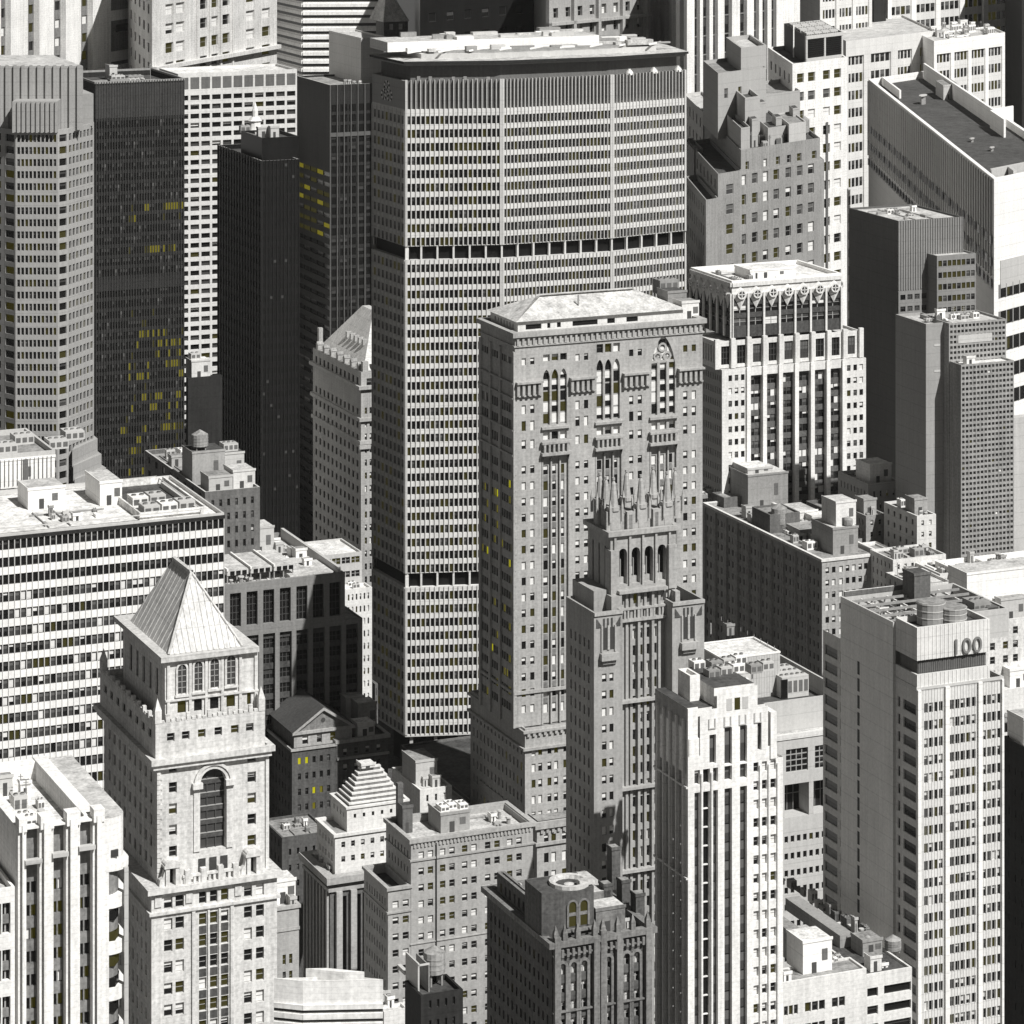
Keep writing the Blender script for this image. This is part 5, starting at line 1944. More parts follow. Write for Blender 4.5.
# crown drum
uD0, uD1, vD0, vD1 = b.U(610, vU + 1.5), b.U(675, vU + 1.5), vU + 1.2, vUB - 1.5
b.box('crown_base', uD0, uD1, vD0 + .8, vD1, zU - .1, zU + b.H(17), 'lime_stone', top='roof_mid')


def pinnacle(px, pyt, pyb, vv, w):
    u = b.U(px, vv)
    mb = MB()
    zt_ = b.Z(pyt, u, vv); zm = b.Z(pyb, u, vv)
    zb2 = zU - .05
    b.box(None, u - w, u + w, vv - w, vv + w, zb2, zm, 'lime_stone', mb=mb)
    N = 8
    c1 = [(u + w * 1.05 * math.cos(t), vv + w * 1.05 * math.sin(t)) for t in [j * math.pi / 4 + .39 for j in range(N)]]
    b.prism(None, [(u + w * 1.35 * math.cos(t), vv + w * 1.35 * math.sin(t)) for t in [j * math.pi / 4 + .39 for j in range(N)]], zm, zm + .8, 'lime_stone', mb=mb)
    prof = [(w * .86, zm + .8), (w * .72, zm + .8 + (zt_ - zm) * .3), (w * .45, zm + .8 + (zt_ - zm) * .75), (.15, zt_)]
    for (r0, q0), (r1, q1) in zip(prof, prof[1:]):
        for j in range(N):
            t0, t1 = j * math.pi / 4 + .39, (j + 1) * math.pi / 4 + .39
            mb.q([b.P(u + r0 * math.cos(t0), vv + r0 * math.sin(t0), q0), b.P(u + r0 * math.cos(t1), vv + r0 * math.sin(t1), q0),
                  b.P(u + r1 * math.cos(t1), vv + r1 * math.sin(t1), q1), b.P(u + r1 * math.cos(t0), vv + r1 * math.sin(t0), q1)], 'lime_stone')
    b.prism(None, [(u + .35 * math.cos(t), vv + .35 * math.sin(t)) for t in [j * math.pi / 4 for j in range(8)]], zt_, zt_ + .5, 'lime_stone', mb=mb)
    for (dx, dy) in ((-1, -1), (1, -1), (-1, 1), (1, 1)):      # four small spikes round the foot
        cu_, cv_ = u + dx * w * 1.25, vv + dy * w * 1.25
        b.box(None, cu_ - .22, cu_ + .22, cv_ - .22, cv_ + .22, zm - 2.2, zm + 1.0, 'lime_stone', mb=mb)
        for q4 in range(4):
            e4 = [(-.22, -.22), (.22, -.22), (.22, .22), (-.22, .22)]
            p4, r4 = e4[q4], e4[(q4 + 1) % 4]
            mb.q([b.P(cu_ + p4[0], cv_ + p4[1], zm + 1.0), b.P(cu_ + r4[0], cv_ + r4[1], zm + 1.0), b.P(cu_, cv_, zm + 2.6)], 'lime_stone')
    mb.build('pinnacle', b.root)


vF = vD0 + 1.0
pinnacle(613.5, 480, 510, vF, 1.1); pinnacle(641, 477, 507, vF, 1.1); pinnacle(667, 474, 505, vF, 1.1)
pinnacle(600, 475, 502, vD1 - 2.5, 1.05); pinnacle(626.5, 472, 500, vD1 - 1, 1.05); pinnacle(653, 469, 497, vD1 - 1, 1.05); pinnacle(675, 470, 500, vD1 - 1, 1.0)
pinnacle(606, 479, 507, (vF + vD1) / 2, 1.05)
f = b.front(b.U(612, vD0), b.U(675, vD0), vD0)
mb = MB()
for px in (627, 653):
    x = b.U(px, vD0) - b.U(612, vD0)
    bx(mb, f, x, x + 1.7, zU, zU + b.H(20), -.9, .1, 'lime_stone')
    bx(mb, f, x + .5, x + 1.2, zU + .6, zU + b.H(17), .1, .15, 'spandrel_grey')
for px in (613.5, 641, 667):
    x = b.U(px, vD0) - b.U(612, vD0)
    bx(mb, f, x - 1.6, x + 1.6, zU, zU + b.H(22), -.5, .0, 'lime_stone')
mb.build('crown_panel', b.root)

# ============ diamond-crowned tower
mat('spandrel_mid', 0.12, var=.4)
b = Bd('stone_tower', 'white ribbed tower with a crown of diamond shaped panels, right of the arched bay tower', 'stone tower', 732, 283, 925)
b.root.name = 'diamond_crown_tower'
S = 'pale_stone'
zt = b.top
uR = b.U(841); vB = b.V(691, 0)
zc0 = b.Z(338)
u_ = [b.U(732 + 109 / 7 * k) for k in range(8)]
fr = b.front(0, uR, 0); lf = b.left(0, 0, vB)


def crown(f, n, m=S):
    mb = MB()
    w = f.L / n
    zt1 = zt; zd = b.Z(307)
    cz = b.Z(294.5)
    # white fascia on top and diamonds
    bx(mb, f, 0, f.L, b.Z(287), zt1, -.3, .5, m)
    bx(mb, f, 0, f.L, b.Z(298.5), b.Z(287), -.25, .06, m)
    for k in range(n):
        a = w * k; c = a + w / 2; e = a + w
        hz = b.H(17)
        hu_, hd_ = b.H(7.5), b.H(15)
        T_, B_, L_, R_ = (c, cz + hu_, .3), (c, cz - hd_, .3), (a, cz, .1), (e, cz, .1)
        M_ = (c, cz, 1.3)
        for p_, q_2 in ((L_, B_), (B_, R_), (R_, T_), (T_, L_)):
            mb.q([f.p(*p_), f.p(*q_2), f.p(*M_)], m)
        zt2 = b.Z(285)
        mb.q([f.p(a, cz, -.2), f.p(c, cz + hu_, -.2), f.p(c, zt2, -.2), f.p(a, zt2, -.2)], m)
        mb.q([f.p(c, cz + hu_, -.2), f.p(e, cz, -.2), f.p(e, zt2, -.2), f.p(c, zt2, -.2)], m)
        # round window with a cross, raised ring
        rr_ = w * .24
        for j in range(12):
            t0, t1 = j * math.pi / 6, (j + 1) * math.pi / 6
            mb.q([f.p(c + rr_ * q0 * math.cos(t_), cz + rr_ * q0 * math.sin(t_), 1.35) for q0, t_ in ((.8, t0), (1.15, t0), (1.15, t1), (.8, t1))], m)
        mb.q([f.p(c + rr_ * .8 * math.cos(j * math.pi / 6), cz + rr_ * .8 * math.sin(j * math.pi / 6), 1.33) for j in range(12)], 'glass_mid')
        bx(mb, f, c - .12, c + .12, cz - rr_, cz + rr_, 1.1, 1.42, m)
        bx(mb, f, c - rr_, c + rr_, cz - .12, cz + .12, 1.1, 1.42, m)
        # gable mullion chevrons under
        for s_ in ():
            mb.q([f.p(c, cz - hz * 1.05, .2), f.p(c + s_ * w * .42, cz - hz * 2.1, .2), f.p(c + s_ * w * .42, cz - hz * 2.3, .2), f.p(c, cz - hz * 1.25, .2)][::s_], m)
    for k in range(n + 1):
        bx(mb, f, max(0, w * k - .3), min(f.L, w * k + .3), zc0, cz + .1, -.3, .55, m)
    mb.build('diamond_crown', b.root)


spw = lambda n: dict(n=n, m=.1, wf=.84, fp=12.8, hf=.62, tp=0, rec=.3, st='pair', wt={'d': 3, 'm': 4, 'g': 3, 'b': 1, 'h': 2})
b.face(fr, zc0, b.Z(293), spw(7), 'spandrel_dark'); b.face(lf, zc0, b.Z(293), dict(spw(6), wt=WT_SHADE), 'spandrel_dark')
b.face(b.right(uR, 0, vB), zc0, b.Z(293), spw(6), 'spandrel_dark', vis=False); b.face(b.back(0, uR, vB), zc0, zt, None, S)
crown(fr, 7); crown(lf, 6); crown(b.right(uR, 0, vB), 6)
rb_ = MB(); rb_.q([b.P(0, 0, zt - .5), b.P(uR, 0, zt - .5), b.P(uR, vB, zt - .5), b.P(0, vB, zt - .5)], 'roof_white'); rb_.build('roof', b.root)
b.ring('parapet', 0, uR, 0, vB, zt - .5, zt + .6, 'white_paint', proj=.1, inner=.7)
b.hut(9, 6, zt - .5, 15, 10, 2.6, 'white_paint', 'plant_room', 'roof_white'); b.clutter(2, 20, 3, 22, zt - .5, 7, 6, big=2.6)
# second stage
uS0, uS1 = b.U(716, -2), b.U(860, -2)
vS = b.V(693.5, uS0)
zs1 = b.Z(342, uS0, -2); zs2 = b.Z(369, uS0, -2)
b.block(uS0, uS1, -2, vS, zs2, zs1, S, roof='roof_light', par=.7, r=None,
        f=dict(n=9, m=.5, wf=.55, fp=30, hf=.62, tp=5, nr=1, rec=.5, st='grid', wt={'d': 3, 'm': 4, 'g': 3}),
        l=dict(n=8, m=.6, wf=.5, fp=30, hf=.55, tp=5, nr=1, rec=.5, st='grid', wt=WT_SHADE))
# main body
uM0, uM1 = b.U(722, -3.2), b.U(866, -3.2)
vM = b.V(693, uM0)
zm = b.Z(370, uM0, -3.2)
fm = b.front(uM0, uM1, -3.2)
PXU = lambda p: b.U(p, -3.2) - uM0
edge = PXU(748); edge2 = PXU(843.5)
rowsE = b.rows(0, zm, dict(fp=12.75, hf=.48, tp=6))
for (a0_, a1_, ps) in ((0, edge, (728.5, 734.7, 741)), (edge2, fm.L, (847, 853.4, 859.5))):
    cs = [(PXU(p), PXU(p + 3.6)) for p in ps]
    b.skin(fm, 0, zm, cs, rowsE, .35, S, a0=a0_, a1=a1_)
    for (c, t) in rowsE:
        for (x, y) in cs:
            b.win(fm, x, y, c, t, -.35, 'pane', {'d': 4, 'b': 2, 'h': 2, 'g': 3, 'o': .5})
wS = (edge2 - edge) / 6
cs = [(edge + wS * k + wS * .11, edge + wS * (k + 1) - wS * .11) for k in range(6)]
b.skin(fm, 0, zm, cs, [(0, zm - b.H(8))], 1.1, S, a0=edge, a1=edge2)
rowsC = b.rows(0, zm - b.H(8), dict(fp=12.75, hf=.56, tp=3))
for (x, y) in cs:
    cc = [(x + .1, (x + y) / 2 - .05), ((x + y) / 2 + .05, y - .1)]
    b.skin(fm, 0, zm - b.H(8), cc, rowsC, .25, 'spandrel_mid', a0=x, a1=y, d=-1.1)
    for (c, t) in rowsC:
        for (p, q) in cc:
            b.win(fm, p, q, c, t, -1.35, 'pane', {'d': 3, 'm': 4, 'g': 5, 'b': 2, 'h': 2.2})
mb = MB()
for k in range(7):
    x = edge + wS * k
    bx(mb, fm, x - wS * .12, x + wS * .12, 0, zm + .2, 0, .6, 'white_stone')
mb.build('pier', b.root)
mb = MB()
for k in range(0, 10):
    x = b.U(716 + 144 / 9 * k, -2)
    b.box(None, x - .7, x + .7, -3.0, -2.0, zs2, zs1 + .8, S, mb=mb)
mb.build('pier', b.root)
mat('spandrel_mid', 0.12, var=.4)
mat('shaded_brick', 0.20, kind='brick', var=.35)
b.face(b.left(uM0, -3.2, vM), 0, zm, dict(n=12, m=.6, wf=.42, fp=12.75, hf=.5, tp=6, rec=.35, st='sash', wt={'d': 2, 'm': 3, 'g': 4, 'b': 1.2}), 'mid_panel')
b.face(b.right(uM1, -3.2, vM), 0, zm, dict(n=12, m=.6, wf=.42, fp=12.75, hf=.5, tp=6, rec=.35, st='pane', wt=WT_STONE), S, vis=False)
b.face(b.back(uM0, uM1, vM), 0, zm, None, S)
rb_ = MB(); rb_.q([b.P(uM0, -3.2, zm), b.P(uM1, -3.2, zm), b.P(uM1, vM, zm), b.P(uM0, vM, zm)], 'roof_light'); rb_.build('roof', b.root)
k = len(OCC_V)
for z in (0, zm):
    for q in ((uM0, -3), (uM1, -3), (uM1, vM), (uM0, vM)):
        p = b.P(*q, z); OCC_V.append((p[0] + b.X, p[1] + b.Y, p[2]))
OCC_F.extend([(k + 4, k + 5, k + 6, k + 7), (k, k + 1, k + 5, k + 4), (k + 3, k, k + 4, k + 7)])

# ============ white striped tower, lower middle
b = Bd('office_tower', 'dazzling white tower with long dark vertical strips and a cluttered roof, lower middle', 'office tower', 688, 712, 620)
b.root.name = 'striped_white_tower'
S = 'white_stone'
u1 = b.U(783); v1 = b.V(655, 0)
# pixel columns of strips
z1 = b.Z(770)
low = [(694.5, 700), (703, 710), (713, 718), (724.5, 732), (740, 747)]
thin = [(753.5, 758.5), (762, 767), (770.5, 776)]
fr = b.front(0, u1, 0)
lf = b.left(0, 0, v1)
rows = b.rows(0, z1, dict(fp=18.75, hf=.8, tp=6))
b.skin(fr, 0, z1, b.fc(low, 0), [(0, b.Z(794)), (b.Z(786), z1 - .3)], .9, S, a0=0, a1=b.U(751))
zlv = b.Z(794)
for i, (p, q) in enumerate(low):
    A, C = b.U(p), b.U(q)
    k = 0
    while zlv - k * b.H(18.75) > 2:
        t = zlv - k * b.H(18.75)
        b.win(fr, A, C, t - b.H(17.6), t, -.9, 'pane', {'d': 1} if i == 1 else {'g': 1})
        k += 1
    b.win(fr, A, C, b.Z(786), z1 - .3, -.9, 'pane', {'d': 1} if i == 1 else {'g': 1})
rw = b.rows(0, z1, dict(fp=18.75, hf=.52, tp=2))
cs = b.fc(thin, 0)
b.skin(fr, 0, z1, cs, rw, .5, S, a0=b.U(751), a1=b.U(777.5))
b.skin(fr, 0, z1, [], [], .5, 'white_stone', a0=b.U(777.5))
for (c, t) in rw:
    for (x, y) in cs:
        b.win(fr, x, y, c, t, -.5, 'sash', {'d': 3, 'b': 4, 'h': 3, 'o': 1.6})
mb = MB()
k = 0
while zlv - k * b.H(18.75) > 2:      # thin white sills across the middle dark strip
    t = zlv - k * b.H(18.75)
    bx(mb, fr, b.U(703), b.U(710), t - b.H(18.5), t - b.H(17.5), -.9, -.5, S)
    k += 1
for px in (701.5, 711.5, 759.9, 768.6, 777.5):
    bx(mb, fr, b.U(px) - .18, b.U(px) + .18, 0, z1 - 1, 0, .35, S)
mb.build('pier', b.root)
# upper stages in front, stepping up to the middle
mid0, mid1 = b.U(717), b.U(757.5)
zc = b.Z(690, mid0, 0)
zs_ = b.Z(712)
zs2_ = b.Z(706, b.U(765), 0)
cu_ = [(b.U(p) - 0, b.U(q) - 0) for p, q in ((709.5, 716), (724.5, 732), (740, 747), (755, 761.5))]
# left shoulder
f0 = b.front(b.U(700), mid0, 0)
b.skin(fr, z1, zs_, [cu_[0]], [(b.Z(767), b.Z(738))], .8, S, a0=b.U(700), a1=mid0)
b.skin(fr, z1, zc, cu_[1:3], [(z1 + .01, b.Z(733)), ], .8, S, a0=mid0, a1=mid1)
b.skin(fr, z1, zs2_, [cu_[3]], [(b.Z(760), b.Z(732))], .8, S, a0=mid1, a1=b.U(768))
b.skin(fr, z1, b.Z(757, b.U(690), 0), [], [], .8, S, a0=0, a1=b.U(700))
b.skin(fr, z1, b.Z(745, b.U(775), 0), [], [], .8, S, a0=b.U(768), a1=b.U(777))
for i, (A, C) in enumerate(cu_):
    b.win(fr, A, C, (b.Z(767), z1, z1, b.Z(760))[i], (b.Z(738), b.Z(733), b.Z(733), b.Z(732))[i], -.8, 'pane', {'g': 1})
om = MB()
for px in (712, 727.5, 742.5, 757.5):       # relief panels
    x = b.U(px)
    bx(om, fr, x - .8, x - .55, b.Z(731), b.Z(722), 0, .18, 'concrete'); bx(om, fr, x + .55, x + .8, b.Z(731), b.Z(722), 0, .18, 'concrete')
    bx(om, fr, x - .8, x + .8, b.Z(732), b.Z(731), 0, .2, 'concrete')
om.build('relief_panel', b.root)
wmb = MB()
for px, m_ in ((727, 'concrete'), (735, 'lit_dim'), (743, 'concrete')):
    x = b.U(px)
    bx(wmb, fr, x - .1, x + 1.1, b.Z(716), b.Z(704), 0.0, .06, m_)
wmb.build('window', b.root)
# stage side and tops
for (a, c, zz_, v_) in ((b.U(700), mid0, zs_, 10), (mid0, mid1, zc, 16), (mid1, b.U(768), zs2_, 12), (0, b.U(700), b.Z(757, b.U(690), 0), 14), (b.U(768), b.U(777), b.Z(745, b.U(775), 0), 14)):
    b.box('stage', a + .01, c - .01, 1.3, v_, z1 - .5, zz_ - .02, S, top='roof_dark')
b.box('fin', b.U(770), b.U(776), -.3, 3, z1, b.Z(712, b.U(770), 0), S)
b.box('fin', b.U(700) - 2.2, b.U(700), .2, 8, z1, b.Z(739, b.U(695), 0), S)
# dark inner court, roof equipment
zq = zc - 1
b.box('roof_deck', b.U(700), b.U(768), 10, v1 - 1, z1 - .6, b.Z(706, b.U(700), 10), 'concrete', top='roof_dark')
zd = b.Z(706, b.U(700), 10)
b.box('roof_deck', mid0, mid1, 4, 15.9, zc - 3, zc - .4, S, top='roof_dark')
for i in range(9):
    b.unit(b.U(700, 12) + (i % 5) * 3.1, 8 + (i // 5) * 5 + (i % 3) * .8, max(zd, zc - .4) if 8 + (i // 5) * 5 < 15 else zd, 2.5, 2.6, 1.7, ('steel', 'alu', 'white_paint')[i % 3])
b.clutter(b.U(697, 12), b.U(765, 12), 16, v1 - 2, zd, 14, 77, big=3.2, mats=('steel', 'alu', 'white_paint', 'roof_dark'))
b.box('rail', b.U(755), b.U(768), 3, 3.2, zs2_ + 1, zs2_ + 1.15, 'alu')
b.T(690, 676, 700, 6, 678, z0=z1, m=S, roof='roof_light', par=1.4)
# left face of the tower with its own dark strips
zl = b.Z(709)
zl0 = b.Z(705)
b.skin(lf, 0, zl, [(lf.L * x, lf.L * x + 1.9) for x in (.14, .33, .52, .72)], [(2, zl - b.H(22))], .8, 'pale_panel')
for x in (.14, .33, .52, .72):
    for k in range(24):
        t = zl - b.H(22) - k * b.H(18.75)
        if t < 20: break
        b.win(lf, lf.L * x, lf.L * x + .85, t - b.H(13), t, -.8, 'pane', {'m': 2, 'd': 3, 'g': 1})
        b.win(lf, lf.L * x + 1.05, lf.L * x + 1.9, t - b.H(13), t, -.8, 'pane', {'m': 2, 'd': 3, 'g': 1})
b.box('shoulder', 0, b.U(699), .5, v1, z1 - 1, zl, S, top='roof_dark')
lm_ = MB()
for yy in (787, 878):
    bx(lm_, lf, 0, lf.L, b.Z(yy + 2), b.Z(yy), 0, .4, 'pale_panel')
for x in (.09, .28, .47, .67, .87):
    bx(lm_, lf, lf.L * x, lf.L * x + .5, 0, zl - b.H(12), 0, .45, 'pale_panel')
lm_.build('string_course', b.root)
b.face(b.right(u1, 0, v1), 0, z1, dict(p=3, wf=.4, fp=18.75, hf=.5, st='pane', wt=WT_OFFICE), S, vis=False)
b.face(b.back(0, u1, v1), 0, z1, None, S)
b.box('roof', 0.05, u1 - .05, .95, v1 - .1, z1 - 1, z1 - .4, S, top='roof_light')
k = len(OCC_V)
for z in (0, z1):
    for q in ((0, 0), (u1, 0), (u1, v1), (0, v1)):
        p = b.P(*q, z); OCC_V.append((p[0] + b.X, p[1] + b.Y, p[2]))
OCC_F.extend([(k + 4, k + 5, k + 6, k + 7), (k, k + 1, k + 5, k + 4), (k + 3, k, k + 4, k + 7)])
# ============ tan corner block
b = Bd('stone_building', 'grey brick office block with paired windows, in front of the arched bay tower base', 'office block', 411, 841, 650)
S = 'tan_brick'
WS = {'d': 2.6, 'h': 5, 'b': 3, 'o': 2.4}
u1 = b.U(528)
cp = []
for a in (418.5, 440, 462, 485, 507):
    cp += [(a, a + 5.4), (a + 9.3, a + 14.7)]
z1 = b.top
q_ = b.T(411, 841, 533, 0, 386, m=S, roof='roof_light', par=1.2, pw=.7, r=None,
         f=dict(cols=b.fc(cp, 0), fp=16.3, hf=.46, tp=12, st='sash', wt=WS, rec=.35), l=dict(n=7, m=1, wf=.36, fp=16.3, hf=.46, tp=12, st='dark', wt=WT_SHADE))
b.ring('cornice', 0, q_[1], 0, q_[3], z1 - .5, z1 + .3, 'lime_stone', proj=.45, inner=.5)
b.ring('string_course', 0, q_[1], 0, q_[3], b.Z(862), b.Z(860), 'lime_stone', proj=.25, inner=.1)
b.dentils(b.front(0, q_[1], 0), z1 - 1.5, .9, .25, .8, .4, 'lime_stone', 'frieze')
b.ring('string_course', 0, q_[1], 0, q_[3], b.Z(945), b.Z(944), 'lime_stone', proj=.2, inner=.1)
bm = MB(); f = b.front(0, q_[1], 0); bx(bm, f, b.U(435.6), b.U(436.4), 0, z1 - 1, .0, .3, 'dark_panel'); bm.build('drain_pipe', b.root)
q2 = b.T(388, 889, 411, .1, 364, m=S, roof='roof_dark', par=1.6, r=None,
         f=dict(cols=[(1.0, 2.3), (3.2, 4.5)], fp=16.3, hf=.46, tp=13, st='sash', wt=WS), l=dict(n=8, m=1, wf=.36, fp=16.3, hf=.46, tp=12, st='dark', wt=WT_SHADE))
b.ring('cornice', q2[0], q2[1] - .1, .1, q2[3], q2[4] - .4, q2[4] + .2, 'lime_stone', proj=.35, inner=.5)
b.ring('string_course', q2[0], q2[1] - .1, .1, q2[3], b.Z(911), b.Z(909), 'lime_stone', proj=.25, inner=.1)
zr = z1 - 1.2
hu = b.U(439, 6)
b.hut(hu, 5, zr, b.U(468, 6) - hu, 7, 4.0, 'grey_brick', 'plant_room', 'roof_light')
for k in range(3): b.unit(hu + .6 + k * 2.1, 6.2 + (k % 2), zr + 4.0, 1.8, 3.2, .9, 'white_paint')
ch = b.U(405, 7); b.hut(1.3, 8, zr, 2.2, 2.6, 5.5, 'dark_stone', 'chimney', 'roof_dark'); b.box('chimney', 1.8, 3, 12, 13.2, zr, zr + 9, 'dark_stone')
b.clutter(hu + 8, q_[1] - 2, 3, 12, zr, 3, 1, big=2)

# ============ stepped white pyramid building
b = Bd('stone_building', 'small tower with a stepped white pyramid top over a colonnaded dark base', 'stepped building', 332, 893, 700)
b.root.name = 'stepped_roof_building'
S = 'pale_stone'
# tiers: near corner columns taken from the picture
zA = b.Z(878)
q0 = b.T(330, 878, 400, 0, 305, z0=0, m='dark_stone', roof='roof_dark', par=.5, r=None,
         f=dict(n=4, m=1.5, wf=.4, fh=60, hf=.4, tp=20, nr=1, st='dark', rec=1.4, wt={'d': 1}),
         l=dict(n=7, m=1.5, wf=.45, fp=18, hf=.6, tp=20, st='dark', rec=.7, wt={'d': 4, 'm': 3, 'o': .6, 'g': 2}))
b.ring('cornice', q0[0], q0[1], 0, q0[3], q0[4] - 1.2, q0[4] + .3, 'lime_stone', proj=1.1, inner=1.0)
b.ring('cornice', q0[0], q0[1], 0, q0[3], q0[4] - 3.0, q0[4] - 2.3, 'lime_stone', proj=.5, inner=.1)
fr = b.front(q0[0], q0[1], 0)
cb = MB()
for k in range(5):
    bx(cb, fr, 1.2 + k * (fr.L - 3) / 4, 2.6 + k * (fr.L - 3) / 4, q0[4] - 30, q0[4] - 3, 0, 1.0, 'lime_stone')
lf = b.left(q0[0], 0, q0[3])
for k in range(8):
    bx(cb, lf, .4 + k * (lf.L - 1.6) / 7, 1.2 + k * (lf.L - 1.6) / 7, q0[4] - 34, q0[4] - 3, 0, .6, 'lime_stone')
cb.build('column', b.root)
q1 = b.T(335, 835, 400, 1.6, 317, z0=q0[4] - .5, m=S, roof='roof_mid', par=.6,
         f=dict(n=6, m=.8, wf=.4, fp=14.5, hf=.42, tp=8, nr=2, st='sash', wt=WT_STONE), l=dict(n=5, m=1, wf=.35, fp=14.5, hf=.42, tp=8, nr=2, st='sash', wt=WT_SHADE))
b.ring('cornice', q1[0], q1[1], 1.6, q1[3], q1[4] - .5, q1[4] + .1, S, proj=.4, inner=.5)
q2 = b.T(347, 808, 408, 4.0, 331, z0=q1[4] - .6, m=S, roof='roof_light', par=.3,
         f=dict(n=6, m=.8, wf=.28, fp=12, hf=.36, tp=7, nr=2, st='dark', wt={'d': 3, 'm': 2}), l=dict(n=4, m=1, wf=.3, fp=12, hf=.4, tp=7, nr=2, st='dark', wt=WT_SHADE))
b.ring('cornice', q2[0], q2[1], 4.0, q2[3], q2[4] - .3, q2[4] + .15, S, proj=.3, inner=.4)
st = MB()
nst = 8
zz_ = q2[4] - .3
for k in range(nst):
    e = .55 * k + .8
    if q2[1] - q2[0] - 2 * e < 1: break
    b.box(None, q2[0] + e, q2[1] - e, 4 + e, q2[3] - e, zz_ + .55, zz_ + .9, S, mb=st)
    b.box(None, q2[0] + e + .14, q2[1] - e - .14, 4 + e + .14, q2[3] - e - .14, zz_ - .02, zz_ + .56, 'spandrel_grey', mb=st)
    zz_ += .9
st.build('stepped_roof', b.root)
b.hut(q2[0] + 5, 4 + (q2[3] - 4) * .4, zz_ - .1, 3.2, 3.2, .9, S, 'lantern', 'roof_white')
b.clutter(q0[0] + .3, q0[0] + 2, 2, q0[3] - 2, q0[4] - .5, 5, 3, big=1.4)

# ============ classical building with a pediment
b = Bd('stone_building', 'dark classical building with a pediment gable and a few yellow lit windows', 'classical building', 293, 748, 790)
b.root.name = 'pediment_building'
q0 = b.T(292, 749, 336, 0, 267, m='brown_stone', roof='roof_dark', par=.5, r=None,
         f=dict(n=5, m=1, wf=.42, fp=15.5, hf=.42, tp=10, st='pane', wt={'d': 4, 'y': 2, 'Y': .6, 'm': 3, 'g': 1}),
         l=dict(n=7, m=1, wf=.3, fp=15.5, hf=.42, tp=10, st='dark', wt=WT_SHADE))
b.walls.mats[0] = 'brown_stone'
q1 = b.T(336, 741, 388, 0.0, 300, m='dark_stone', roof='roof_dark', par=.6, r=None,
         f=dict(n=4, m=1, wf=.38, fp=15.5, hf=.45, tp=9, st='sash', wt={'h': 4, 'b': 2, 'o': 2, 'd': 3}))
b.ring('cornice', q1[0] + .2, q1[1], 0, q1[3], q1[4] - .7, q1[4] + .2, 'lime_stone', proj=.5, inner=.4)
b.box('string_course', q1[0] + .2, q1[1] + .2, -.45, -.02, b.Z(766), b.Z(763.5), 'lime_stone')
b.ring('cornice', q0[0], q0[1] - .2, 0, q0[3], q0[4] - .6, q0[4], 'lime_stone', proj=.4, inner=.4)
# front house with pediment
ux0, ux1, vv = b.U(294, 1.2), b.U(352, 1.2), 1.2
zb_, zm_ = q0[4] - .5, b.Z(731, b.U(294, 2), 2)
zr_ = b.Z(707, (ux0 + ux1) / 2, 2)
um = (ux0 + ux1) / 2
f = b.front(ux0, ux1, vv)
b.skin(f, zb_, zm_, [(2.2, 3.7), (6, 7.3), (9.5, 11)], [(zb_ + .8, zb_ + 3.0)], .4, 'lime_stone')
for a in ((2.2, 3.7), (6, 7.3), (9.5, 11)):
    b.win(f, a[0], a[1], zb_ + .8, zb_ + 3.0, -.4, 'sash', {'o': 2, 'h': 2})
vb = b.V(268, ux0) - 2
b.face(b.left(ux0, vv, vb), zb_, zm_, None, 'dark_stone'); b.face(b.right(ux1, vv, vb), zb_, zm_, None, 'lime_stone')
pm = MB()
pm.q([b.P(ux0, vv, zm_), b.P(ux1, vv, zm_), b.P(um, vv, zr_)], 'spandrel_grey')
pm.q([b.P(ux1, vb, zm_), b.P(ux0, vb, zm_), b.P(um, vb, zr_)], 'spandrel_grey')
for (a, c) in ((ux0 - .6, um), (ux1 + .6, um)):
    z0_, z1_ = zm_ - .1, zr_ + .35
    q = [b.P(a, vv - .7, z0_), b.P(c, vv - .7, z1_), b.P(c, vv - .7, z1_ - .8), b.P(a, vv - .7, z0_ - .7)]
    pm.q(q if a > c else q[::-1], 'lime_stone')
    pm.q([b.P(a, vv - .7, z0_ - .7), b.P(c, vv - .7, z1_ - .8), b.P(c, vv, z1_ - .8), b.P(a, vv, z0_ - .7)], 'lime_stone')
b.box(None, ux0 - .6, ux1 + .6, vv - .6, vv - .02, zm_ - .7, zm_, 'lime_stone', mb=pm)
for j in range(8):
    t0, t1 = j * math.pi / 4, (j + 1) * math.pi / 4
    pm.q([b.P(um + r_ * math.cos(t), vv - .1, zm_ + (zr_ - zm_) * .42 + r_ * math.sin(t)) for r_, t in ((.01, t0), (.6, t0), (.6, t1))], 'frame_dark')
pm.build('pediment', b.root)
rm = MB()
rm.q([b.P(ux0 - .7, vv - .75, zm_ - .05), b.P(um, vv - .75, zr_ + .4), b.P(um, vb + .3, zr_ + .4), b.P(ux0 - .7, vb + .3, zm_ - .05)][::-1], 'roof_slate')
rm.q([b.P(ux1 + .7, vv - .75, zm_ - .05), b.P(um, vv - .75, zr_ + .4), b.P(um, vb + .3, zr_ + .4), b.P(ux1 + .7, vb + .3, zm_ - .05)], 'roof_slate')
rm.build('gabled_roof', b.root)
zq = q1[4] - .6
b.hut(b.U(358, 8), 8, zq, 5, 5, 6.5, 'grey_stone', 'chimney', 'roof_light'); b.hut(b.U(346, 14), 14, zq, 5, 6, 6.5, 'concrete', 'penthouse', 'roof_light')
b.hut(b.U(357, 2), 1.5, zq, 4.5, 5, 3.6, 'pale_panel', 'stair_hut', 'roof_white')
b.clutter(b.U(340, 16), q1[1] - 1, 14, q1[3] - 2, zq, 8, 15, big=3)

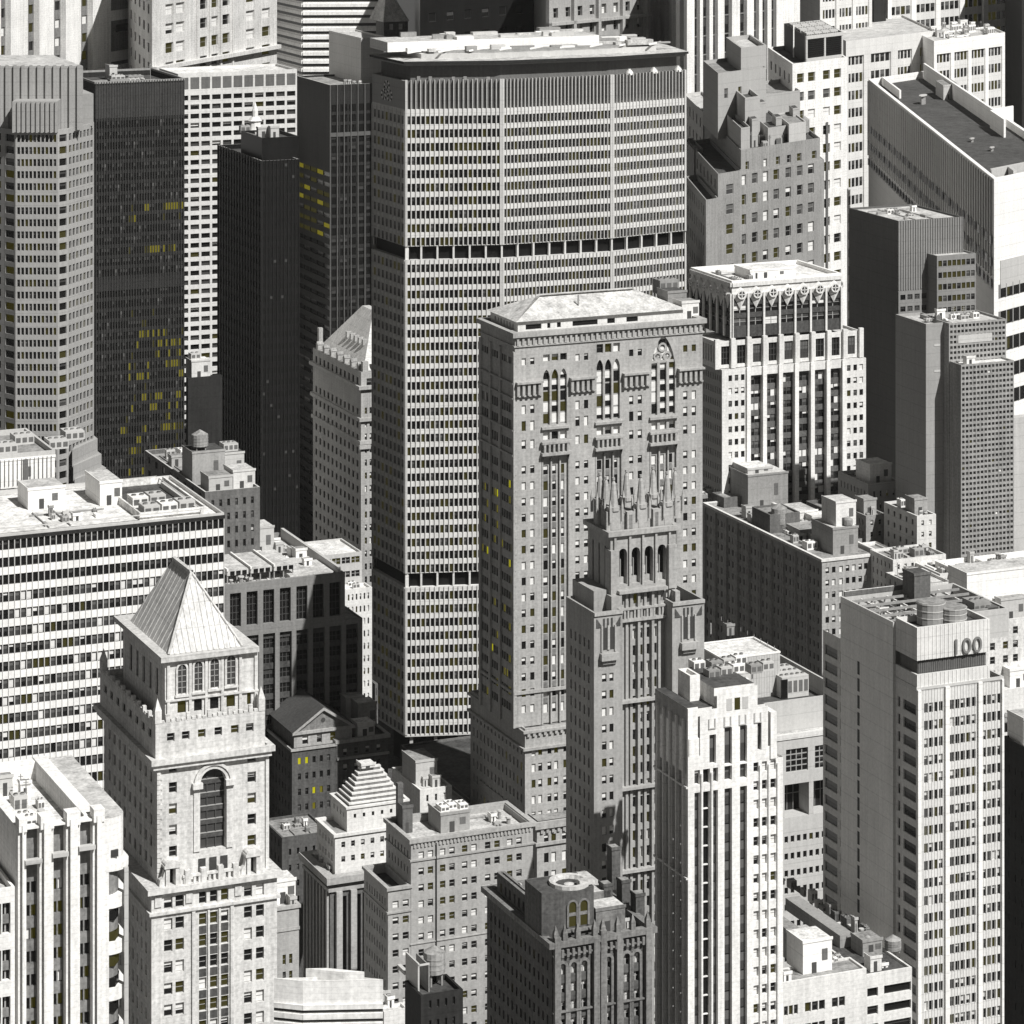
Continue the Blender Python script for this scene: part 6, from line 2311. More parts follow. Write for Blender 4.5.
b = Bd('low_building', 'dark brown low block with lit yellow windows beyond the pyramid roofed tower', 'low block', 272, 848, 740)
b.T(282, 838, 330, 0, 262, m='brown_stone', roof='roof_mid', par=.5, f=dict(n=5, m=1, wf=.3, fp=16, hf=.4, tp=12, st='pane', wt={'d': 4, 'm': 2, 'g': 1}), l=dict(n=5, m=1, wf=.3, fp=16, hf=.4, st='dark', wt=WT_SHADE))
b.clutter(b.U(285, 2), b.U(325, 2), 1, 12, b.Z(838, b.U(282), 0) - .5, 4, 44, big=2)
# small tan building behind the stone tower
b = Bd('low_building', 'narrow grey building tucked behind the lower right edge of the pyramid roofed tower', 'narrow building', 279, 908, 610)
q_ = b.T(276, 908, 299, 0, 262, m='tan_brick', roof='roof_light', par=.5, r=None, f=dict(n=2, m=1, wf=.5, fp=17, hf=.6, tp=48, st='sash', wt={'o': 3, 'm': 1}, low=1))
b.ring('cornice', q_[0], q_[1], 0, q_[3], q_[4] - .5, q_[4] + .1, 'lime_stone', proj=.3, inner=.4)
b.box('string_course', q_[0], q_[1] + .1, -.2, -.02, b.Z(932), b.Z(929), 'lime_stone')
b.hut(q_[0] + .5, 3, q_[4] - .5, 4.5, 5, 4.5, 'white_paint', 'penthouse', 'roof_white')
b.hut(q_[1] - 1.4, 1, q_[4] - .5, 1.2, 2, 1.6, 'concrete', 'chimney')

# white cluttered block behind the tan one
b = Bd('low_building', 'pale stepped roof block with skylights just behind the grey brick office block', 'low block', 415, 784, 760)
q_ = b.T(420, 790, 452, 0, 392, m='pale_stone', roof='roof_light', par=.5, r='f', f=dict(n=3, m=.8, wf=.25, fp=17, hf=.4, tp=6, st='sash', wt=WT_STONE))
b.T(452, 806, 470, .5, 425, m='concrete', roof='roof_light', par=.5)
b.hut(q_[0] + .5, 4, q_[4] - .5, 5.5, 9, 6, 'concrete', 'penthouse', 'roof_mid')
b.clutter(q_[0] + 1, q_[1] - .3, 1, 14, q_[4] - .5, 8, 5, big=2.4, mats=('white_paint', 'alu', 'concrete'))
b = Bd('low_building', 'long low grey roof at the foot of the lens shaped tower', 'low block', 470, 820, 800)
b.T(470, 800, 560, 0, 400, m='dark_stone', roof='roof_dark', par=.5, f=dict(n=7, m=1, wf=.3, fp=16, hf=.4, st='dark', wt=WT_DARK))

# ============ romanesque building, bottom
b = Bd('stone_building', 'dark romanesque building with a round turret roof and arched windows, at the bottom middle', 'romanesque building', 552, 942, 590)
b.root.name = 'round_turret_building'
mat('shade_dark_trim', 0.19, var=.45)  # trim colour darkened too, with the building's shadow in it
mat('shade_dark_stone', 0.10, var=.45)  # shadow over the whole building put into the stone colour
S = 'shade_dark_stone'
W2 = {'h': 6, 'b': 4, 'd': 2, 'm': 1}
cpx = [(559, 565), (570, 576), (580.5, 586.5), (605, 610.5), (623, 629), (633, 639)]
q0 = b.T(552, 945, 651, 0, 487, z0=0, m=S, roof='roof_dark', par=1.0, r=None,
         f=dict(cols=b.fc(cpx, 0), fp=18, hf=.55, tp=22, st='pair', rec=.5, wt=W2),
         l=dict(n=14, m=1, wf=.4, fp=18, hf=.5, tp=20, st='dark', rec=.6, wt={'d': 7, 'm': 2, 'y': .5, 'g': 1}))
fr = b.front(0, q0[1], 0)
pm = MB()
for px in (553, 592, 599, 615, 644):
    x = b.U(px)
    bx(pm, fr, x, x + 1.2, 0, q0[4] + (1.5 if px in (553, 599) else .3), 0, 1.0, 'shade_dark_trim')
for yy in (955, 1012):
    bx(pm, fr, 0, fr.L, b.Z(yy + 1.5), b.Z(yy), 0, .6, 'shade_dark_trim')
pm.build('buttress', b.root)
b.ring('cornice', 0, q0[1], 0, q0[3], q0[4] - .5, q0[4] + .6, 'shade_dark_trim', proj=.9, inner=.6)
b.dentils(fr, b.Z(958), 1.4, .8, 1.1, .5, 'shade_dark_trim', 'corbel_table')
for i, (p, q) in enumerate(cpx):
    A, C = b.U(p), b.U(q)
    am = MB()
    n = 8; zs = b.Z(968); hw = (C - A) / 2
    for j in range(n):
        t0, t1 = math.pi * j / n, math.pi * (j + 1) / n
        for r0, r1, d in ((hw, hw + .5, .45),):
            am.q([fr.p((A + C) / 2 + rr_ * math.cos(t), zs + rr_ * math.sin(t), d) for rr_, t in ((r0, t0), (r1, t0), (r1, t1), (r0, t1))], 'shade_dark_trim')
            am.q([fr.p((A + C) / 2 + r1 * math.cos(t0), zs + r1 * math.sin(t0), d), fr.p((A + C) / 2 + r1 * math.cos(t0), zs + r1 * math.sin(t0), 0),
                  fr.p((A + C) / 2 + r1 * math.cos(t1), zs + r1 * math.sin(t1), 0), fr.p((A + C) / 2 + r1 * math.cos(t1), zs + r1 * math.sin(t1), d)], 'shade_dark_trim')
    bx(am, fr, A - .5, A, zs - 14, zs, 0, .4, 'shade_dark_trim'); bx(am, fr, C, C + .5, zs - 14, zs, 0, .4, 'shade_dark_trim')
    am.build('window_surround', b.root)
for px in (553, 562, 575, 592, 600, 615, 630, 645):      # small finials along the front
    u = b.U(px)
    mbp = MB()
    b.box(None, u, u + .9, -.6, .3, q0[4] + .4, q0[4] + 2.0, 'shade_dark_trim', mb=mbp)
    for q4 in range(4):
        e4 = [(0, -.6), (.9, -.6), (.9, .3), (0, .3)]
        p4, r4 = e4[q4], e4[(q4 + 1) % 4]
        mbp.q([b.P(u + p4[0], p4[1], q0[4] + 2.0), b.P(u + r4[0], r4[1], q0[4] + 2.0), b.P(u + .45, -.15, q0[4] + 3.6)], 'shade_dark_trim')
    mbp.build('finial', b.root)
for (p_, v_, h_) in ((604, 9, 7), (622, 12, 6), (636, 7, 5), (612, 24, 8)):
    b.hut(b.U(p_, v_), v_, q0[4] - 1, 1.8, 2.4, h_, 'shade_dark_stone', 'chimney', 'roof_mid')
# turret with a round bowl roof
zr = q0[4] - 1.0
tu0, tu1 = b.U(560, 2.5), b.U(593, 2.5)
tc = ((tu0 + tu1) / 2, 2.5 + (tu1 - tu0) / 2); R = (tu1 - tu0) / 2 * 1.05
ztt = b.Z(891, tu0, 2.5)
N = 16
oct_ = [(tc[0] + R * math.cos(t), tc[1] + R * math.sin(t)) for t in [(j + .5) * 2 * math.pi / N for j in range(N)]]
tm = MB()
sq = [(tu0 - 3.4, 3.2), (tu0 + .6, 2.0), (tu1 - .6, 2.0), (tu1 + .4, 3.0), (tu1 + .4, 11), (tu0 - 3.4, 11)]
b.prism(None, sq, zr, ztt - .2, S, mb=tm, top='roof_dark')
tm.build('turret', b.root)
fr3 = b.front(tu0 + .6, tu1 - .6, 2.0)
wm = MB()
for k in range(2):
    a = fr3.L * (.16 + .42 * k); c = a + fr3.L * .27
    zl_, zh_ = b.Z(928, tu0, 2), b.Z(903, tu0, 2)
    hw = (c - a) / 2; n = 8
    arc = [((a + c) / 2 + hw * math.cos(t), zh_ - hw + hw * math.sin(t)) for t in [math.pi * i / n for i in range(n + 1)]]
    wm.q([fr3.p(x, z_, .05) for x, z_ in [(a, zl_), (c, zl_)] + arc], 'lit_dim')
    bx(wm, fr3, a, c, zl_ + (zh_ - zl_) * .42, zl_ + (zh_ - zl_) * .55, .05, .2, 'shade_dark_trim')
    for j in range(n):
        t0, t1 = math.pi * j / n, math.pi * (j + 1) / n
        wm.q([fr3.p((a + c) / 2 + rr_ * math.cos(t), zh_ - hw + rr_ * math.sin(t), .3) for rr_, t in ((hw, t0), (hw + .4, t0), (hw + .4, t1), (hw, t1))], 'shade_dark_trim')
    bx(wm, fr3, a - .4, a, zl_, zh_ - hw, .0, .3, 'shade_dark_trim'); bx(wm, fr3, c, c + .4, zl_, zh_ - hw, .0, .3, 'shade_dark_trim')
wm.build('arched_window', b.root)
b.box('ledge', tu0 + .2, tu1 - .2, 1.4, 2.0, b.Z(933, tu0, 2), b.Z(930, tu0, 2), 'shade_dark_trim')
bm = MB()
for r0, r1, z0_, z1_, m_ in ((R, R * 1.08, ztt - .3, ztt + .5, 'roof_metal'),):
    for j in range(N):
        t0, t1 = j * 2 * math.pi / N, (j + 1) * 2 * math.pi / N
        C0 = lambda r, t, z: b.P(tc[0] + r * math.cos(t), tc[1] + r * math.sin(t), z)
        bm.q([C0(r1, t0, z0_), C0(r1, t1, z0_), C0(r1, t1, z1_), C0(r1, t0, z1_)], m_)
        bm.q([C0(r1, t0, z1_), C0(r1, t1, z1_), C0(R * .86, t1, z1_), C0(R * .86, t0, z1_)], m_)
        bm.q([C0(R * .86, t0, z1_), C0(R * .86, t1, z1_), C0(R * .7, t1, z0_ - .2), C0(R * .7, t0, z0_ - .2)], 'roof_light')
        bm.q([C0(R * .7, t0, z0_ - .2), C0(R * .7, t1, z0_ - .2), C0(.01, t1, z0_ + .3), C0(.01, t0, z0_ + .3)], 'roof_light')
bm.build('turret_roof', b.root)
b.box('ridge', tc[0] + R * .3, tc[0] + R * 1.2, tc[1] - R * .7, tc[1] - R * .3, ztt, ztt + .9, 'roof_metal')
# left rear wing with a parapeted pale roof
qw = b.T(537, 905, 545, 9, 497, z0=zr - .5, m=S, roof='roof_light', par=.9, pw=.6, pm='shade_dark_trim', l=dict(n=8, m=1, wf=.4, fh=3.6, hf=.5, tp=8, st='dark', wt={'d': 5, 'm': 2, 'y': .6}))
b.clutter(qw[0] + .4, qw[1] - .3, 10, qw[3] - 2, qw[4] - .9, 5, 12, big=2.0, mats=('alu', 'roof_metal', 'concrete'))
b.prism('turret_drum', [(tc[0] + R * 1.03 * math.cos(t), tc[1] + R * 1.03 * math.sin(t)) for t in [j_ * math.pi / 10 for j_ in range(20)]], ztt - 3.5, ztt - .25, S)
b.hut(b.U(596, 4), 4, zr, 6, 6, 4.6, 'shade_dark_trim', 'penthouse', 'roof_light')
b.box('roof_deck', b.U(595, 3), b.U(600, 3) + 5, 9, 20, zr, zr + 6, 'shade_dark_trim', top='roof_light')
b.clutter(b.U(602, 3), q0[1] - 1, 3, 20, zr, 9, 8, big=2.2, mats=('alu', 'concrete', 'white_paint'))
b.clutter(b.U(505, 20), b.U(540, 20), 14, 40, zr, 6, 9, big=3)

# dark foreground block
b = Bd('low_building', 'dark unlit block with a water tank at the bottom edge, left of the round turret', 'brick block', 421, 990, 560)
q_ = b.T(421, 996, 463, 0, 405, m='dark_panel', roof='roof_dark', par=.8, f=dict(n=4, m=1, wf=.3, fp=20, hf=.4, st='dark', wt=WT_DARK))
b.walls.mats[0] = 'dark_panel'
b.tank(q_[1] * .62 + q_[0] * .38, 6, q_[4] - .8, 1.9, 3.6, 2.2)
b.box('frame', q_[0] + .6, q_[0] + .9, 3, 9, q_[4] - .8, q_[4] + 4.5, 'alu'); b.box('frame', q_[0] + 2.6, q_[0] + 2.8, 3, 9, q_[4] - .8, q_[4] + 4.0, 'steel')
b.box('frame', q_[0] + .6, q_[0] + 2.8, 3, 3.2, q_[4] + 4, q_[4] + 4.3, 'alu')
b.clutter(q_[0] + .5, q_[1] - .5, 8, 18, q_[4] - .8, 5, 3, big=2)
b = Bd('low_building', 'small pale roof terrace at the bottom edge below the grey brick office block', 'low block', 384, 1010, 600)
q_ = b.T(384, 1012, 408, 0, 378, m='pale_stone', roof='roof_light', par=.5)
b.clutter(q_[0] + .5, q_[1] - .5, 1, 10, q_[4] - .5, 5, 6, big=1.6)

# bottom white banded box
b = Bd('office_tower', 'flat topped white box tower with thin dark bands at the bottom edge', 'office tower', 303, 981, 480, ax=axes(60000, -12000))
q_ = b.T(303, 981, 383, 0, 274, m='white_stone', roof='roof_light', par=.3)
k = 0
f, l = b.front(0, q_[1], 0), b.left(0, 0, q_[3])
mb = MB(); wm = MB()
for k in range(14):
    zz_ = q_[4] - b.H(31 + 9.5 * k)
    for g_ in (f, l):
        bx(mb, g_, 0, g_.L, zz_ + .32, zz_ + 1.1, .02, .25, 'white_stone')
        bx(wm, g_, 0, g_.L, zz_ - .15, zz_ + .32, .0, .05, 'glass_mid')
mb.build('spandrel', b.root); wm.build('window_band', b.root)
b.box('roof_step', b.U(344), b.U(365), .1, 6, q_[4] - .3, q_[4] + 1.2, 'white_stone')

# ============ tower numbered 100
b = Bd('office_tower', 'pale office tower bearing the number 100 near its top, with tanks on its roof', 'office tower', 917, 690, 665)
b.root.name = 'numbered_tower'
S = 'pale_panel'
u1 = b.U(1003)
fr = b.front(0, u1, 0)
z1 = b.top
cols = []
for a, c, n in ((923.3, 943, 4), (949, 976, 5), (981.5, 1001, 4)):
    w = (c - a) / n
    for k in range(n):
        cols.append((b.U(a + w * k + .9), b.U(a + w * (k + 1) - .3)))
rows = b.rows(0, z1, dict(fp=17.55, hf=.56, tp=14.5))
WS = {'d': 6, 'm': 2, 'h': 2.6, 'o': 2.2, 'b': .3, 'g': .6}
b.skin(fr, 0, z1, cols, rows, .4, S)
for (c, t) in rows:
    for (x, y) in cols:
        b.win(fr, x, y, c, t, -.4, 'pane', WS)
mb = MB()
for px in (917, 945.6, 978.5, 1002):
    x = b.U(px)
    bx(mb, fr, max(0, x - .25), x + .75 if px < 1000 else u1, 0, z1 + .0, 0, .5, 'white_paint')
mb.build('pier', b.root)
jm = MB()
for k in range(30):
    x = u1 * k / 30
    bx(jm, fr, x, x + .07, 0, z1, 0.0, .05, 'mid_panel')
jm.build('panel_joint', b.root)
b.ring('parapet', 0, u1, 0, 16, z1 - .1, z1 + .5, 'alu', proj=.15, inner=.3)
# left side: narrow windows zone, blank core, second windows zone
uo = 0
vA = b.V(895.5, 0)      # first zone back to the blank core
lf = b.left(0, 0, vA)
lsp = dict(cols=[(lf.L * .1, lf.L * .22), (lf.L * .36, lf.L * .95)], fp=17.55, hf=.58, tp=16, rec=.3, st='pane', wt={'g': 3, 'm': 2})
b.face(lf, 0, z1, lsp, S)
# blank core block (taller), set slightly proud
zc = b.Z(612, 0, 0)
vB = b.V(843, 0)
zcore = b.Z(622, 0, vA)
b.walls.q([b.P(-.6, vB, 0), b.P(-.6, vA, 0), b.P(-.6, vA, zcore), b.P(-.6, vB, zcore)], 'white_paint')  # whiter tone stands in for light bounced onto this side wall
b.walls.q([b.P(-.6, vA, 0), b.P(0.0, vA, 0), b.P(0.0, vA, zcore), b.P(-.6, vA, zcore)], 'concrete')
b.walls.q([b.P(0, vB, 0), b.P(-.6, vB, 0), b.P(-.6, vB, zcore), b.P(0, vB, zcore)], 'concrete')
gm = MB()
f2 = b.left(-.6, vA, vB)
z_ = zcore - b.H(58)
k = 0
while z_ > 2:
    if k % 5 != 4 or True:
        bx(gm, f2, f2.L * .33, f2.L * .37, z_ - b.H(13.5), z_, .01, .05, 'black_glass')
    z_ -= b.H(17.55); k += 1
gm.build('slot_window', b.root)
vE = b.V(823, 0)
lf3 = b.left(0, vB, vE)
zl3 = b.Z(640, 0, vB)
b.face(lf3, 0, zl3, dict(cols=[(lf3.L * .08, lf3.L * .72), (lf3.L * .85, lf3.L * .97)], fp=17.55, hf=.58, tp=14, rec=.3, st='pane', wt={'g': 3, 'm': 2}), S)
b.face(b.right(u1, 0, vE), 0, z1, dict(p=1.6, wf=.7, fp=17.55, hf=.56, tp=14.5, st='pane', wt=WS), S, vis=False)
b.face(b.back(0, u1, vE), 0, z1, None, S)
# crown: sign block
uc = b.U(990, 0)
zt = b.Z(628)
v0 = .0
zb1, zb2 = b.Z(661), b.Z(675)
b.block(.0, uc, .05, vA - .02, zb1, zt, S, roof='roof_dark', par=1.2, pw=.5)
b.block(.6, uc - .6, .7, vA - 1, zb2, zb1, 'louvre', roof=None, par=0.02)
b.block(.0, uc, .05, vA - .02, z1 - .02, zb2, S, roof='roof_mid', par=.1)
cr = MB()
fc2 = b.front(0, uc, .05)
k = 0
while k * .95 < fc2.L:
    bx(cr, fc2, k * .95, k * .95 + .12, zb1, zt, 0, .12, 'white_paint')
    bx(cr, fc2, k * .95, k * .95 + .12, z1, zb2, 0, .12, 'white_paint')
    k += 1
cr.build('panel_rib', b.root)
lm = MB()
fl = b.front(.6, uc - .6, .7)
for k in range(36):
    bx(lm, fl, .2 + k * (fl.L - .4) / 36, .2 + k * (fl.L - .4) / 36 + .1, zb2, zb1 - .02, 0, .12, 'slab_grey')
lm.build('louvre_band', b.root)
b.face(b.front(uc, u1, 0), z1 - .5, z1, None, S)
# digits
cu = bpy.data.curves.new('numerals', 'FONT')
cu.body = '100'
cu.size = 3.9
cu.space_character = 1.08
cu.extrude = .14
cu.align_x = 'LEFT'
ob = bpy.data.objects.new('numerals', cu)
coll.objects.link(ob)
bpy.context.view_layer.update()
dg = bpy.context.evaluated_depsgraph_get()
me = bpy.data.meshes.new_from_object(ob.evaluated_get(dg))
bpy.data.objects.remove(ob)
me.materials.clear(); me.materials.append(MATS['lettering'])
num = bpy.data.objects.new('number_sign', me)
coll.objects.link(num)
num.parent = b.root
xs = [v.co.x for v in me.vertices]; ys = [v.co.y for v in me.vertices]
ua, ub = b.U(954.5), b.U(981)
num.scale = ((ub - ua) / (max(xs) - min(xs)), b.H(15.5) / (max(ys) - min(ys)), 1)
num.rotation_euler = (math.pi / 2, 0, GA)
p = b.P(ua - min(xs) * num.scale[0], -.3, b.Z(652.5, b.U(968), 0))
num.location = p
num['label'] = 'dark numerals reading 100 on the pale ribbed crown'
# roof well of the core with steelwork and tanks
zro = zcore - 2.6
b.block(-.59, b.U(985, 20) - 1, vA + .01, vB, zcore - 6, zcore - .02, 'concrete', roof='roof_dark', par=2.6, pw=.5)
ucr = b.U(985, 20) - 1
for k in range(5):
    vv = vA + 2 + (vB - vA - 4) * k / 4.5
    b.box('beam', .2, ucr - 1, vv, vv + .35, zro + 2.0, zro + 2.5, 'steel')
for k in range(8):
    uu = .5 + k * (ucr - 2) / 8
    b.box('beam', uu, uu + .3, vA + 1, vB - 1, zro + 1.5, zro + 1.9, 'white_paint' if k % 2 else 'steel')
b.clutter(.5, ucr * .75, vA + 3, vB - 1, zro, 14, 19, big=2.6, mats=('alu', 'white_paint', 'steel'))
b.box('screen_wall', .1, ucr * .66, vB - .6, vB - .1, zcore, zcore + b.H(5), 'dark_stone', top='roof_white')
b.hut(b.U(905, vB - 3), vB - 7, zro, 4, 5, 7.5, 'dark_stone', 'stair_hut', 'roof_dark')
def drum(px, pyt, pyb, vv, r):
    u = b.U(px, vv)
    mb = MB(); N = 16
    zb_ = zro; zt_ = b.Z(pyt, u, vv)
    c = [(u + r * math.cos(j * 2 * math.pi / N), vv + r * math.sin(j * 2 * math.pi / N)) for j in range(N)]
    b.prism(None, c, zb_, zt_, 'steel', mb=mb, top='roof_mid')
    for z_ in (.3, .62, .93):
        c2 = [(u + (r + .08) * math.cos(j * 2 * math.pi / N), vv + (r + .08) * math.sin(j * 2 * math.pi / N)) for j in range(N)]
        b.prism(None, c2, zb_ + (zt_ - zb_) * z_, zb_ + (zt_ - zb_) * z_ + .18, 'alu', mb=mb)
    mb.build('water_tank', b.root)
zro = zt - 1.0
drum(931, 601, 622, vA * .62, 3.0); drum(953, 606, 624, vA * .40, 2.9)
zro = zcore - 2.6
b.unit(b.U(972, vA + 4), vA + 3, zro, 4, 5, 3.6, 'steel'); b.unit(b.U(983, vA + 4), vA + 2, zro, 2.6, 5, 2.6, 'louvre')

# dark slab on the right edge
b = Bd('office_tower', 'dark bronze slab cut by the right edge beside the tower numbered 100', 'office tower', 1034, 752, 712)
q_ = b.T(1034, 752, 1100, 0, 1003.5, m='dark_panel', roof='roof_light', par=.5, l=dict(n=4, m=1, wf=.12, fp=21.6, hf=.33, tp=26, rec=.15, st='pane', wt={'g': 3, 'd': 2}))
b.hut(1.2, 6, q_[4] - .5, 6, 7, 6.0, 'white_paint', 'plant_room', 'roof_light'); b.clutter(1, 12, 14, 28, q_[4] - .5, 5, 5, big=3)

# ============ grey building between the striped tower and the numbered one
b = Bd('office_tower', 'grey concrete office block with a recessed dark opening, right of the striped white tower', 'office block', 700, 724, 745)
S = 'concrete'
uL, uR = b.U(700), b.U(838)
def TZ(px, py): return b.Z(py, b.U(px), 0)
zt = TZ(778, 740)
vB = 40
fr = b.front(uL, uR, 0)
rel = lambda px: b.U(px) - uL
wc = [(rel(784.5 + 6.2 * k), rel(784.5 + 6.2 * k + 3.6)) for k in range(8)]
rows = [(TZ(800, 841 + 17.0 * k + 0), TZ(800, 834.5 + 17.0 * k)) for k in range(8)][::-1]
opening = [(rel(784.5), rel(809)), (rel(813.5), rel(836))]
zo0, zo1 = TZ(800, 816), TZ(800, 783)
zw0, zw1 = TZ(800, 771), TZ(800, 748)
b.skin(fr, 0, zo0 - 2, wc, rows, .4, S)
b.skin(fr, zo0 - 2, zw0 - 1, opening, [(zo0, zo1)], 5.0, S)
b.skin(fr, zw0 - 1, zt, [(rel(786), rel(808)), (rel(815), rel(836))], [(zw0, zw1)], .4, S)
for (c, t) in rows:
    for x, y in wc: b.win(fr, x, y, c, t, -.4, 'pane', {'d': 6, 'o': .6})
for A, C in ((rel(786), rel(808)), (rel(815), rel(836))):
    for i in range(4):
        for j in range(4):
            x0 = A + (C - A) * i / 4; z0_ = zw0 + (zw1 - zw0) * j / 4
            b.win(fr, x0 + .12, x0 + (C - A) / 4 - .12, z0_ + .15, z0_ + (zw1 - zw0) / 4 - .15, -.38, 'pane', {'d': 6, 'm': 2})
bm = MB()
bx(bm, fr, rel(784), rel(836), zo0 - 1, zo1 + 1, -5.2, -5.05, 'black_glass')
for A, C in opening:
    for k in range(1, 4): bx(bm, fr, A + (C - A) * k / 4 - .06, A + (C - A) * k / 4 + .06, zo0, zo1, -5.05, -4.9, 'steel')
    bx(bm, fr, A, C, (zo0 + zo1) / 2, (zo0 + zo1) / 2 + .15, -5.05, -4.9, 'steel')
bm.build('window', b.root)
mm = MB()
for A, C in ((rel(786), rel(808)), (rel(815), rel(836))):
    bx(mm, fr, A, C, zw0, zw1, -.42, -.4, 'frame_light')
mm.build('window_frame', b.root)
b.ring('parapet', uL, uR, 0, vB, zt - .2, zt + 1.0, 'pale_panel', proj=.25, inner=.7)
b.face(b.left(uL, 0, vB), 0, zt, None, S); b.face(b.right(uR, 0, vB), 0, zt, None, S); b.face(b.back(uL, uR, vB), 0, zt, None, S)
rb_ = MB(); rb_.q([b.P(uL, 0, zt - .1), b.P(uR, 0, zt - .1), b.P(uR, vB, zt - .1), b.P(uL, vB, zt - .1)], 'roof_light'); rb_.build('roof', b.root)
zr = zt - .1
# second storey set back
v2 = 5
q2 = b.T(700, 712, 838, v2, depth=vB - v2 - 8, z0=zr, m='concrete', roof='roof_dark', par=.8)
b.box('white_wall', b.U(777, v2 - .3), b.U(800, v2 - .3), v2 - .35, v2 - .02, zr + 1, q2[4] - .05, 'white_paint') if False else None
# white roof box
q3 = b.T(722, 659, 780, 12, 696, z0=zr, m='concrete', roof='roof_white', par=.25)
gm = MB(); f = b.front(q3[0], q3[1], 12)
for k in range(6):
    x = f.L * (.16 + .07 * k)
    bx(gm, f, x, x + .3, q3[4] - 5.5, q3[4] - 2.5, 0, .15, 'louvre')
for k in range(22):
    bx(gm, f, f.L * k / 22, f.L * k / 22 + .06, zr, q3[4], 0, .04, 'mid_panel')
gm.build('louvre', b.root)
b.ring('parapet', q3[0], q3[1], 12, q3[3], q3[4] - .25, q3[4] + .15, 'white_paint', proj=.1, inner=.3)
b.hut(q3[1] - 5, 30, q3[4] - .25, 2.0, 2.0, 2.6, 'steel'); b.box('pipe', q3[1] - 8, q3[1] - 7.7, 33, 33.3, q3[4] - .25, q3[4] + 2.4, 'steel')
for k in range(9):
    b.box('rail', q3[1] - .5, q3[1] - .4, 14 + k * 3.5, 14.1 + k * 3.5, q3[4], q3[4] + 1.0, 'steel')
# cooling tower boxes
for k in range(3):
    b.unit(b.U(782, 9) + k * 0.2, 9 + k * 4.2, q2[4] - .8, 7.2, 3.4, 5.0 - k * .2, 'alu', 'cooling_tower')
b.box('cooling_tower_end', b.U(781.5, 8.5), b.U(788, 8.5), 8.6, 8.9, q2[4] - .8, q2[4] + 3.8, 'glass_dark')
b.box('roof_wall', b.U(820, 8), b.U(820, 8) + .5, 5, 30, q2[4] - .8, q2[4] + 3.5, 'concrete')

# low roofs at the bottom right
b = Bd('low_building', 'low pale block with a white roof hut, left of the tower numbered 100', 'low block', 782, 976, 642)
S = 'pale_stone'
q_ = b.T(776, 984, 866.5, 0, 760, m=S, roof='roof_mid', par=.4, r=None,
         f=dict(cols=b.fc([(784, 788), (789, 793), (794, 798), (805, 811), (812, 818), (819, 825), (832, 838), (839, 845)], b.U(776)), fp=21, hf=.46, tp=24, st='dark', rec=.5, wt={'d': 5, 'm': 2, 'o': 1}))
hu = b.U(803, 3)
b.hut(hu, 3, q_[4] - .4, b.U(832, 3) - hu, 7, b.H(33), 'white_paint', 'stair_hut', 'roof_white')
b.hut(b.U(784, 1), 1.0, q_[4] - .4, 1.7, 1.6, 1.9, 'white_paint')
b.hut(b.U(786, 12), 11, q_[4] - .4, 3, 9, 6, 'steel', 'plant_room', 'roof_mid')
b.clutter(b.U(834, 4), q_[1] - .5, 4, 16, q_[4] - .4, 4, 4, big=2)
b = Bd('low_building', 'low dark roofed block crowded with plant, against the foot of the tower numbered 100', 'low block', 866, 972, 650)
q_ = b.T(866, 975, 912, 0, 800, m='pale_stone', roof='roof_dark', par=.5, r=None,
         f=dict(cols=[(.3, 2.8), (4.2, 10.5)], fp=18, hf=.5, tp=14, st='dark', rec=.6, wt={'d': 4, 'm': 2}))
zr = q_[4] - .5
b.hut(b.U(858, 12), 10, zr, 4.6, 5, 3.2, 'steel', 'plant_room', 'roof_mid'); b.duct(b.U(826, 22), 16, b.U(826, 22), 40, zr, 3.2, 2.6, 'steel')
b.clutter(b.U(840, 26), b.U(900, 8), 14, 60, zr, 16, 20, big=3.4, mats=('steel', 'concrete', 'louvre'))
b.tank(b.U(872, 10), 12, zr, 1.7, 2.0, .6); b.tank(b.U(893, 10), 10, zr, 1.7, 2.0, .6)
b.hut(b.U(868, 3), 2.0, zr, 2.6, 2.6, 3, 'pale_stone'); b.hut(b.U(882, 3), 3.0, zr, 1.4, 1.2, .8, 'white_paint', 'vent')

# ============ long brick block with the shaded window wall
b = Bd('stone_building', 'long brick block whose dark shaded flank is full of windows, below the diamond crowned tower', 'brick block', 822, 560, 850)
S = 'lime_stone'
WW = {'h': 4, 'b': 3, 'd': 3, 'o': .7}
pr = []
for a in (825.5, 839.3, 852, 864, 880):
    pr += [(a, a + 3.6), (a + 6.5, a + 10)]
q_ = b.T(822, 560, 882, 0, 704, m=S, roof='roof_mid', par=1.0, pw=.6, r=None,
         f=dict(cols=b.fc(pr, 0), fp=12.4, hf=.5, tp=8, st='pane', wt=WW, rec=.35),
         l=dict(n=30, m=1, wf=.40, fp=12.4, hf=.5, tp=10, st='pane', rec=.35, wt={'d': 4, 'm': 2, 'g': 3, 'b': 2.6}))
b.walls.mats[b.walls.mats.index(S)] = 'lime_stone'
b.ring('cornice', 0, q_[1], 0, q_[3], q_[4] - .5, q_[4] + .2, 'pale_stone', proj=.3, inner=.5)
lm = MB(); l = b.left(0, 0, q_[3])
for k in range(0, 30, 3):
    x = 1 + (l.L - 2) / 30 * k
    bx(lm, l, x - .3, x + .3, 0, q_[4] - 1.2, 0, .5, S)
lm.build('pilaster', b.root)
zr = q_[4] - 1
h1 = b.U(750, 70)
for (p_, y_, r2, v_, l_, m_) in ((842, 548, 862, 20, 826, 'grey_stone'), (770, 515, 800, 34, 752, 'dark_stone'), (800, 530, 826, 26, 786, 'grey_brick'), (724, 498, 746, 66, 712, 'dark_stone'), (866, 552, 890, 8, 852, 'pale_stone')):
    b.T(p_, y_, r2, v_, l_, z0=q_[4] - 1, m=m_, roof='roof_mid', par=.5)
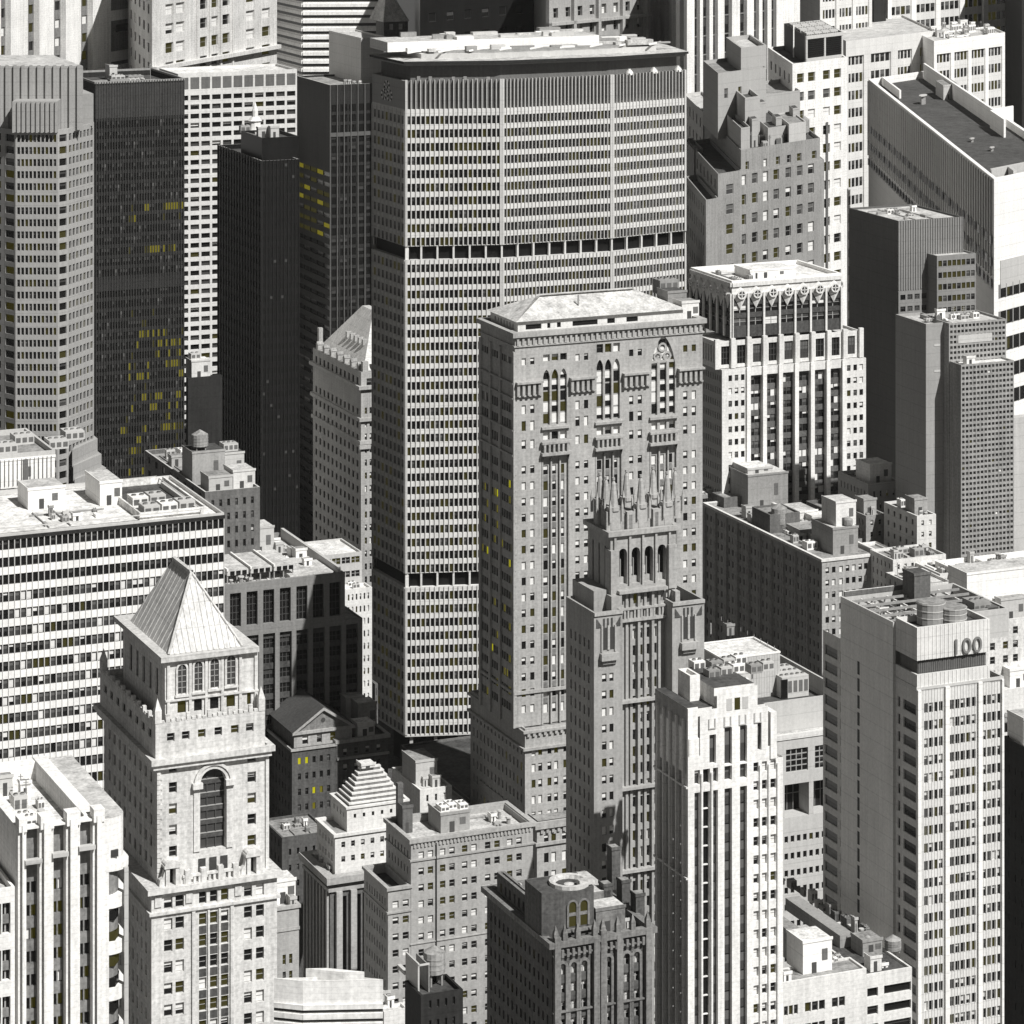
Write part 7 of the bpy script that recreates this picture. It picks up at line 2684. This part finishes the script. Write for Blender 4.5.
b.hut(b.U(748, 62), 62, zr, b.U(788, 62) - b.U(748, 62), 18, 9.5, 'steel', 'penthouse', 'roof_light')
b.hut(b.U(751, 62), 64, zr + 9.5, 8, 9, 1.4, 'concrete', 'plant_room', 'roof_white')
b.hut(b.U(833, 7), 7, zr, b.U(858, 7) - b.U(833, 7), 12, 7.0, 'steel', 'penthouse', 'roof_light')
b.hut(b.U(836, 9), 9, zr + 7.0, b.U(856, 9) - b.U(836, 9), 8, 6.5, 'pale_stone', 'lift_house', 'roof_light')
b.tank(b.U(851, 7), 8.6, zr + 7.0, 1.3, 1.5, .3)
b.hut(b.U(786, 36), 38, zr, 11, 10, 4.2, 'pale_stone', 'stair_hut', 'roof_light')
b.hut(b.U(812, 34), 34, zr, 9, 5, 3.6, 'pale_panel', 'stair_hut', 'roof_white')
b.clutter(2, q_[1] - 2, 12, 60, zr, 16, 16, big=4, mats=('alu', 'white_paint', 'concrete', 'steel'), tank=1)
b.clutter(2, 14, 82, q_[3] - 3, zr, 6, 17, big=4)

b = Bd('stone_building', 'dark brick block standing across the street behind the long brick block', 'brick block', 868, 482, 900)
q_ = b.T(868, 484, 900, 0, 838, m='mid_panel', roof='roof_dark', par=1, f=dict(n=4, m=1, wf=.3, fp=12, hf=.5, st='sash', wt=WT_STONE, tp=8), l=dict(n=8, m=1, wf=.3, fp=12, hf=.5, tp=8, st='dark', wt=WT_SHADE))
b.hut(b.U(868, 4), 3, q_[4] - 1, 7, 8, 5.5, 'pale_stone', 'stair_hut', 'roof_light')
b.clutter(3, q_[1] - 1, 14, q_[3] - 3, q_[4] - 1, 6, 3, big=4)
b.T(822, 508, 868, 6, 806, m='dark_stone', roof='roof_mid', par=1, f=dict(n=6, m=1, wf=.35, fp=12, hf=.5, tp=6, st='sash', wt={'d': 3, 'b': 2}), z0=0)
b.T(900, 520, 936, -4, 876, m='concrete', roof='roof_dark', par=.8)

# jumble of low roofs between the slabs
LB = [('low pale house with a flat grey roof, directly behind the tower numbered 100', 893, 560, 946, 870, 'pale_stone', 'roof_mid', 845),
      ('low grey house with a brick chimney stack under the slim blank sided tower', 917, 516, 936, 884, 'pale_panel', 'roof_dark', 868),
      ('low cream house beyond the roof tanks of the tower numbered 100', 915, 586, 952, 886, 'cream_stone', 'roof_light', 822),
      ('low grey house between the dark brick block and the slim blank sided tower', 866, 516, 886, 846, 'grey_stone', 'roof_mid', 885),
      ('small pale house with a chimney, at the foot of the slim blank sided tower', 940, 574, 962, 915, 'pale_stone', 'roof_light', 836)]
for i, (lab, cx, cy, xr, xl, m_, rf, Y_) in enumerate(LB):
    b = Bd('low_building', lab, 'house', cx, cy, Y_)
    q_ = b.T(cx, cy, xr, 0, xl, m=m_, roof=rf, par=.7, f=dict(n=max(2, round((xr - cx) / 8)), m=.6, wf=.36, fp=11.5, hf=.45, tp=5, st='sash', wt=WT_STONE),
             l=dict(n=5, m=.8, wf=.3, fp=11.5, hf=.45, tp=5, st='dark', wt=WT_SHADE))
    b.clutter(q_[0] + .5, q_[1] - .5, 1, q_[3] - 1, q_[4] - .7, 8, 50 + i, big=3, mats=('concrete', 'white_paint', 'grey_brick', 'alu'))
    if i in (1, 3):
        b.hut(q_[0] + 1, 3, q_[4] - .7, 4, 5, 4.5, 'grey_brick', 'chimney_stack', 'roof_mid')

b = Bd('stone_building', 'cream apartment house with a white roof screen, right behind the tower numbered 100', 'apartment house', 940, 612, 800)
cw = [(945, 949), (960, 965), (975, 980), (990, 995), (1003, 1008), (1013, 1018), (1025, 1030)]
q_ = b.T(938, 628, 1060, 0, 900, m='cream_stone', roof='roof_light', par=.8, r=None, f=dict(cols=b.fc(cw, b.U(938)), fp=14, hf=.55, tp=8, st='sash', wt=WT_STONE, rec=.4),
         l=dict(n=6, m=1, wf=.3, fp=14, hf=.5, tp=8, st='dark', wt=WT_SHADE))
h0 = b.U(967, 5)
b.hut(h0, 5, q_[4] - .8, b.U(1060, 5) - h0, 9, b.H(48), 'white_paint', 'roof_screen', 'roof_light')
b.box('roof_wall', h0 + 8, h0 + 8.6, 14, 22, q_[4], q_[4] + 9, 'steel')
b.hut(b.U(1000, 2), 1.5, q_[4] - .8, 8, 3, 5.5, 'concrete', 'stair_hut', 'roof_mid')
b.clutter(q_[0] + 1, h0 - 1, 1, 14, q_[4] - .8, 6, 35, big=3)
q2 = b.T(960, 572, 1060, 26, 935, m='white_paint', roof='roof_white', par=1.2, z0=0)
b.clutter(q2[0] + 3, q2[0] + 20, 28, 40, q2[4] - 1.2, 5, 36, big=3)

b = Bd('low_building', 'plain pale shed with a stair hut at the right edge, above the bronze slab', 'shed', 1004, 676, 800)
q_ = b.T(1003, 690, 1060, 0, 985, m='pale_stone', roof='roof_light', par=.8)
b.hut(b.U(1010, 3), 3, q_[4] - .8, 6, 6, 4.5, 'white_paint', 'stair_hut', 'roof_white')

# ============ slim tower with blank side walls
b = Bd('office_tower', 'slim tower with a blank grey side wall and a fine grid of small windows', 'office tower', 926, 324, 880)
b.root.name = 'blank_sided_tower'
S = 'mid_panel'
mat('blank_wall', 0.30, kind='metal', var=.12)
zt = b.top
uN = b.U(950, 0)
v0 = b.V(895.5, 0)
vF = -7.0
u2 = b.U(950, vF + 1); 
q_ = b.T(926, 324, 952, 0, 895.5, m='blank_wall', roof='roof_light', par=.8, r=None)
uB0 = q_[1] - .3
uG1 = b.U(1014, -6.5)
z_up = b.Z(323, b.U(949), -3)
gsp = lambda **k: dict(dict(n=11, m=.15, wf=.68, fp=5.25, hf=.55, tp=2, rec=.3, st='pane', wt={'m': 3, 'd': .9, 'g': 5, 'b': .15, 'o': .06}), **k)
uu1 = b.U(1006, -3)
b.block(b.U(949, -3), uu1, -3, v0 - 4, 0, z_up, 'grey_stone', f=gsp(n=15), r=None, roof='roof_light', par=.6)
uL_ = b.U(961, -9)
z_lo = b.Z(365, uL_, -9)
b.block(uL_, b.U(1014, -9), -9, v0 - 2, 0, z_lo, 'grey_stone', f=gsp(n=14), r=None, l=None, roof='roof_white', par=.5)
b.walls.q([b.P(uB0, -3, 0), b.P(uL_, -9, 0), b.P(uL_, -9, z_lo), b.P(uB0, -3, z_lo)], 'blank_wall')
b.box('blank_panel', b.U(958, -3), b.U(992, -3), -3.12, -3.02, b.Z(343, b.U(958), -3), b.Z(335, b.U(958), -3), 'concrete')
b.hut(b.U(966, -8), -8.4, z_lo - .5, 2.6, 2, 2.4, 'white_paint')
for yy in (345, 371):
    b.box('louvre', b.U(934), b.U(940), -.1, -.02, b.Z(yy + 2), b.Z(yy), 'concrete'); 
b.clutter(2, uu1 - 2, 2, v0 - 8, z_up - .6, 9, 13, big=3, mats=('alu', 'concrete', 'white_paint', 'louvre'))
b = Bd('office_tower', 'grey concrete slab at the right edge behind the slim blank sided tower', 'office tower', 1016, 420, 930)
b.T(1014, 418, 1080, 0, 1008, m='concrete', roof='roof_white', par=1)

# ============ ribbed dark slab
b = Bd('office_tower', 'plain dark slab with a ribbed grey top, right of the diamond crowned tower', 'office tower', 898, 221, 960)
S = 'slab_grey'
mat('rib_panel', 0.22, kind='metal', var=.15)
q_ = b.T(898, 221, 963, 0, 849, m='slab_grey', roof='roof_light', par=.6, r=None)
f = b.front(0, q_[1], 0)
bm = MB(); bx(bm, f, 0, f.L, b.Z(292), q_[4] - .1, .02, .12, 'rib_panel')
k = 0
while k * .85 < f.L - .3:
    bx(bm, f, k * .85, k * .85 + .3, b.Z(290), q_[4], .12, .4, 'rib_panel'); k += 1
bm.build('rib_panel', b.root)
b.face(f, 0, b.Z(291), dict(n=9, m=.3, wf=.72, fp=11.7, hf=.45, tp=4, rec=.3, st='pane', wt={'d': 3, 'm': 3, 'g': 3, 'o': .8}), 'rib_panel', d=.3)
b.T(937, 256, 976, -6, depth=20, m='rib_panel', roof='roof_light', par=.5, r=None, f=dict(n=8, m=.3, wf=.8, fp=11.7, hf=.5, tp=5, rec=.3, st='pane', wt={'d': 3, 'm': 3, 'g': 1, 'o': 3}))
b.clutter(2, q_[1] - 2, 2, 26, q_[4] - .6, 6, 14, big=2.4)

# ============ upper right: roofs seen more steeply
TR = axes(3320, 327)
# the big flat dark roofed slab
b = Bd('office_tower', 'long slab with a huge dark flat roof and a bright white end wall, upper right', 'office tower', 994, 179, 1090, ax=axes(3100, 455))
b.root.name = 'flat_roofed_slab'
zt = b.top
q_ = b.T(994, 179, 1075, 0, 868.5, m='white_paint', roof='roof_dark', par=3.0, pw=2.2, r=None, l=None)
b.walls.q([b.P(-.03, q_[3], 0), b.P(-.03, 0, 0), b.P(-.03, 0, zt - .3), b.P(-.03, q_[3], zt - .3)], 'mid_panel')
l = b.left(-.03, 0, q_[3])
mb = MB(); n = 62
for k in range(n):
    x = l.L * k / n
    bx(mb, l, x, x + .7, b.Z(278), zt - .8, 0, .5, 'mid_panel')
mb.build('rib', b.root)
wm = MB()
for k in range(40):
    for r_ in range(3):
        x = l.L * (k + .2) / 40
        z_ = zt - b.H(58 + 22 * r_)
        bx(wm, l, x, x + l.L / 80, z_ - 3, z_, .51, .56, 'glass_dark' if (k * 7 + r_) % 3 else 'glass_mid')
wm.build('window_band', b.root)
# white framed front with ribbon windows low down
fb = MB(); f = b.front(0, q_[1], 0)
bx(fb, f, 4, f.L, b.Z(290), b.Z(262), .0, .35, 'concrete')
for r_ in range(5):
    z_ = b.Z(286 + 27 * r_)
    bx(fb, f, 3, f.L, z_ - 4.4, z_, .02, .3, 'glass_dark')
    for k in range(12):
        x = 3 + (f.L - 3) * k / 12
        bx(fb, f, x, x + .5, z_ - 4.4, z_, .3, .45, 'frame_light')
        if k % 3 == 1: bx(fb, f, x + .7, x + 2.4, z_ - 4, z_ - .4, .3, .34, 'lit_dim')
fb.build('window_band', b.root)
zr = zt - 3
for (px, py) in ():
    pass
# the stepped parapet on the right side of the roof, and roof huts, placed by roof position
def rp(px, py, z_=None):
    z_ = zr if z_ is None else z_
    Yd = FPX * (HC - z_) / (py - YH)
    X0 = (px - 512) * Yd / FPX - b.X; Y0 = Yd - b.Y
    (ux, uy), (vx, vy) = b.uv
    det = ux * vy - uy * vx
    return ((X0 * vy - Y0 * vx) / det, (ux * Y0 - uy * X0) / det)
a1 = rp(945, 98); a2 = rp(984, 130)
b.hut(a1[0] - 3, a1[1] - 6, zr, 12, 22, 6, 'concrete', 'stair_hut', 'roof_mid')
p1, p2, p3 = rp(975, 115), rp(985, 128), rp(1003, 132)
b.box('roof_wall', p1[0], p1[0] + 1.5, p2[1], q_[3] - 4, zr, zr + 7, 'white_paint')
b.box('roof_wall', p1[0], p3[0] + 14, p2[1] - 2, p2[1], zr, zr + 7, 'white_paint')
b.box('roof_wall', rp(1000, 135)[0], rp(1000, 135)[0] + 1.5, p2[1] - 34, p2[1] - 2, zr, zr + 7, 'white_paint')
b.box('roof_wall', 3, q_[1] - 3, 14, 17, zr, zr + 4, 'concrete'); b.box('roof_wall', 14, 16, 3, 13.9, zr, zr + 4, 'concrete')
b.vent(rp(923, 104)[0], rp(923, 104)[1], zr, 2.2, 3.5); b.vent(rp(972, 142)[0], rp(972, 142)[1], zr, 1.2, 1.2); b.vent(rp(992, 151)[0], rp(992, 151)[1], zr, 1.2, 1.2)
b.box('roof_wall', rp(896, 96)[0], rp(896, 96)[0] + 1.4, q_[3] - 60, q_[3] - 3, zr, zr + 3.5, 'white_paint')

# grey stepped tower
b = Bd('stone_building', 'grey brick setback building with chimneys and stepped dark roofs, right of the lens shaped tower', 'setback building', 741, 150, 1020, ax=TR)
S = 'grey_stone'
mat('setback_brick', 0.27, kind='brick', var=.25)
S = 'setback_brick'
WR = {'h': 4, 'o': 4, 'b': 3.5, 'd': 2, 'g': 2.5}
cols = [(745.5, 749), (763.5, 767), (776, 780), (787, 791), (797, 801.5), (812, 816.5)]
cols2 = [(741.8, 746), (752, 757.5), (763, 768), (773.5, 779), (785.5, 791), (797, 802.5), (808, 814)]
zq = b.top
zmid = b.Z(173)
fr = b.front(0, b.U(823), 0)
q_ = b.T(741, 150, 820, 0, 700, z0=zmid, m=S, roof='roof_dark', par=1.2, r=None, f=dict(cols=b.fc(cols, 0), fp=30, hf=.27, tp=12.5, nr=1, st='sash', rec=.5, wt=WR), l=None)
b.block(0, b.U(824), -.4, q_[3], 0, zmid, S, roof='roof_mid', par=.1, r=None, f=dict(cols=b.fc(cols2, 0, -.4), fp=19.8, hf=.53, tp=2, st='sash', rec=.5, wt=WR), l=dict(n=10, m=3, wf=.3, fp=19.8, hf=.5, tp=8, st='dark', wt=WT_SHADE))
b.T(718, 174, 741.5, -2, 688, m=S, roof='roof_dark', par=1.5, r=None, f=dict(n=1, m=1.5, wf=.4, fp=19.8, hf=.5, tp=12, st='sash', wt=WR), l=dict(n=8, m=3, wf=.3, fp=19.8, hf=.5, tp=8, st='dark', wt=WT_SHADE))
b.T(706, 200, 718, -6, 686, m=S, roof='roof_dark', par=1.5, l=dict(n=8, m=3, wf=.3, fp=19.8, hf=.5, tp=8, st='dark', wt=WT_SHADE))
q3 = b.T(718, 73, 766, 40, 703, z0=zq - 1.2, m='concrete', roof='roof_mid', par=1.2, r=None, f=dict(cols=[(3.4, 5.4), (11, 12.8)], fh=60, hf=.055, tp=17, nr=1, st='sash', wt={'o': 2, 'g': 1}))
b.walls.mats[b.walls.mats.index('concrete')] = 'mid_panel'
q4 = b.T(741, 48, 766.5, 44, 726, z0=q3[4] - 1.2, m='mid_panel', roof='roof_light', par=1.5, pw=1.0, r=None)
b.T(745, 98, 760, 18, 725, z0=zq - 1.2, m='mid_panel', roof='roof_dark', par=1.5, pw=.8, r=None)
b.T(768, 128, 788, 6, 750, z0=zq - 1.2, m='mid_panel', roof='roof_dark', par=.8, r=None)
b.T(789, 124, 806, 2, 776, z0=zq - 1.2, m='concrete', roof='roof_mid', par=.5, r=None)
b.T(741, 128, 750, 4, 716, z0=zq - 1.2, m='mid_panel', roof='roof_dark', par=1.2, r=None)
b.T(757, 96, 800, 50, 742, z0=zq - 1.2, m='mid_panel', roof='roof_mid', par=1.2, r=None)
b.tank(b.U(805, 20), 20, zq - 1.2, 2.4, 4, 1)
b.clutter(4, b.U(800, 5), 3, 30, zq - 1.2, 14, 70, big=6, mats=('mid_panel', 'concrete', 'dark_stone', 'grey_brick'))
for (p_, v_, h_) in ((752, 10, 9), (760, 26, 12), (776, 14, 8), (793, 22, 9)):
    b.hut(b.U(p_, v_), v_, zq - 1.2, 3.2, 9, h_, 'mid_panel', 'chimney', 'roof_dark')
# narrow low bits at left
b = Bd('low_building', 'low grey roofs wedged between the lens shaped tower and the setback building', 'low block', 705, 125, 1120, ax=TR)
b.T(703, 112, 722, 0, 684, m='concrete', roof='roof_light', par=1, f=dict(n=2, m=1, wf=.3, fp=20, hf=.4, st='sash', wt=WR), l=dict(n=5, m=3, wf=.3, fp=19.8, hf=.5, tp=8, st='dark', wt=WT_SHADE))
b.T(694, 150, 703, -40, 684, m='grey_stone', roof='roof_mid', par=1, z0=0)

# white corner building with cooling tower
b = Bd('stone_building', 'white apartment tower with a black louvred cooling plant on its roof, upper right', 'apartment tower', 792.5, 64, 1110, ax=TR)
S = 'white_stone'
cw = [(797, 804), (808, 815), (823, 830), (834, 841)]
zq = b.top
q_ = b.T(792.5, 64, 847, 0, 768, m=S, roof='roof_dark', par=1.2, pw=1, r=None, f=dict(cols=b.fc(cw, 0), fp=18.6, hf=.5, tp=10.5, st='sash', rec=.5, wt={'h': 4, 'b': 3, 'o': 3, 'g': 1, 'd': 1}),
         l=dict(n=5, m=3, wf=.3, fp=18.6, hf=.5, tp=12, st='dark', wt=WT_SHADE))
q2 = b.T(805, 36, 842, 8, 784, z0=zq - 1.2, m='dark_panel', roof='roof_mid', par=1.6, pw=.8, r=None)
f = b.front(q2[0], q2[1], 8)
mb = MB()
for a in (0, .49, .96):
    bx(mb, f, f.L * a, f.L * a + f.L * .04, zq, q2[4] - .5, 0, .5, 'alu')
bx(mb, f, 0, f.L, zq - .8, zq + .4, 0, .6, 'alu'); bx(mb, f, 0, f.L, q2[4] - 1.2, q2[4], 0, .6, 'alu')
for k in range(9):
    z_ = zq + .8 + k * (q2[4] - zq - 2) / 9
    bx(mb, f, f.L * .05, f.L * .49, z_, z_ + .5, 0, .25, 'black_glass'); bx(mb, f, f.L * .54, f.L * .96, z_, z_ + .5, 0, .25, 'black_glass')
mb.build('cooling_tower_grille', b.root)
for i in range(4):
    for j in range(3):
        b.unit(q2[0] + 1.5 + i * (q2[1] - q2[0] - 3) / 4, 10 + j * (q2[3] - 14) / 3, q2[4] - 1.6, (q2[1] - q2[0]) / 5, (q2[3] - 12) / 4, 2.2, 'alu')
b.box('ladder', q2[0] - 4, q2[0] - 3.4, 20, 20.6, zq, q2[4] + 3, 'white_paint')
b.box('shaft', b.U(826), b.U(828), -.6, -.05, 0, b.Z(122, b.U(827), 0), 'dark_stone')

# pale office block behind with vertical piers
b = Bd('office_tower', 'pale pier fronted office block with a recessed shaded corner, behind the white apartment tower', 'office block', 846, 41, 1500, ax=TR)
S = 'pale_panel'
gs = lambda L, ps: ps
q_ = b.T(846, 41, 936, 0, 790, m=S, roof='roof_light', par=1, r=None,
         f=dict(cols=b.fc([(848.5, 864), (871, 891), (898, 912), (920, 932)], 0), strip=.7, split=4, gap=.7, top=16, fp=17.5, hf=.52, tp=0, st='pane', sm='pale_panel', wt={'d': 4, 'm': 3, 'o': 2.5, 'g': 2}))
b.T(934, 41, 1005, -30, 920, m='white_paint', roof='roof_light', par=1, r=None, l=None,
    f=dict(n=4, m=1, wf=.8, strip=.7, split=4, gap=.7, top=14, fp=17.5, hf=.52, tp=0, st='pane', sm='pale_panel', wt={'d': 4, 'm': 3, 'o': 2, 'g': 2}))
b.clutter(b.U(940, -25), b.U(1000, -25), -26, 30, b.Z(41, b.U(934, -30), -30) - 1, 14, 51, big=7, mats=('white_paint', 'alu'))
b.T(820, -10, 872, 60, 800, m=S, roof='roof_light', f=dict(n=3, m=1, wf=.8, strip=.7, split=4, gap=.7, top=4, fp=17.5, hf=.52, tp=0, st='pane', sm='pale_panel', wt={'d': 4, 'm': 3, 'o': 2.5, 'g': 2}), r=None)
b.T(874, -60, 886, 80, 868, m='dark_panel', roof='roof_dark', r=None)
b.T(888, -60, 1010, 90, 880, m='white_paint', roof='roof_light', r=None,
    f=dict(n=5, m=1, wf=.8, strip=.7, split=4, gap=.7, top=4, fp=17.5, hf=.52, tp=0, st='pane', sm='pale_panel', wt={'d': 4, 'm': 3, 'o': 2.5, 'g': 2}))
b = Bd('office_tower', 'very dark tower filling the top right corner', 'office tower', 1022, -60, 1640, ax=TR)
b.T(1022, -60, 1080, 0, 1005, m='dark_panel', roof='roof_dark', r=None, f=dict(n=6, m=1, wf=.5, fp=22, hf=.5, tp=5, st='dark', wt={'d': 6, 'm': 1}))

# white striped tower at the top
b = Bd('office_tower', 'bright white tower with dark vertical strips at the top edge, left of the setback building', 'office tower', 687, -60, 1200, ax=TR)
S = 'white_stone'
q_ = b.T(687, -60, 800, 0, 648, m=S, roof='roof_light', r=None,
         f=dict(cols=b.fc([(694.5, 700), (703, 709.5), (713, 718), (724.5, 732), (740, 747), (754, 759), (762.5, 767.5), (771.5, 776.5)], 0), strip=1.5, top=2, fp=19, hf=.94, tp=2, st='dark', wt={'d': 2, 'm': 3}),
         l=dict(n=5, m=4, wf=.5, strip=1.5, top=2, fp=19, hf=.7, st='dark', sm='mid_panel', wt={'d': 2, 'm': 3}))
b.box('crane_jib', b.U(640), b.U(690), -2, -1, b.Z(30), b.Z(27), 'dark_panel') if False else None

# dark backdrop towers at top centre
b = Bd('office_tower', 'almost black tower at the top edge behind the roof of the lens shaped tower', 'office tower', 470, -40, 1250, ax=TR)
b.T(420, -60, 548, 0, 380, m='black_glass', roof='roof_dark', r=None, f=dict(n=7, m=2, wf=.4, fp=22, hf=.4, st='dark', wt={'d': 8, 'm': .5}))
b = Bd('stone_building', 'shaded romanesque building with pale window arches, at the top edge behind the lens shaped tower', 'romanesque building', 548, -30, 1210, ax=TR)
q_ = b.T(546, -30, 648, 0, 500, m='grey_brick', roof='roof_dark', r=None,
         f=dict(n=8, m=2, wf=.4, fp=18, hf=.55, tp=3, st='pair', rec=1.2, wt={'h': 3, 'b': 1.5, 'd': 5, 'm': 2}))
f = b.front(q_[0], q_[1], 0)
mb = MB()
for k in range(5):
    bx(mb, f, f.L * k / 4.2, f.L * k / 4.2 + 1.6, 0, q_[4], 0, 1.6, 'lime_stone')
bx(mb, f, 0, f.L, b.Z(26), b.Z(23), 0, 1.6, 'lime_stone')
mb.build('buttress', b.root)
b = Bd('low_building', 'grey gabled roof with two small windows at the top edge above the grey penthouse box', 'gabled house', 384, 18, 1300)
q_ = b.T(384, 22, 408, 0, 376, m='dark_stone', roof='roof_mid', par=.3, f=dict(n=2, m=1.2, wf=.45, fp=16, hf=.4, tp=2, st='sash', wt={'b': 1}))
mb = MB()
z0_, z1_ = q_[4], b.Z(-14)
mb.q([b.P(q_[0] - .5, -.5, z0_), b.P(q_[1] + .5, -.5, z0_), b.P((q_[0] + q_[1]) / 2 - 1, 8, z1_)], 'roof_light')
mb.q([b.P(q_[0] - .5, 16, z0_), b.P(q_[0] - .5, -.5, z0_), b.P((q_[0] + q_[1]) / 2 - 1, 8, z1_)], 'roof_light')
mb.q([b.P(q_[1] + .5, -.5, z0_), b.P(q_[1] + .5, 16, z0_), b.P((q_[0] + q_[1]) / 2 - 1, 8, z1_)], 'roof_light')
mb.q([b.P(q_[1] + .5, 16, z0_), b.P(q_[0] - .5, 16, z0_), b.P((q_[0] + q_[1]) / 2 - 1, 8, z1_)], 'roof_light')
mb.build('hipped_roof', b.root)

# upper left: fluted tower, stone shaft, banded box
TL = axes(1900, -210)
b = Bd('office_tower', 'white fluted tower at the top left corner behind the ribbed grey crown', 'office tower', -30, -70, 1180, ax=TL)
cs = [(-20, -10), (1, 11), (28, 39.5), (54, 66), (81, 93)]
q_ = b.T(-30, -70, 111, 0, depth=50, m='white_stone', roof='roof_white', r=None,
         f=dict(cols=b.fc(cs, 0), strip=2.5, split=2, gap=.8, top=2, fp=19, hf=.5, tp=6, st='dark', wt={'d': 4, 'o': 4, 'b': 1.2}, rec=.5))
uw0, uw1 = b.U(108, 0), b.U(131, 0)
b.box('corner_bay', q_[1], uw1 - 1.2, 1.2, 40, 0, q_[4], 'spandrel_grey')
for k in range(6):
    za = b.Z(-30 + 41 * k, q_[1], 0)
    b.box('balcony', q_[1], uw1, .2, 40, za - b.H(11), za, 'white_stone')
    b.box('window', q_[1] + 4, uw1 - 1.1, 1.0, 39, za - b.H(24), za - b.H(16), 'glass_dark')
b.box('roof_deck', q_[1] - 12, uw1 + 1, -1.5, 20, 0, b.Z(66, q_[1], 0), 'roof_white')
b = Bd('stone_tower', 'cream stone shaft with sash windows at the top edge, behind the cream grid fronted tower', 'stone tower', 152, -60, 1195, ax=TL)
S = 'cream_stone'
pm = [(165.5, 173.5), (176, 184.5), (200, 207), (211.5, 218), (222.5, 229.5), (246, 254.5), (262, 270)]
q_ = b.T(152, -60, 277, 0, 128, m=S, roof='roof_light', r=None,
         f=dict(cols=b.fc(pm, 0), fp=19.5, hf=.55, tp=8, st='sash', rec=.8, wt=lambda c, r: {'o': 6, 'b': 3, 'd': 3} if 2 <= c <= 4 else {'b': 4, 'h': 3, 'o': 3}),
         l=dict(n=5, m=4, wf=.36, fp=19.5, hf=.5, tp=8, st='sash', wt=WT_SHADE))
mb = MB(); f = b.front(0, q_[1], 0)
for px in (196, 208.6, 219.6, 231.5):
    x = b.U(px); bx(mb, f, x, x + 1.2, 0, q_[4], 0, .6, S)
bx(mb, f, 0, f.L, b.Z(71), b.Z(67), 0, 2.0, S)
mb.build('pilaster', b.root)
b = Bd('office_tower', 'white box tower with thin dark bands at the top edge of the photo', 'office tower', 303, -60, 1345, ax=axes(60000, -900))
q_ = b.T(303, -60, 384, 0, 272, m='white_stone', roof='roof_light')
f, l = b.front(0, q_[1], 0), b.left(0, 0, q_[3])
mb = MB(); wm = MB()
for k in range(20):
    zz_ = q_[4] - b.H(4 + 8.1 * k)
    for g_ in (f, l):
        bx(mb, g_, 0, g_.L, zz_ + .8, zz_ + 2.2, .02, .7, 'white_stone')
        bx(wm, g_, 0, g_.L, zz_ - .45, zz_ + .8, .0, .1, 'glass_mid')
mb.build('spandrel', b.root); wm.build('window_band', b.root)

finish()
reparent_plant()
